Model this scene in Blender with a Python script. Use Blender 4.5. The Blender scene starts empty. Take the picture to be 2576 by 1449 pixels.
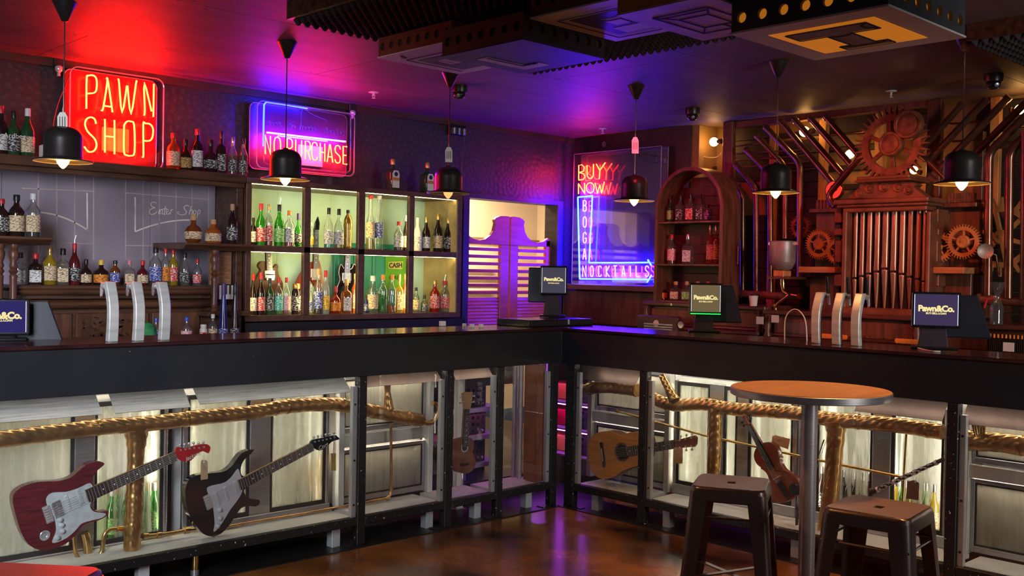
import bpy, math, random
from mathutils import Vector, Matrix
from mathutils.geometry import tessellate_polygon
R = math.radians
random.seed(7)
SC = bpy.context.scene
COL = SC.collection

# ------------------------------------------------------------------ camera
FPX = 2592.71
CAM_LOC = Vector((-4.632, -4.355, 1.4309))
_yaw, _pit, _rol = R(43.944), R(-0.8254), R(1.0468)
_F = Vector((math.sin(_yaw)*math.cos(_pit), math.cos(_yaw)*math.cos(_pit), math.sin(_pit)))
_R0 = Vector((math.cos(_yaw), -math.sin(_yaw), 0))
_U0 = _R0.cross(_F)
_RT = math.cos(_rol)*_R0 + math.sin(_rol)*_U0
_UP = -math.sin(_rol)*_R0 + math.cos(_rol)*_U0
cam_data = bpy.data.cameras.new('camera')
cam_data.sensor_fit = 'HORIZONTAL'
cam_data.sensor_width = 36.0
cam_data.lens = 36.0*FPX/2576.0
cam_data.clip_start = 0.02
cam = bpy.data.objects.new('camera', cam_data)
COL.objects.link(cam)
_m = Matrix((_RT, _UP, -_F)).transposed().to_4x4()
_m.translation = CAM_LOC
cam.matrix_world = _m
SC.camera = cam

# ------------------------------------------------------------------ world, exposure, lights
world = bpy.data.worlds.new('world')
SC.world = world
world.use_nodes = True
world.node_tree.nodes['Background'].inputs[0].default_value = (0.62, 0.66, 0.85, 1)
world.node_tree.nodes['Background'].inputs[1].default_value = 0.024
SC.view_settings.view_transform = 'Standard'
SC.view_settings.look = 'None'
SC.view_settings.exposure = 1.0
SC.view_settings.gamma = 1.0
SC.view_settings.use_curve_mapping = False
cy = SC.cycles
cy.max_bounces = 5
cy.diffuse_bounces = 2
cy.glossy_bounces = 3
cy.transmission_bounces = 4
cy.transparent_max_bounces = 16
cy.sample_clamp_indirect = 4.0
cy.sample_clamp_direct = 0.0
cy.caustics_reflective = False
cy.caustics_refractive = False
cy.use_denoising = True
cy.use_adaptive_sampling = True
cy.adaptive_threshold = 0.08
cy.adaptive_min_samples = 24

def light(name, kind, loc, energy, color, target=None, size=0.3, size_y=None, spot=60, blend=0.6, radius=0.05):
    d = bpy.data.lights.new(name, kind)
    d.energy = energy
    d.color = color
    if kind == 'AREA':
        d.size = size
        if size_y:
            d.shape = 'RECTANGLE'
            d.size_y = size_y
    elif kind == 'SPOT':
        d.spot_size = R(spot)
        d.spot_blend = blend
        d.shadow_soft_size = radius
    else:
        d.shadow_soft_size = radius
    o = bpy.data.objects.new(name, d)
    o.location = loc
    if target is not None:
        o.rotation_euler = (Vector(target)-Vector(loc)).to_track_quat('-Z', 'Y').to_euler()
    COL.objects.link(o)
    return o

# daylight from the shop windows behind the camera, left side of the room
wd = light('window_daylight', 'AREA', (-5.3, -2.6, 1.9), 13, (0.84, 0.90, 1.0), target=(-3.0, 0.6, 1.0), size=1.2, size_y=1.4)
wd.data.spread = R(62)
# second shop window, behind the camera on the right
wd = light('window_daylight', 'AREA', (-0.9, -6.6, 1.8), 10, (1.0, 0.94, 0.90), target=(0.9, -1.2, 1.3), size=1.0, size_y=1.5)
wd.data.spread = R(70)
# ceiling spots over the drinking area: amber ones above the table, red ones washing the organ
light('ceiling_spot_amber', 'SPOT', (-0.75, -2.55, 2.5), 60, (1.0, 0.42, 0.12), target=(-1.2, -2.35, 0.9), spot=75, radius=0.06)
light('ceiling_spot_amber', 'SPOT', (-2.6, -1.3, 2.56), 27, (1.0, 0.48, 0.16), target=(-1.5, -1.5, 0.0), spot=80, radius=0.06)
light('ceiling_spot_red', 'SPOT', (-0.15, -1.55, 2.52), 48, (1.0, 0.15, 0.06), target=(1.7, -1.2, 1.66), spot=48, radius=0.05)
light('ceiling_spot_red', 'SPOT', (-0.15, -0.75, 2.52), 40, (1.0, 0.03, 0.09), target=(1.55, 0.15, 1.70), spot=50, radius=0.05)
light('ceiling_spot_amber', 'SPOT', (-0.95, -1.25, 2.46), 26, (1.0, 0.40, 0.12), target=(0.1, -1.35, 0.60), spot=70, radius=0.05)
light('ceiling_spot_amber', 'SPOT', (0.1, -2.35, 2.52), 7, (1.0, 0.25, 0.07), target=(1.8, -1.8, 1.5), spot=60, radius=0.05)

# ------------------------------------------------------------------ pixel measurements turned into places on real planes
def _ray(px, py):
    return _F + _RT*((px-1288.0)/FPX) - _UP*((py-724.5)/FPX)
def PX(px, py, X):
    d = _ray(px, py)
    return CAM_LOC + d*((X-CAM_LOC.x)/d.x)
def PY(px, py, Y):
    d = _ray(px, py)
    return CAM_LOC + d*((Y-CAM_LOC.y)/d.y)
def PZ(px, py, Z):
    d = _ray(px, py)
    return CAM_LOC + d*((Z-CAM_LOC.z)/d.z)
def depth(p):
    return (Vector(p)-CAM_LOC).dot(_F)

# ------------------------------------------------------------------ mesh helpers
WM = {}          # world matrices of things and parts
class G:
    def __init__(s):
        s.v = []
        s.f = []
        s.M = Matrix.Identity(4)
    def add(s, vs, fs):
        o = len(s.v)
        s.v += [s.M @ Vector(p) for p in vs]
        s.f += [tuple(i+o for i in f) for f in fs]
        return s
    def box(s, x0, x1, y0, y1, z0, z1):
        return s.add([(x0,y0,z0),(x1,y0,z0),(x1,y1,z0),(x0,y1,z0),(x0,y0,z1),(x1,y0,z1),(x1,y1,z1),(x0,y1,z1)],
                     [(3,2,1,0),(4,5,6,7),(0,1,5,4),(1,2,6,5),(2,3,7,6),(3,0,4,7)])
    def cbox(s, c, sz, rot=None):
        m = Matrix.Translation(c) @ (rot.to_4x4() if rot else Matrix.Identity(4))
        k = s.M
        s.M = k @ m
        s.box(-sz[0]/2, sz[0]/2, -sz[1]/2, sz[1]/2, -sz[2]/2, sz[2]/2)
        s.M = k
        return s
    def bar(s, a, b, w, h, up=(0,0,1)):
        a = Vector(a); b = Vector(b)
        d = (b-a); L = d.length; d.normalize()
        u = Vector(up); u = (u - d*u.dot(d))
        if u.length < 1e-4: u = Vector((1,0,0)); u = u-d*u.dot(d)
        u.normalize()
        sd = d.cross(u)
        rot = Matrix((d, -sd, u)).transposed()
        return s.cbox((a+b)/2, (L, w, h), rot)
    def tube(s, pts, r, n=8, closed=False, caps=True):
        P = [Vector(p) for p in pts]
        N = len(P)
        rr = r if isinstance(r, (list, tuple)) else [r]*N
        rings = []
        prev = None
        for i in range(N):
            if closed:
                t = P[(i+1) % N]-P[i-1]
            else:
                t = P[min(i+1, N-1)]-P[max(i-1, 0)]
            if t.length < 1e-9: t = Vector((0,0,1))
            t.normalize()
            if prev is None:
                a = Vector((0,0,1)) if abs(t.z) < 0.9 else Vector((1,0,0))
                u = t.cross(a).normalized()
            else:
                u = prev - t*prev.dot(t)
                if u.length < 1e-6: u = t.cross(Vector((0,0,1)))
                u.normalize()
            prev = u
            w = t.cross(u)
            rings.append([P[i]+(u*math.cos(2*math.pi*k/n)+w*math.sin(2*math.pi*k/n))*rr[i] for k in range(n)])
        vs = [p for g in rings for p in g]
        fs = []
        for i in range(N if closed else N-1):
            j = (i+1) % N
            for k in range(n):
                l = (k+1) % n
                fs.append((i*n+k, i*n+l, j*n+l, j*n+k))
        if caps and not closed:
            fs.append(tuple(range(n-1, -1, -1)))
            fs.append(tuple((N-1)*n+k for k in range(n)))
        return s.add(vs, fs)
    def lathe(s, prof, n=16, loc=(0,0,0), axis=None, sq=None, capb=True, capt=True, a0=0.0, a1=2*math.pi):
        # prof: list of (r, z); sq: optional list of superellipse exponents
        full = abs(a1-a0-2*math.pi) < 1e-6
        m = Matrix.Translation(loc)
        if axis is not None:
            m = m @ Vector((0,0,1)).rotation_difference(Vector(axis)).to_matrix().to_4x4()
        cnt = n if full else n+1
        vs = []
        for i, (r, z) in enumerate(prof):
            e = sq[i] if sq else 2.0
            for k in range(cnt):
                a = a0+(a1-a0)*k/n
                c, d = math.cos(a), math.sin(a)
                q = 1.0 if e <= 2.001 else (abs(c)**e+abs(d)**e)**(-1.0/e)
                vs.append(m @ Vector((r*q*c, r*q*d, z)))
        fs = []
        for i in range(len(prof)-1):
            for k in range(n):
                l = (k+1) % cnt if full else k+1
                fs.append((i*cnt+k, i*cnt+l, (i+1)*cnt+l, (i+1)*cnt+k))
        if full:
            if capb and prof[0][0] > 1e-5: fs.append(tuple(range(cnt-1, -1, -1)))
            if capt and prof[-1][0] > 1e-5: fs.append(tuple((len(prof)-1)*cnt+k for k in range(cnt)))
        return s.add(vs, fs)
    def prism(s, pts, d, shrink=0.0):
        # pts: 3-D outline (planar), d: extrusion vector
        P = [Vector(p) for p in pts]
        d = Vector(d)
        n = len(P)
        tri = tessellate_polygon([P])
        vs = P+[p+d for p in P]
        fs = [(a, b, c) for a, b, c in tri]+[(c+n, b+n, a+n) for a, b, c in tri]
        fs += [(i, (i+1) % n, (i+1) % n+n, i+n) for i in range(n)]
        return s.add(vs, fs)
    def quad(s, a, b, c, d):
        return s.add([a, b, c, d], [(0,1,2,3)])
    def build(s, name, mat, parent=None, smooth=None, bevel=0.0, seg=1, solid=0.0, sub=0):
        me = bpy.data.meshes.new(name)
        vs = s.v
        if parent is not None:
            iv = WM[parent.name].inverted()
            vs = [iv @ p for p in vs]
        me.from_pydata([tuple(p) for p in vs], [], s.f)
        me.validate()
        import bmesh
        bm = bmesh.new(); bm.from_mesh(me)
        bmesh.ops.recalc_face_normals(bm, faces=bm.faces)
        bm.to_mesh(me); bm.free()
        if smooth:
            me.polygons.foreach_set('use_smooth', [True]*len(me.polygons))
            if smooth is not True:
                me.set_sharp_from_angle(angle=R(smooth))
        me.materials.append(mat)
        o = bpy.data.objects.new(name, me)
        COL.objects.link(o)
        if parent is not None:
            o.parent = parent
            WM[o.name] = WM[parent.name].copy()
        else:
            WM[o.name] = Matrix.Identity(4)
        if bevel:
            b = o.modifiers.new('bevel', 'BEVEL'); b.width = bevel; b.segments = seg; b.limit_method = 'ANGLE'; b.angle_limit = R(40)
        if solid:
            b = o.modifiers.new('solid', 'SOLIDIFY'); b.thickness = solid; b.offset = 0
        if sub:
            b = o.modifiers.new('sub', 'SUBSURF'); b.levels = sub; b.render_levels = sub
        return o

def tag(o, label, cat, group=None):
    o['label'] = label
    o['category'] = cat
    if group: o['group'] = group
    return o
def thing(name, label, cat, loc=(0,0,0), rotz=0.0, group=None):
    o = bpy.data.objects.new(name, None)
    o.empty_display_size = 0.05
    o.location = loc
    o.rotation_euler = (0, 0, rotz)
    COL.objects.link(o)
    WM[o.name] = Matrix.Translation(loc) @ Matrix.Rotation(rotz, 4, 'Z')
    return tag(o, label, cat, group)
def struct(o):
    o['kind'] = 'structure'
    return o
def root(name, loc=(0,0,0)):
    o = bpy.data.objects.new(name, None)
    o.empty_display_size = 0.05
    o.location = loc
    COL.objects.link(o)
    WM[o.name] = Matrix.Translation(loc)
    o['kind'] = 'structure'
    return o
def copy_tree(o, loc, rotz=0.0, label=None, parent=None):
    c = o.copy(); COL.objects.link(c)
    if parent is None:
        c.location = loc; c.rotation_euler = (0, 0, rotz)
        WM[c.name] = Matrix.Translation(loc) @ Matrix.Rotation(rotz, 4, 'Z')
        if label: c['label'] = label
    else:
        c.parent = parent
        WM[c.name] = WM[parent.name].copy()
    for ch in list(o.children):
        copy_tree(ch, None, 0, None, c)
    return c
def arc(c, r, a0, a1, n, ax=(1,0,0), ay=(0,0,1)):
    c = Vector(c); ax = Vector(ax); ay = Vector(ay)
    return [c+ax*(r*math.cos(R(a0+(a1-a0)*k/n)))+ay*(r*math.sin(R(a0+(a1-a0)*k/n))) for k in range(n+1)]
def smooth_path(pts, k=4, closed=False):
    P = [Vector(p) for p in pts]
    n = len(P)
    out = []
    rng = range(n if closed else n-1)
    for i in rng:
        p0 = P[(i-1) % n] if closed or i > 0 else P[i]
        p1 = P[i]; p2 = P[(i+1) % n]
        p3 = P[(i+2) % n] if closed or i+2 < n else P[(i+1) % n]
        for t in range(k):
            u = t/k
            out.append(0.5*((2*p1)+(p2-p0)*u+(2*p0-5*p1+4*p2-p3)*u*u+(3*p1-p0-3*p2+p3)*u**3))
    if not closed: out.append(P[-1])
    return out
def text_mesh(txt, size, shear=0.0, extrude=0.0008, bold=0.0, spacing=1.0):
    c = bpy.data.curves.new('lettering', 'FONT')
    c.body = txt; c.size = size; c.align_x = 'CENTER'; c.align_y = 'CENTER'
    c.shear = shear; c.extrude = extrude; c.offset = bold; c.space_character = spacing
    c.resolution_u = 3
    o = bpy.data.objects.new('lettering', c)
    COL.objects.link(o)
    bpy.context.view_layer.update()
    me = bpy.data.meshes.new_from_object(o)
    vs = [v.co.copy() for v in me.vertices]
    fs = [tuple(p.vertices) for p in me.polygons]
    bpy.data.objects.remove(o)
    bpy.data.curves.remove(c)
    bpy.data.meshes.remove(me)
    return vs, fs
def lettering(txt, size, pos, right, up, mat, parent, name='lettering', **kw):
    vs, fs = text_mesh(txt, size, **kw)
    r = Vector(right).normalized(); u = Vector(up).normalized(); n = r.cross(u)
    g = G()
    g.add([Vector(pos)+r*v.x+u*v.y+n*v.z for v in vs], fs)
    return g.build(name, mat, parent)

# ------------------------------------------------------------------ materials
def _nodes(name):
    m = bpy.data.materials.new(name)
    m.use_nodes = True
    t = m.node_tree
    for n in list(t.nodes): t.nodes.remove(n)
    out = t.nodes.new('ShaderNodeOutputMaterial')
    return m, t, out
def _pri(t, rough, metal, spec=0.5):
    p = t.nodes.new('ShaderNodeBsdfPrincipled')
    p.inputs['Roughness'].default_value = rough
    p.inputs['Metallic'].default_value = metal
    p.inputs['Specular IOR Level'].default_value = spec
    return p
def _c(c): return (c[0], c[1], c[2], 1)
MATS = {}
def mat(name, col, rough=0.5, metal=0.0, var=0.25, scale=8.0, stretch=(1,1,1), bump=0.0, col2=None, spec=0.5, detail=3.0, ramp=(0.3,0.7), coat=0.0):
    if name in MATS: return MATS[name]
    m, t, out = _nodes(name)
    p = _pri(t, rough, metal, spec)
    p.inputs['Coat Weight'].default_value = coat
    tc = t.nodes.new('ShaderNodeTexCoord')
    mp = t.nodes.new('ShaderNodeMapping'); mp.inputs['Scale'].default_value = stretch
    nz = t.nodes.new('ShaderNodeTexNoise'); nz.inputs['Scale'].default_value = scale; nz.inputs['Detail'].default_value = detail
    cr = t.nodes.new('ShaderNodeValToRGB')
    cr.color_ramp.elements[0].position = ramp[0]; cr.color_ramp.elements[1].position = ramp[1]
    a = [max(0, c*(1-var)) for c in col]; b = col2 if col2 else [min(1, c*(1+var)) for c in col]
    cr.color_ramp.elements[0].color = _c(a); cr.color_ramp.elements[1].color = _c(b)
    t.links.new(tc.outputs['Object'], mp.inputs[0]); t.links.new(mp.outputs[0], nz.inputs[0])
    t.links.new(nz.outputs['Fac'], cr.inputs[0]); t.links.new(cr.outputs[0], p.inputs['Base Color'])
    if bump:
        bp = t.nodes.new('ShaderNodeBump'); bp.inputs['Strength'].default_value = bump; bp.inputs['Distance'].default_value = 0.01
        t.links.new(nz.outputs['Fac'], bp.inputs['Height']); t.links.new(bp.outputs[0], p.inputs['Normal'])
    t.links.new(p.outputs[0], out.inputs[0])
    MATS[name] = m
    return m
def emit(name, col, strength):
    if name in MATS: return MATS[name]
    m, t, out = _nodes(name)
    e = t.nodes.new('ShaderNodeEmission'); e.inputs[0].default_value = _c(col); e.inputs[1].default_value = strength
    t.links.new(e.outputs[0], out.inputs[0])
    MATS[name] = m
    return m
def glass(name, tint, dens=0.25, gloss=0.12, rough=0.05, body=None):
    # clear glass: tinted transparency, a little body colour, fresnel reflection
    if name in MATS: return MATS[name]
    m, t, out = _nodes(name)
    tr = t.nodes.new('ShaderNodeBsdfTransparent'); tr.inputs[0].default_value = _c(tint)
    df = t.nodes.new('ShaderNodeBsdfTranslucent'); df.inputs[0].default_value = _c(body or tint)
    d2 = t.nodes.new('ShaderNodeBsdfDiffuse'); d2.inputs[0].default_value = _c(body or tint)
    md = t.nodes.new('ShaderNodeMixShader'); md.inputs[0].default_value = 0.5
    t.links.new(df.outputs[0], md.inputs[1]); t.links.new(d2.outputs[0], md.inputs[2])
    mx = t.nodes.new('ShaderNodeMixShader'); mx.inputs[0].default_value = dens
    t.links.new(tr.outputs[0], mx.inputs[1]); t.links.new(md.outputs[0], mx.inputs[2])
    gl = t.nodes.new('ShaderNodeBsdfGlossy'); gl.inputs['Roughness'].default_value = rough
    lw = t.nodes.new('ShaderNodeLayerWeight'); lw.inputs[0].default_value = 0.25
    ma = t.nodes.new('ShaderNodeMath'); ma.operation = 'MULTIPLY_ADD'; ma.inputs[1].default_value = 0.5; ma.inputs[2].default_value = gloss
    t.links.new(lw.outputs['Fresnel'], ma.inputs[0])
    m2 = t.nodes.new('ShaderNodeMixShader')
    t.links.new(ma.outputs[0], m2.inputs[0]); t.links.new(mx.outputs[0], m2.inputs[1]); t.links.new(gl.outputs[0], m2.inputs[2])
    t.links.new(m2.outputs[0], out.inputs[0])
    MATS[name] = m
    return m
def wood(name, dark, lite, rough=0.4, scale=3.0, stretch=(1,1,8), bump=0.05, coat=0.0):
    return mat(name, dark, rough, 0, 0.0, scale, stretch, bump, lite, 0.5, 6.0, (0.35, 0.68), coat)
def speck(name, base, spot, rough=0.4, scale=60.0, thr=0.70, metal=0.0, low=1.5):
    if name in MATS: return MATS[name]
    m, t, out = _nodes(name)
    p = _pri(t, rough, metal)
    tc = t.nodes.new('ShaderNodeTexCoord')
    n1 = t.nodes.new('ShaderNodeTexNoise'); n1.inputs['Scale'].default_value = scale; n1.inputs['Detail'].default_value = 2
    n2 = t.nodes.new('ShaderNodeTexNoise'); n2.inputs['Scale'].default_value = low; n2.inputs['Detail'].default_value = 4
    r1 = t.nodes.new('ShaderNodeValToRGB'); r1.color_ramp.elements[0].position = thr; r1.color_ramp.elements[1].position = thr+0.02
    r2 = t.nodes.new('ShaderNodeValToRGB'); r2.color_ramp.elements[0].position = 0.35; r2.color_ramp.elements[1].position = 0.7
    r2.color_ramp.elements[0].color = _c([c*0.75 for c in base]); r2.color_ramp.elements[1].color = _c([c*1.35 for c in base])
    mx = t.nodes.new('ShaderNodeMixRGB'); mx.inputs[2].default_value = _c(spot)
    t.links.new(tc.outputs['Object'], n1.inputs[0]); t.links.new(tc.outputs['Object'], n2.inputs[0])
    t.links.new(n1.outputs['Fac'], r1.inputs[0]); t.links.new(n2.outputs['Fac'], r2.inputs[0])
    t.links.new(r1.outputs[0], mx.inputs[0]); t.links.new(r2.outputs[0], mx.inputs[1])
    t.links.new(mx.outputs[0], p.inputs['Base Color']); t.links.new(p.outputs[0], out.inputs[0])
    MATS[name] = m
    return m
def wallpaper(name, col, rough=0.45):
    # embossed rosettes, 0.34 m apart
    m, t, out = _nodes(name)
    p = _pri(t, rough, 0.0)
    p.inputs['Base Color'].default_value = _c(col)
    tc = t.nodes.new('ShaderNodeTexCoord')
    sc = t.nodes.new('ShaderNodeVectorMath'); sc.operation = 'SCALE'; sc.inputs['Scale'].default_value = 1/0.34
    fr = t.nodes.new('ShaderNodeVectorMath'); fr.operation = 'FRACTION'
    sb = t.nodes.new('ShaderNodeVectorMath'); sb.operation = 'SUBTRACT'; sb.inputs[1].default_value = (0.5, 0.5, 0.5)
    ml = t.nodes.new('ShaderNodeVectorMath'); ml.operation = 'MULTIPLY'; ml.inputs[1].default_value = (1, 0, 1)
    ln = t.nodes.new('ShaderNodeVectorMath'); ln.operation = 'LENGTH'
    sn = t.nodes.new('ShaderNodeMath'); sn.operation = 'MULTIPLY'; sn.inputs[1].default_value = 38.0
    si = t.nodes.new('ShaderNodeMath'); si.operation = 'SINE'
    sx = t.nodes.new('ShaderNodeSeparateXYZ')
    at = t.nodes.new('ShaderNodeMath'); at.operation = 'ARCTAN2'
    am = t.nodes.new('ShaderNodeMath'); am.operation = 'MULTIPLY'; am.inputs[1].default_value = 10.0
    as_ = t.nodes.new('ShaderNodeMath'); as_.operation = 'SINE'
    mu = t.nodes.new('ShaderNodeMath'); mu.operation = 'MULTIPLY'
    cr = t.nodes.new('ShaderNodeValToRGB'); cr.color_ramp.elements[0].position = 0.45; cr.color_ramp.elements[1].position = 0.55
    cr.color_ramp.elements[0].color = _c([c*0.8 for c in col]); cr.color_ramp.elements[1].color = _c([c*1.25 for c in col])
    bp = t.nodes.new('ShaderNodeBump'); bp.inputs['Strength'].default_value = 0.18; bp.inputs['Distance'].default_value = 0.004
    L = t.links.new
    L(tc.outputs['Object'], sc.inputs[0]); L(sc.outputs[0], fr.inputs[0]); L(fr.outputs[0], sb.inputs[0]); L(sb.outputs[0], ml.inputs[0])
    L(ml.outputs[0], ln.inputs[0]); L(ln.outputs['Value'], sn.inputs[0]); L(sn.outputs[0], si.inputs[0])
    L(sb.outputs[0], sx.inputs[0]); L(sx.outputs['X'], at.inputs[0]); L(sx.outputs['Z'], at.inputs[1]); L(at.outputs[0], am.inputs[0]); L(am.outputs[0], as_.inputs[0])
    L(si.outputs[0], mu.inputs[0]); L(as_.outputs[0], mu.inputs[1])
    L(mu.outputs[0], bp.inputs['Height']); L(bp.outputs[0], p.inputs['Normal'])
    L(mu.outputs[0], cr.inputs[0]); L(cr.outputs[0], p.inputs['Base Color'])
    L(p.outputs[0], out.inputs[0])
    return m
def frosted(name, col=(0.9,0.9,0.82), clear=0.25):
    # misted fridge glass with condensation runs
    m, t, out = _nodes(name)
    tr = t.nodes.new('ShaderNodeBsdfTransparent')
    tl = t.nodes.new('ShaderNodeBsdfTranslucent'); tl.inputs[0].default_value = _c(col)
    df = t.nodes.new('ShaderNodeBsdfDiffuse'); df.inputs[0].default_value = _c([c*0.55 for c in col])
    gl = t.nodes.new('ShaderNodeBsdfGlossy'); gl.inputs['Roughness'].default_value = 0.12
    tc = t.nodes.new('ShaderNodeTexCoord')
    mp = t.nodes.new('ShaderNodeMapping'); mp.inputs['Scale'].default_value = (38, 38, 2.2)
    nz = t.nodes.new('ShaderNodeTexNoise'); nz.inputs['Scale'].default_value = 1.0; nz.inputs['Detail'].default_value = 5
    cr = t.nodes.new('ShaderNodeValToRGB'); cr.color_ramp.elements[0].position = 0.42; cr.color_ramp.elements[1].position = 0.72
    cr.color_ramp.elements[0].color = (clear*0.5, clear*0.5, clear*0.5, 1); cr.color_ramp.elements[1].color = (clear*2.2,)*3+(1,)
    a = t.nodes.new('ShaderNodeMixShader'); a.inputs[0].default_value = 0.35
    b = t.nodes.new('ShaderNodeMixShader'); c = t.nodes.new('ShaderNodeMixShader'); c.inputs[0].default_value = 0.07
    L = t.links.new
    L(tc.outputs['Object'], mp.inputs[0]); L(mp.outputs[0], nz.inputs[0]); L(nz.outputs['Fac'], cr.inputs[0])
    L(tl.outputs[0], a.inputs[1]); L(df.outputs[0], a.inputs[2])
    L(cr.outputs[0], b.inputs[0]); L(a.outputs[0], b.inputs[1]); L(tr.outputs[0], b.inputs[2])
    L(b.outputs[0], c.inputs[1]); L(gl.outputs[0], c.inputs[2]); L(c.outputs[0], out.inputs[0])
    MATS[name] = m
    return m

m_black = mat('matt black paint', (0.012,0.012,0.014), 0.45)
m_gloss_black = mat('gloss black', (0.012,0.012,0.014), 0.18)
m_frame = speck('chipped black steel', (0.008,0.008,0.009), (0.45,0.45,0.45), 0.45, 60, 0.68)
m_fascia = speck('black bar panel', (0.017,0.018,0.022), (0.55,0.55,0.55), 0.33, 90, 0.76)
m_bartop = mat('polished dark bar top', (0.035,0.012,0.012), 0.16, 0, 0.4, 6, (1,1,1))
m_white = mat('off white paint', (0.78,0.76,0.70), 0.45, 0, 0.1, 5)
m_strip = mat('white aluminium strip', (0.6,0.62,0.64), 0.35, 0.3, 0.08, 6)
m_steel = mat('brushed steel', (0.48,0.48,0.50), 0.34, 0.85, 0.15, 5, (1,1,40))
m_chrome = mat('chrome', (0.80,0.80,0.81), 0.20, 0.6, 0.05)
def gold_wrap(name):
    m = mat(name, (0.52,0.28,0.095), 0.30, 0.92, 0.3, 14)
    t = m.node_tree
    p = [n for n in t.nodes if n.type == 'BSDF_PRINCIPLED'][0]
    tc = [n for n in t.nodes if n.type == 'TEX_COORD'][0]
    wv = t.nodes.new('ShaderNodeTexWave'); wv.bands_direction = 'DIAGONAL'; wv.inputs['Scale'].default_value = 14.0; wv.inputs['Distortion'].default_value = 1.5
    bp = t.nodes.new('ShaderNodeBump'); bp.inputs['Strength'].default_value = 0.5; bp.inputs['Distance'].default_value = 0.004
    t.links.new(tc.outputs['Object'], wv.inputs[0]); t.links.new(wv.outputs['Fac'], bp.inputs['Height']); t.links.new(bp.outputs[0], p.inputs['Normal'])
    return m
m_gold = gold_wrap('gold wrapped duct')
m_brass = mat('brass', (0.62,0.40,0.14), 0.26, 1.0, 0.2, 9)
m_copper = mat('copper pipe', (0.68,0.38,0.17), 0.25, 1.0, 0.2, 9)
m_floor = mat('stained timber floor', (0.026,0.011,0.005), 0.22, 0, 0.0, 1.7, (1,1,1), 0.03, (0.42,0.17,0.045), 0.5, 7, (0.36,0.72))
m_plinth = mat('black floor edge', (0.012,0.011,0.011), 0.4)
m_ceil = mat('plywood ceiling', (0.135,0.09,0.082), 0.58, 0, 0.18, 1.6, (1,4,1), 0.01)
m_paper = wallpaper('embossed black wallpaper', (0.034,0.030,0.036))
m_cream = mat('cream plaster', (0.72,0.60,0.46), 0.7, 0, 0.05, 3)
m_dark_wall = mat('dark brown boards', (0.022,0.012,0.009), 0.6, 0, 0.3, 6, (1,6,1))
m_ochre = mat('ochre wall', (0.30,0.18,0.075), 0.6, 0, 0.15, 4)
m_wood = wood('dark bar timber', (0.045,0.018,0.010), (0.125,0.052,0.026), 0.33, 4, (1,8,8))
m_wood_red = wood('red brown timber', (0.075,0.026,0.014), (0.17,0.065,0.034), 0.38, 4, (8,8,1))
m_wood_orange = wood('raw pine timber', (0.40,0.17,0.05), (0.62,0.30,0.10), 0.55, 4, (8,8,1))
m_cab = wood('cabinet timber', (0.085,0.036,0.022), (0.15,0.068,0.042), 0.4, 5, (6,6,6))
m_mint = mat('mint green board', (0.55,0.80,0.62), 0.55, 0, 0.08, 3)
m_teal = mat('teal shutter', (0.03,0.30,0.22), 0.45, 0, 0.15, 4)
m_purple = mat('saloon door paint', (0.62,0.10,0.095), 0.38, 0, 0.2, 5, (1,1,6))
m_glasspane = glass('case glass', (0.97,0.98,0.98), 0.01, 0.035, 0.02)
m_acrylic = glass('clear acrylic', (0.97,0.97,0.98), 0.002, 0.04, 0.02, (0.6,0.6,0.65))
m_paper_tag = mat('kraft paper tag', (0.62,0.40,0.20), 0.8, 0, 0.1)
m_tag_white = mat('white paper tag', (0.75,0.70,0.62), 0.8, 0, 0.05)
m_ink = mat('dark ink', (0.02,0.018,0.02), 0.7)
m_rust = mat('rusted iron', (0.20,0.068,0.030), 0.55, 0.35, 0.45, 18, (1,1,1), 0.25)
m_iron = mat('dark iron pipe', (0.20,0.095,0.062), 0.27, 0.8, 0.35, 7, (1,1,1), 0.08)
m_organ = mat('bronze organ pipe', (0.42,0.22,0.14), 0.30, 0.6, 0.25, 4, (6,6,1), 0.05)
m_gear_wood = mat('timber gear', (0.42,0.20,0.06), 0.6, 0, 0.25, 6)
m_bulb = emit('lit filament bulb', (1.0, 0.48, 0.12), 15.0)
m_globe = emit('lit globe bulb', (1.0, 0.50, 0.13), 16.0)
m_red_neon = emit('red neon', (1.0, 0.009, 0.0018), 95.0)
m_blue_neon = emit('blue neon', (0.0018, 0.0042, 1.0), 150.0)
m_red_soft = emit('softer red neon', (1.0, 0.016, 0.003), 42.0)
m_white_neon = emit('white blue neon', (0.012, 0.010, 1.0), 55.0)
m_led = emit('warm led strip', (1.0, 0.82, 0.32), 34.0)
m_led_top = emit('dim led strip edge', (1.0, 0.80, 0.28), 16.0)
m_blue_soft = emit('softer blue neon', (0.0025, 0.0055, 1.0), 75.0)
m_case_led = emit('neutral led strip', (1.0, 0.88, 0.72), 11.0)
m_added_case_led = emit('added hidden led strip', (1.0, 0.88, 0.74), 4.5)
m_fridge_led = emit('fridge led strip', (1.0, 0.92, 0.70), 14.0)
m_unlit = glass('unlit neon glass', (0.85,0.85,0.95), 0.35, 0.15, 0.05, (0.5,0.5,0.6))

# ------------------------------------------------------------------ the setting
fl = struct(G().box(-8.5, 2.3, -8.5, -0.0, -0.08, 0.0).build('floor', m_floor))
struct(G().box(-5.2, 2.3, -0.0, 3.6, -0.08, -0.002).build('floor_behind_bar', m_plinth))
g = G(); g.box(-5.2, 0.0, -0.022, 0.30, -0.001, 0.006); g.box(-0.022, 0.30, -4.2, -0.0, -0.001, 0.006)
struct(g.build('trim_1', m_plinth))
CEIL = 2.6
ce = struct(G().box(-8.5, 2.3, -8.5, 3.6, CEIL+0.012, CEIL+0.06).build('ceiling', m_black))
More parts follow.
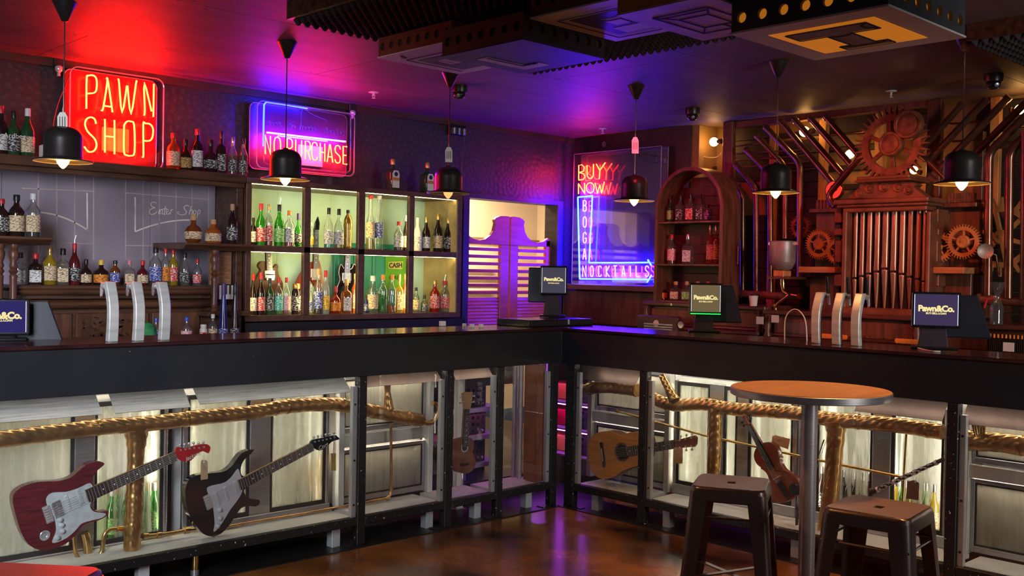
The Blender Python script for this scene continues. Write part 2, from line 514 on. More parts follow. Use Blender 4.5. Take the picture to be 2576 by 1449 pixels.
# plywood sheets, each screwed up on its own
ys = [1.71, 0.945, -0.055, -1.055, -2.055, -3.055, -4.055, -5.055, -6.0]
sheet_me = {}
for j in range(len(ys)-1):
    off = -0.7 if j % 2 else 0.35
    x = 1.9+off-3*2.4
    while x < 2.1:
        xa, xb = max(x, -6.0), min(x+2.4, 2.12)
        if xb-xa > 0.1:
            gg = G().box(xa+0.002, xb-0.002, ys[j+1]+0.002, ys[j]-0.002, CEIL, CEIL+0.011)
            sh = gg.build('ceiling_sheet', m_ceil, ce)
            s2 = G()
            for sx in (xa+0.05, xb-0.05, (xa+xb)/2):
                for sy in (ys[j]-0.04, ys[j+1]+0.04):
                    s2.lathe([(0.0,-0.0015),(0.006,-0.001),(0.006,0.001)], 6, (sx, sy, CEIL), capb=False)
            s2.build('screw_heads', m_black, sh)
        x += 2.4
# left wall, with the shelf niche and the doorway left open
g = G()
WY0, WY1 = 1.712, 1.845
for x0, x1, z0, z1 in ((-5.2,-1.37,0,2.62), (-1.37,0.412,1.972,2.62), (-1.37,0.412,0,1.12), (0.412,0.72,0,2.62), (0.72,1.722,2.015,2.62), (1.722,2.05,0,2.62)):
    g.box(x0, x1, WY0, WY1, z0, z1)
struct(g.build('wall_left', m_paper))
g = G().box(-5.2, 1.9, WY0-0.03, WY0, CEIL-0.045, CEIL+0.0)
struct(g.build('trim_2', mat('dark cornice', (0.05,0.022,0.015), 0.5)))
g = G(); g.box(0.66, 0.72, WY0-0.02, WY0, 0, 2.05); g.box(1.722, 1.79, WY0-0.02, WY0, 0, 2.05); g.box(0.72, 1.722, WY0-0.02, WY0, 2.015, 2.05)
struct(g.build('trim_3', mat('purple black door casing', (0.05,0.035,0.055), 0.4)))
# right wall: panelled stretch by the corner, then the deeper organ recess
g = G().box(1.905, 2.05, 0.47, 1.72, 0, 2.62)
struct(g.build('wall_right', mat('dark plum wall', (0.05,0.028,0.036), 0.5, 0, 0.25, 5)))
g = G(); g.box(2.16, 2.3, -4.6, 0.47, 0, 2.62); g.box(1.93, 2.16, 0.40, 0.47, 0, 2.62)
struct(g.build('wall_recess', m_ochre))
# dark board cladding low and right of the organ
cl = root('wall_cladding', (2.15, 0, 0))
for k in range(14):
    z0 = 0.02+k*0.135
    G().box(2.135, 2.16, -4.5, 0.39, z0, z0+0.13).build('board', m_dark_wall, cl, bevel=0.003)
for k in range(5):
    z0 = 1.91+k*0.135
    G().box(2.135, 2.16, -4.5, -1.62, z0, z0+0.13).build('board', m_dark_wall, cl, bevel=0.003)
    G().box(2.135, 2.16, -0.95, -0.10, z0+0.02, z0+0.06).build('board', m_dark_wall, cl, bevel=0.003)
# the lit room behind the saloon doors
g = G(); g.box(-0.4, 3.4, 3.5, 3.6, 0, 2.8)
struct(g.build('wall_back', m_cream))
g = G(); g.box(-0.4, 3.4, 3.46, 3.50, 1.74, 1.79)
struct(g.build('trim_4', mat('brown dado', (0.22,0.14,0.09), 0.5)))
g = G(); g.box(3.3, 3.4, 1.9, 3.5, 0, 2.8); g.box(-0.4, -0.3, 1.9, 3.5, 0, 2.8)
struct(g.build('wall_back_side', m_cream))
light('back_room_lamp', 'AREA', (1.6, 2.7, 2.5), 60, (1.0, 0.72, 0.45), target=(1.5, 3.2, 1.2), size=0.9)

# ------------------------------------------------------------------ bar counters
ZT, ZB, ZR = 1.10, 0.884, 0.155
def pane(g, *a): return g.box(*a)
bl = thing('bar_counter', 'long black bar with guitar showcase under it, on the left up to the corner', 'bar', (-1.8, 0.2, 0))
g = G().box(-4.3, 0.43, -0.012, 0.43, 1.082, ZT)
g.build('counter_top', m_bartop, bl, bevel=0.004)
G().box(-4.3, 0.0, 0.0, 0.03, ZB, 1.081).build('fascia', m_fascia, bl, bevel=0.002)
G().box(-4.3, -0.0, 0.41, 0.43, 0.72, 1.081).build('rear_fascia', m_black, bl)
postsL = [(-3.46,-3.41), (-1.512,-1.462), (-0.923,-0.870), (-0.529,-0.480), (-0.075,-0.022)]
for a, b in postsL:
    p = G().box(a, b, 0.0, 0.045, 0.006, ZB).build('post', m_frame, bl, bevel=0.003)
    G().box(a-0.07, b, 0.0, 0.05, 0.002, 0.012).build('foot_plate', m_frame, p)
spans = [(postsL[i][1], postsL[i+1][0]) for i in range(4)]
for a, b in [(-4.3,-3.46)]+spans:
    G().box(a, b, 0.0, 0.042, 0.112, ZR).build('bottom_rail', m_frame, bl, bevel=0.003)
    G().box(a+0.004, b-0.004, 0.008, 0.012, ZR, ZB).build('glass_pane', m_glasspane, bl)
    G().box(a, b, 0.043, 0.285, 0.130, 0.150).build('case_floor', m_white, bl)
for a, b in spans:
    s = G().box(b-0.03, b-0.002, 0.014, 0.040, ZR, ZB-0.05).build('edge_strip', m_strip, bl, bevel=0.002)
    sg = G()
    for z in (0.22, 0.45, 0.74):
        sg.lathe([(0.006,0),(0.006,0.002),(0.0,0.003)], 8, (b-0.016, 0.0135, z), axis=(0,-1,0))
    sg.build('screws', m_black, s)
for x in (-2.62, -1.60, -0.98, -0.62, -0.20):
    G().box(x-0.025, x+0.025, 0.06, 0.11, 0.0, 0.13).build('case_leg', m_strip, bl, bevel=0.002)
G().box(-4.3, -0.95, 0.245, 0.257, 0.887, 0.893).build('led_strip', m_case_led, bl)
G().box(-4.3, -0.20, 0.034, 0.046, 0.889, 0.895).build('led_strip', m_added_case_led, bl)  # unseen strip added behind the fascia to brighten plates and guitar fronts
G().box(-4.3, 0.0, 0.031, 0.41, 0.898, 0.904).build('case_ceiling', m_steel, bl)
G().box(-4.3, 0.3, 0.42, 0.43, 0.006, 0.12).build('kick_board', m_black, bl)

br = thing('bar_counter', 'black bar with violin and guitar showcase under it, right of the corner', 'bar', (0.2, -1.8, 0))
G().box(-0.012, 0.43, -4.0, -0.013, 1.082, ZT).build('counter_top', m_bartop, br, bevel=0.004)
G().box(0.0, 0.03, -4.0, -0.001, ZB, 1.081).build('fascia', m_fascia, br, bevel=0.002)
G().box(0.41, 0.43, -4.0, 0.42, 0.72, 1.081).build('rear_fascia', m_black, br)
postsR = [(-0.115,-0.04), (-0.670,-0.615), (-2.437,-2.385), (-3.75,-3.70)]
for a, b in postsR:
    p = G().box(0.0, 0.045, a, b, 0.006, ZB).build('post', m_frame, br, bevel=0.003)
    G().box(0.0, 0.05, a-0.06, b, 0.002, 0.012).build('foot_plate', m_frame, p)
spansR = [(postsR[i+1][1], postsR[i][0]) for i in range(3)]
for a, b in spansR:
    G().box(0.0, 0.042, a, b, 0.112, ZR).build('bottom_rail', m_frame, br, bevel=0.003)
    G().box(0.008, 0.012, a+0.004, b-0.004, ZR, ZB).build('glass_pane', m_glasspane, br)
    G().box(0.043, 0.285, a, b, 0.130, 0.150).build('case_floor', m_white, br)
    s = G().box(0.014, 0.040, b-0.03, b-0.002, ZR, ZB-0.05).build('edge_strip', m_strip, br, bevel=0.002)
    sg = G()
    for z in (0.22, 0.45, 0.74):
        sg.lathe([(0.006,0),(0.006,0.002),(0.0,0.003)], 8, (0.0135, b-0.016, z), axis=(-1,0,0))
    sg.build('screws', m_black, s)
for y in (-0.24, -0.78, -1.60, -2.2):
    G().box(0.06, 0.11, y-0.025, y+0.025, 0.0, 0.13).build('case_leg', m_strip, br, bevel=0.002)
G().box(0.245, 0.257, -4.0, -0.20, 0.887, 0.893).build('led_strip', m_case_led, br)
G().box(0.034, 0.046, -4.0, -0.20, 0.889, 0.895).build('led_strip', m_added_case_led, br)  # same unseen strip, added to brighten the right showcase from the front
G().box(0.031, 0.41, -4.0, -0.05, 0.898, 0.904).build('case_ceiling', m_steel, br)
# ------------------------------------------------------------------ inside the showcases
def bx(g, side, u0, u1, d0, d1, z0, z1):
    if side == 'L': return g.box(min(u0,u1), max(u0,u1), d0, d1, z0, z1)
    return g.box(d0, d1, min(u0,u1), max(u0,u1), z0, z1)
def on(side, px, py, d):
    return PY(px, py, d) if side == 'L' else PX(px, py, d)
def U(side, px, py, d):
    p = on(side, px, py, d)
    return p.x if side == 'L' else p.y
def inward(side, t):
    return Vector((0,t,0)) if side == 'L' else Vector((t,0,0))
C3 = lambda x, y: (x/2.639, 900+y/2.639)
C4 = lambda x, y: (420+x/2.64, 900+y/2.64)
C5 = lambda x, y: (1000+x/3.45, 880+y/3.45)
C6 = lambda x, y: (1400+x/2.639, 900+y/2.639)
C7 = lambda x, y: (1820+x/2.847, 940+y/2.847)
m_fridge_in = mat('fridge liner', (0.8,0.8,0.76), 0.5, 0, 0.05)
m_gasket = mat('rubber gasket', (0.015,0.015,0.016), 0.6)
m_frost = frosted('misted glass', (0.92,0.91,0.80), 0.36)
m_frost2 = frosted('streaked glass', (0.85,0.84,0.74), 0.20)
m_frost3 = frosted('half clear glass', (0.90,0.90,0.78), 0.75)
FD = 0.292
def fridge(side, label, panes, z0, z1, depth_=0.112, clear=()):
    us = [u for p in panes for u in p]
    lo, hi = min(us), max(us)
    mid = (lo+hi)/2
    t = thing('bottle_fridge', label, 'fridge', (mid, FD, 0.0) if side == 'L' else (FD, mid, 0.0))
    d1 = FD+depth_
    g = G()
    bx(g, side, lo-0.03, hi+0.03, d1-0.006, d1, z0-0.06, z1+0.04)
    bx(g, side, lo-0.03, hi+0.03, FD+0.02, d1-0.006, z0-0.06, z0-0.02)
    bx(g, side, lo-0.03, hi+0.03, FD+0.02, d1-0.006, z1+0.02, z1+0.04)
    bx(g, side, lo-0.03, lo-0.024, FD+0.02, d1-0.006, z0-0.02, z1+0.02)
    bx(g, side, hi+0.024, hi+0.03, FD+0.02, d1-0.006, z0-0.02, z1+0.02)
    g.build('body', m_fridge_in, t)
    # sill
    g = G(); bx(g, side, lo-0.03, hi+0.03, FD-0.012, FD+0.02, 0.15, z0-0.012)
    g.build('sill', m_steel, t, bevel=0.003)
    srt = sorted([tuple(sorted(p)) for p in panes])
    prev = lo-0.03
    for idx, (a, b) in enumerate(srt+[(hi+0.03, None)]):
        if a-prev > 0.012:
            g = G(); bx(g, side, prev, a-0.006, FD-0.008, FD+0.018, z0-0.02, z1+0.02)
            g.build('stile', m_steel, t, bevel=0.003)
            g = G(); bx(g, side, (prev+a)/2-0.006, (prev+a)/2+0.006, FD+0.022, FD+0.030, z0, z1)
            g.build('light_strip', m_fridge_led, t)
        if b is None: break
        dr = G(); w = 0.009
        bx(dr, side, a-0.006, a+w, FD, FD+0.014, z0-0.012, z1+0.012)
        bx(dr, side, b-w, b+0.006, FD, FD+0.014, z0-0.012, z1+0.012)
        bx(dr, side, a+w, b-w, FD, FD+0.014, z0-0.012, z0+w)
        bx(dr, side, a+w, b-w, FD, FD+0.014, z1-w, z1+0.012)
        door = dr.build('gasket', m_gasket, t)
        pg = G(); bx(pg, side, a+w, b-w, FD+0.004, FD+0.008, z0+w, z1-w)
        pg.build('pane', m_frost3 if idx in clear else m_frost, door)
        prev = b+0.006
    return t
def pxs(side, *ps):
    return [(U(side, a, y, FD), U(side, b, y, FD)) for a, b, y in ps]
fz = PY(600, 1296, FD).z
fridge('L', 'glass-fronted fridge behind the red electric guitar', pxs('L', (-150, 183, 1180), (240, 408, 1180)), fz-0.02, 0.80, clear=(1,))
fridge('L', 'glass-fronted fridge behind the black electric guitar', pxs('L', (473, 624, 1180), (681, 816, 1180)), fz, 0.80)
fridge('R', 'glass-fronted fridge behind the violin', pxs('R', (1704, 1782, 1130), (1822, 1852, 1130), (1884, 1992, 1150)), 0.22, 0.80)
fridge('R', 'glass-fronted fridge behind the dark woodwind', pxs('R', (2054, 2192, 1180), (2244, 2372, 1180)), 0.22, 0.80, clear=(0, 1))

def white_window(side, label, u0, u1, zr0, zr1, lo_pane, up_pane, zb=0.15, post=0.035):
    # painted timber frame with a transom and two cloudy panes
    u0, u1 = min(u0, u1), max(u0, u1)
    t = thing('cooler_window', label, 'window frame', ((u0+u1)/2, FD, zb) if side == 'L' else (FD, (u0+u1)/2, zb))
    for a in (u0, u1-post):
        g = G(); bx(g, side, a, a+post, FD-0.03, FD+0.03, zb, 0.874)
        g.build('upright', m_white, t, bevel=0.002)
    g = G(); bx(g, side, u0+post, u1-post, FD-0.022, FD+0.025, zr0, zr1)
    g.build('transom', m_white, t, bevel=0.002)
    for z0, z1 in (lo_pane, up_pane):
        a, b = u0+post, u1-post
        g = G(); w = 0.018
        bx(g, side, a, a+w, FD, FD+0.02, z0, z1); bx(g, side, b-w, b, FD, FD+0.02, z0, z1)
        bx(g, side, a+w, b-w, FD, FD+0.02, z0, z0+0.03); bx(g, side, a+w, b-w, FD, FD+0.02, z1-w, z1)
        f = g.build('sash', m_steel, t, bevel=0.002)
        g = G(); k = 0.008
        bx(g, side, a+w, a+w+k, FD+0.004, FD+0.016, z0+0.03, z1-w); bx(g, side, b-w-k, b-w, FD+0.004, FD+0.016, z0+0.03, z1-w)
        bx(g, side, a+w+k, b-w-k, FD+0.004, FD+0.016, z0+0.03, z0+0.03+k); bx(g, side, a+w+k, b-w-k, FD+0.004, FD+0.016, z1-w-k, z1-w)
        g.build('gasket', m_gasket, f)
        g = G(); bx(g, side, a+w+k, b-w-k, FD+0.008, FD+0.012, z0+0.03+k, z1-w-k)
        g.build('pane', m_frost2, f)
    g = G(); bx(g, side, u0, u1, FD+0.09, FD+0.10, zb, 0.86)
    g.build('rear_panel', mat('grey liner', (0.55,0.53,0.49), 0.6), t)
    g = G(); bx(g, side, u0+post, u1-post, FD+0.05, FD+0.058, 0.845, 0.853)
    g.build('light_strip', emit('dim led strip', (1.0,0.85,0.66), 15.0), t)
    g = G(); bx(g, side, u0+post, u1-post, FD+0.028, FD+0.034, zr0+0.002, zr0+0.008)  # extra strip added out of sight behind the transom to light the lower pane
    g.build('light_strip', emit('dim led strip', (1.0,0.85,0.66), 15.0), t)
    return t
white_window('L', 'white-framed cooler window beside the copper pipe, left showcase', U('L', 845, 1150, FD), U('L', 1081, 1150, FD), PY(1000,1108,FD).z, PY(1000,1078,FD).z,
             (0.16, PY(1000,1116,FD).z), (PY(1000,1076,FD).z, 0.85))
white_window('R', 'white-framed cooler window behind the classical guitar', U('R', 1484, 1100, FD), U('R', 1690, 1100, FD), PX(1550,1066,FD).z, PX(1550,1040,FD).z,
             (0.16, PX(1550,1070,FD).z), (PX(1550,1038,FD).z, 0.85))
white_window('R', 'white-framed cooler window at the far right end', U('R', 2424, 1200, FD), -3.30, PX(2500,1208,FD).z, PX(2500,1174,FD).z,
             (0.16, PX(2500,1212,FD).z), (PX(2500,1172,FD).z, 0.85))

# steel splash plates under the bar edge
m_plate = mat('dull steel plate', (0.30,0.31,0.32), 0.42, 0.5, 0.25, 6, (1,1,30))
def plate(side, label, a, b, z0=0.79, d1=0.135, m=None):
    t = G()
    u0, u1 = U(side, a, 1000, 0.06), U(side, b, 1000, 0.06)
    top, bot = 0.872, z0
    def q(u, d, z): return Vector((u, d, z)) if side == 'L' else Vector((d, u, z))
    e = Vector((0,0,0.003))
    vs = [q(u0,d1,top), q(u1,d1,top), q(u1,0.058,bot), q(u0,0.058,bot)]
    n = (vs[1]-vs[0]).cross(vs[3]-vs[0]).normalized()*0.003
    t.prism(vs, n)
    return tag(t.build('splash_plate', m or m_plate, bevel=0.0008), label, 'metal plate')
plate('L', 'leftmost tilted steel plate above the red guitar', -160, 258)
plate('L', 'short tilted steel plate above the red guitar headstock', 290, 480)
plate('L', 'long tilted steel plate above the black guitar', 503, 884, 0.80)
m_plate_b = mat('brown steel', (0.20,0.13,0.105), 0.42, 0.5, 0.2, 5)
plate('L', 'short tilted plate over the white cooler window by the ukulele', 922, 1112, 0.82, 0.11, m_plate_b)
plate('L', 'small tilted plate above the ukulele headstock', 1146, 1240, 0.82, 0.10, m_plate_b)
plate('R', 'tilted brown plate above the classical guitar', 1446, 1598, 0.79, 0.12, m_plate_b)
plate('R', 'tilted brown plate above the dark woodwind', 2150, 2372, 0.79, 0.12, m_plate_b)
plate('R', 'tilted brown plate at the far right end', 2420, 2650, 0.79, 0.12, m_plate_b)

# gold ducts
def duct(name, label, side, pts, r, d=0.165, n=14, bands=(), k=5, m=None, cat='duct'):
    P = smooth_path([on(side, x, y, d) for x, y in pts], k)
    t = thing(name, label, cat, P[0])
    g = G(); rr = []
    for i in range(len(P)):
        rr.append(r*(1+0.035*math.sin(i*2.3)))
    g.tube(P, rr, n)
    g.build('duct_body', m or m_gold, t, smooth=60)
    for b in bands:
        i = max(1, min(len(P)-2, int(b*(len(P)-1))))
        tg = (P[i+1]-P[i-1]).normalized()
        G().tube([P[i]-tg*0.006, P[i]+tg*0.006], r*1.09, n).build('clamp_band', m_brass, t, smooth=60)
    return t, P
def wrapped(t, side, pts, rad, d, name='branch', n=12, m=None):
    P = smooth_path([on(side, x, y, d) for x, y in pts], 5)
    N = len(P)
    rr = []
    for i in range(N):
        f = i/(N-1)*(len(rad)-1); j = min(int(f), len(rad)-2)
        rr.append((rad[j]*(1-(f-j))+rad[j+1]*(f-j))*(1+0.04*math.sin(i*2.1)))
    return G().tube(P, rr, n).build(name, m or m_gold, t, smooth=60)
t, P = duct('gold_duct', 'gold wrapped duct running above both electric guitars', 'L',
     [(-170,1128),(76,1096),(246,1075),(379,1065),(493,1051),(644,1036),(723,1022),(837,1017),(882,1023),(931,1033),(981,1044),(1026,1051),(1060,1057)], 0.036,
     bands=(0.18, 0.33, 0.48, 0.5, 0.63, 0.77, 0.93))
wrapped(t, 'L', [(973,940),(975,985),(978,1030)], [0.022,0.016,0.030], 0.16)
wrapped(t, 'L', [(341,1078),(343,1105),(341,1150),(338,1250),(333,1350),(331,1398)], [0.060,0.046,0.036,0.040,0.038,0.036], 0.165, 'down_duct')
wrapped(t, 'L', [(1058,1058),(1078,1064),(1095,1055),(1103,1035),(1100,1018),(1088,1014)], [0.020,0.016,0.013,0.012,0.011,0.014], 0.165, 'curled_end', m=m_brass)
t, P = duct('gold_duct', 'short gold wrapped duct above the classical guitar body', 'R', [(1459,984),(1478,980),(1495,976),(1533,974),(1570,978),(1604,982)], 0.037, bands=(0.3, 0.97))
t, P = duct('gold_duct', 'gold wrapped duct running above the violin and woodwind', 'R',
     [(1640,1000),(1673,1014),(1703,1019),(1741,1017),(1779,1017),(1817,1025),(1874,1031),(1930,1033),(2006,1040),(2048,1049),(2136,1059),(2259,1070),(2371,1087)], 0.037,
     bands=(0.1, 0.42, 0.62, 0.86, 0.97))
wrapped(t, 'R', [(1664,944),(1680,975),(1697,1008)], [0.018,0.022,0.036], 0.155)
wrapped(t, 'R', [(1799,1024),(1799,1080),(1797,1140),(1794,1196)], [0.036,0.038,0.038,0.036], 0.165, 'down_duct')
wrapped(t, 'R', [(2101,1062),(2103,1090),(2098,1150),(2090,1240),(2078,1310),(2072,1345)], [0.060,0.045,0.041,0.042,0.038,0.034], 0.165, 'down_duct')
t, P = duct('gold_duct', 'gold wrapped duct at the far right end of the showcase', 'R', [(2420,1104),(2460,1110),(2520,1114),(2640,1132)], 0.044, bands=(0.25, 0.8))
for k in range(5):
    wrapped(t, 'R', [(2436+k*9,1030),(2446+k*8,1065),(2456+k*4,1104)], [0.006,0.006,0.006], 0.135+0.004*k, 'bundled_tube', 6, m_brass)

def pipe(name, label, side, pts, r, d, m=None, k=1, cat='pipe', fit=()):
    P = [on(side, x, y, d) for x, y in pts]
    if k > 1: P = smooth_path(P, k)
    t = thing(name, label, cat, P[0])
    G().tube(P, r, 10).build('tube', m or m_copper, t, smooth=60)
    for i in fit:
        q = P[i]; j = min(i+1, len(P)-1) if i < len(P)-1 else i-1
        tg = (P[j]-q).normalized()
        G().tube([q-tg*0.012, q+tg*0.012], r*1.45, 10).build('fitting', m or m_brass, t, smooth=60)
    return t
pipe('copper_pipe', 'copper pipe along the showcase floor, turning up by the white cooler window', 'L', [(560,1328),(620,1316),(760,1293),(880,1271),(975,1253),(982,1246),(984,1230),(983,1066)], 0.0085, 0.225, fit=(4, 6))
pipe('brass_pipe', 'brass pipe with valve fittings below the black guitar', 'L', [(366,1349),(400,1346),(440,1340),(470,1334),(495,1331)], 0.011, 0.20, m_brass, fit=(0, 1, 3))
pipe('brass_pipe', 'bent brass pipe below the red guitar, left of the thick duct', 'L', [(239,1408),(256,1388),(261,1351),(268,1338),(282,1331),(309,1331)], 0.010, 0.20, m_brass, 3, fit=(0, 14))
pipe('brass_pipe', 'small brass pipe curling down under the red guitar', 'L', [(186,1330),(187,1360),(191,1393),(207,1414)], 0.009, 0.20, m_brass, 3, fit=(0,))
pipe('brass_pipe', 'stubby brass pipe standing right of the curled small one', 'L', [(212,1340),(218,1360),(224,1412)], 0.020, 0.235, m_brass, 2)
pipe('trombone_slide', 'long thin brass slide crossing behind the violin', 'R', [(1552,1034),(1779,1097),(2010,1147),(2111,1168),(2270,1200)], 0.0075, 0.235, m_brass, fit=(0, 3))
pipe('brass_pipe', 'thin brass pipe standing at the right of the woodwind fridge', 'R', [(2281,1080),(2275,1180),(2268,1300)], 0.006, 0.24, m_brass)

# ------------------------------------------------------------------ instruments
def outline(pts, conv, side, d, k=3):
    return smooth_path([on(side, *conv(x, y), d) for x, y in pts], k, True)
def plank(a, b, w0, w1, thick, side, d, m, parent, name):
    # tapered flat bar between two points, facing the room
    a, b = Vector(a), Vector(b)
    n = inward(side, 1.0)
    dr = (b-a).normalized(); s = dr.cross(n).normalized()
    g = G().prism([a+s*w0/2, b+s*w1/2, b-s*w1/2, a-s*w0/2], n*thick)
    return g.build(name, m, parent, bevel=0.001)
def frets_and_strings(t, a, b, w0, w1, side, m_f, count, bridge, strings=6):
    a, b = Vector(a), Vector(b)
    n = inward(side, 1.0); dr = (b-a).normalized(); s = dr.cross(n).normalized()
    g = G()
    tot = 1-2**(-count/12.0)
    for k in range(1, count+1):
        f = 1-(1-2**(-k/12.0))/tot
        p = a+(b-a)*f; w = w0+(w1-w0)*f
        g.bar(p-s*w*0.48-n*0.0008, p+s*w*0.48-n*0.0008, 0.0014, 0.0016, up=-n)
    g.build('frets', m_f, t)
    g = G()
    for k in (3,5,7,9,12,15):
        if k > count: break
        f = 1-(1-2**(-(k-0.5)/12.0))/tot
        p = a+(b-a)*f
        g.lathe([(0.0032,0.0),(0.0032,0.0008)], 8, p-n*0.0006, axis=-n)
    g.build('inlay_dots', m_white, t)
    g = G()
    for k in range(strings):
        o = (k-(strings-1)/2)/max(1, strings-1)
        g.tube([Vector(bridge)+s*o*w0*0.95-n*0.004, b+s*o*w1*0.8-n*0.004], 0.0006, 4)
    g.build('strings', m_chrome, t)
def tuners(t, pts, side, up, m=None, L=0.018):
    n = inward(side, 1.0)
    for p in pts:
        p = Vector(p); u = Vector(up).normalized()
        g = G().tube([p-n*0.006, p+n*0.006], 0.0042, 8)
        g.tube([p+n*0.006, p+n*0.006+u*L], 0.002, 6)
        g.lathe([(0.0,-0.006),(0.006,-0.004),(0.007,0.0),(0.006,0.004),(0.0,0.006)], 8, p+n*0.006+u*(L+0.004), axis=n)
        g.build('tuner', m or m_chrome, t, smooth=60)
m_gred = mat('trans red lacquer', (0.13,0.010,0.018), 0.22, 0, 0.45, 5, (2,2,14), coat=0.5)
m_gblk = mat('black lacquer', (0.008,0.008,0.010), 0.12, 0, 0.2, coat=0.5)
m_head_red = mat('bright red lacquer', (0.55,0.015,0.02), 0.25, 0, 0.15)
m_pg = mat('pearl white guard', (0.62,0.66,0.66), 0.35, 0, 0.15, 25)
m_pgw = mat('white guard', (0.62,0.60,0.62), 0.35, 0, 0.06)
m_rosew = mat('rosewood board', (0.03,0.018,0.014), 0.45, 0, 0.3, 10)
def electric(name, label, conv, d, body, pg, mb, mpg, na, nb, w0, w1, head, mh, tun, bridge, bw, pickups, knobs, jack=None, mdots=None, tup=(0,0,1)):
    side = 'L'
    base = on(side, *conv(*body[-6]), d)
    t = thing(name, label, 'electric guitar', (base.x, base.y, base.z))
    n = inward(side, 1.0)
    G().prism(outline(body, conv, side, d), n*0.042).build('body', mb, t, smooth=35, bevel=0.009, seg=3)
    G().prism(outline(pg, conv, side, d-0.0025), n*0.0026).build('pickguard', mpg, t)
    a, b = on(side, *conv(*na), d-0.012), on(side, *conv(*nb), d-0.012)
    plank(a+n*0.004, b+n*0.004, w0*0.98, w1*0.98, 0.018, side, d, mat('maple neck', (0.45,0.25,0.10), 0.4), t, 'neck')
    plank(a, b, w0, w1, 0.005, side, d, m_rosew, t, 'fretboard')
    G().prism(outline(head, conv, side, d-0.006), n*0.014).build('headstock', mh, t, smooth=35, bevel=0.002)
    br = on(side, *conv(*bridge), d-0.004)
    frets_and_strings(t, a, b, w0, w1, side, m_chrome, 20, br)
    tuners(t, [on(side, *conv(x, y), d-0.006) for x, y in tun], side, tup)
    dr = (b-a).normalized(); s = dr.cross(n).normalized()
    g = G().bar(br-s*bw/2, br+s*bw/2, 0.030, 0.008, up=-n)
    for k in range(6):
        q = br+s*bw*0.9*(k-2.5)/6-dr*0.004
        g.bar(q-dr*0.010-n*0.006, q+dr*0.010-n*0.006, 0.007, 0.006, up=-n)
    g.build('bridge', m_chrome, t, bevel=0.001)
    for x, y, w, mm in pickups:
        q = on(side, *conv(x, y), d-0.003)
        pk = G().bar(q-s*0.036, q+s*0.036, w, 0.006, up=-n).build('pickup', mm, t, bevel=0.003, seg=2)
        gg = G()
        for k in range(6):
            gg.lathe([(0.0022,0),(0.0022,0.0012)], 6, q+s*0.052*(k-2.5)/5-n*0.003, axis=-n)
        gg.build('pole_pieces', m_chrome, pk)
    for x, y in knobs:
        q = on(side, *conv(x, y), d-0.0025)
        G().lathe([(0.011,0),(0.010,0.009),(0.007,0.013),(0.0,0.0135)], 14, q, axis=-n).build('knob', mpg, t, smooth=50)
    if jack:
        q = on(side, *conv(*jack), d-0.0005)
        G().lathe([(0.010,0),(0.022,0.0005),(0.019,0.003),(0.009,0.001),(0.006,-0.003)], 16, q, axis=-n).build('jack_plate', m_chrome, t, smooth=50)
    # strap pegs
    q = on(side, *conv(*body[len(body)//4]), d+0.018)
    return t, a, b, dr, s
t, a, b, dr, s = electric('electric_guitar', 'dark red electric guitar with pearl guard, hanging in the left showcase', C3, 0.105,
    [(85,930),(108,885),(170,847),(260,824),(380,818),(470,795),(535,740),(590,702),(650,687),(688,697),(690,712),(655,742),(622,780),(612,830),(640,880),(625,940),(600,975),(622,1010),(670,1022),(712,1014),(720,1032),(700,1057),(640,1085),(580,1098),(540,1125),(500,1178),(440,1233),(370,1264),(300,1280),(240,1270),(182,1232),(142,1160),(115,1080),(93,1000)],
    [(308,935),(345,897),(440,890),(520,866),(598,832),(622,880),(612,940),(598,985),(625,1022),(700,1034),(678,1062),(600,1082),(540,1103),(498,1150),(440,1198),(362,1230),(348,1215),(372,1150),(365,1080),(340,1025),(316,985)],
    m_gred, m_pg, (578,920), (1172,655), 0.056, 0.043,
    [(1165,622),(1185,594),(1240,600),(1320,577),(1378,575),(1398,600),(1384,634),(1350,620),(1312,640),(1272,680),(1235,690),(1185,672)],
    m_head_red, [(1197,612),(1228,608),(1258,602),(1288,598),(1320,598),(1352,592)], (318,1040), 0.075,
    [(385,1005,0.040,mat('chrome pickup', (0.6,0.6,0.6), 0.3, 0.8)),(450,965,0.018,m_pg),(530,925,0.018,m_pg)], [(398,1075),(408,1110),(412,1150),(380,1195)], (298,1180))
lettering('Jackson', 0.026, on('L', *C3(1282,652), 0.098)-Vector((0,0.0015,0)), dr, dr.cross(inward('L',1)), m_tag_white, t, shear=0.3)
t, a, b, dr, s = electric('electric_guitar', 'black electric guitar with white guard, hanging right of the red one', C4, 0.105,
    [(125,860),(148,812),(210,777),(300,766),(380,755),(432,718),(470,665),(512,625),(578,609),(556,640),(512,680),(492,730),(497,780),(545,800),(545,850),(512,880),(527,918),(560,938),(610,944),(616,968),(590,988),(540,985),(492,1000),(450,1060),(400,1130),(352,1172),(300,1188),(240,1168),(190,1110),(150,1040),(125,950)],
    [(266,868),(310,846),(380,830),(430,790),(472,738),(490,785),(510,830),(502,880),(488,915),(455,965),(420,1010),(390,1060),(352,1118),(312,1156),(318,1100),(308,1000),(285,930)],
    m_gblk, m_pgw, (482,848), (972,592), 0.052, 0.042,
    [(955,572),(970,546),(1040,531),(1115,515),(1132,522),(1146,541),(1100,556),(1060,590),(1020,616),(985,606)],
    m_gblk, [(980,557),(1007,551),(1033,547),(1058,541),(1084,535),(1110,527)], (272,960), 0.070,
    [(335,935,0.018,m_pgw),(395,902,0.018,m_pgw),(460,865,0.018,m_pgw)], [(348,1010),(350,1065),(335,1118)])
lettering('Cort', 0.030, on('L', *C4(1035,590), 0.098)-Vector((0,0.0015,0)), dr, dr.cross(inward('L',1)), m_tag_white, t, shear=0.3)

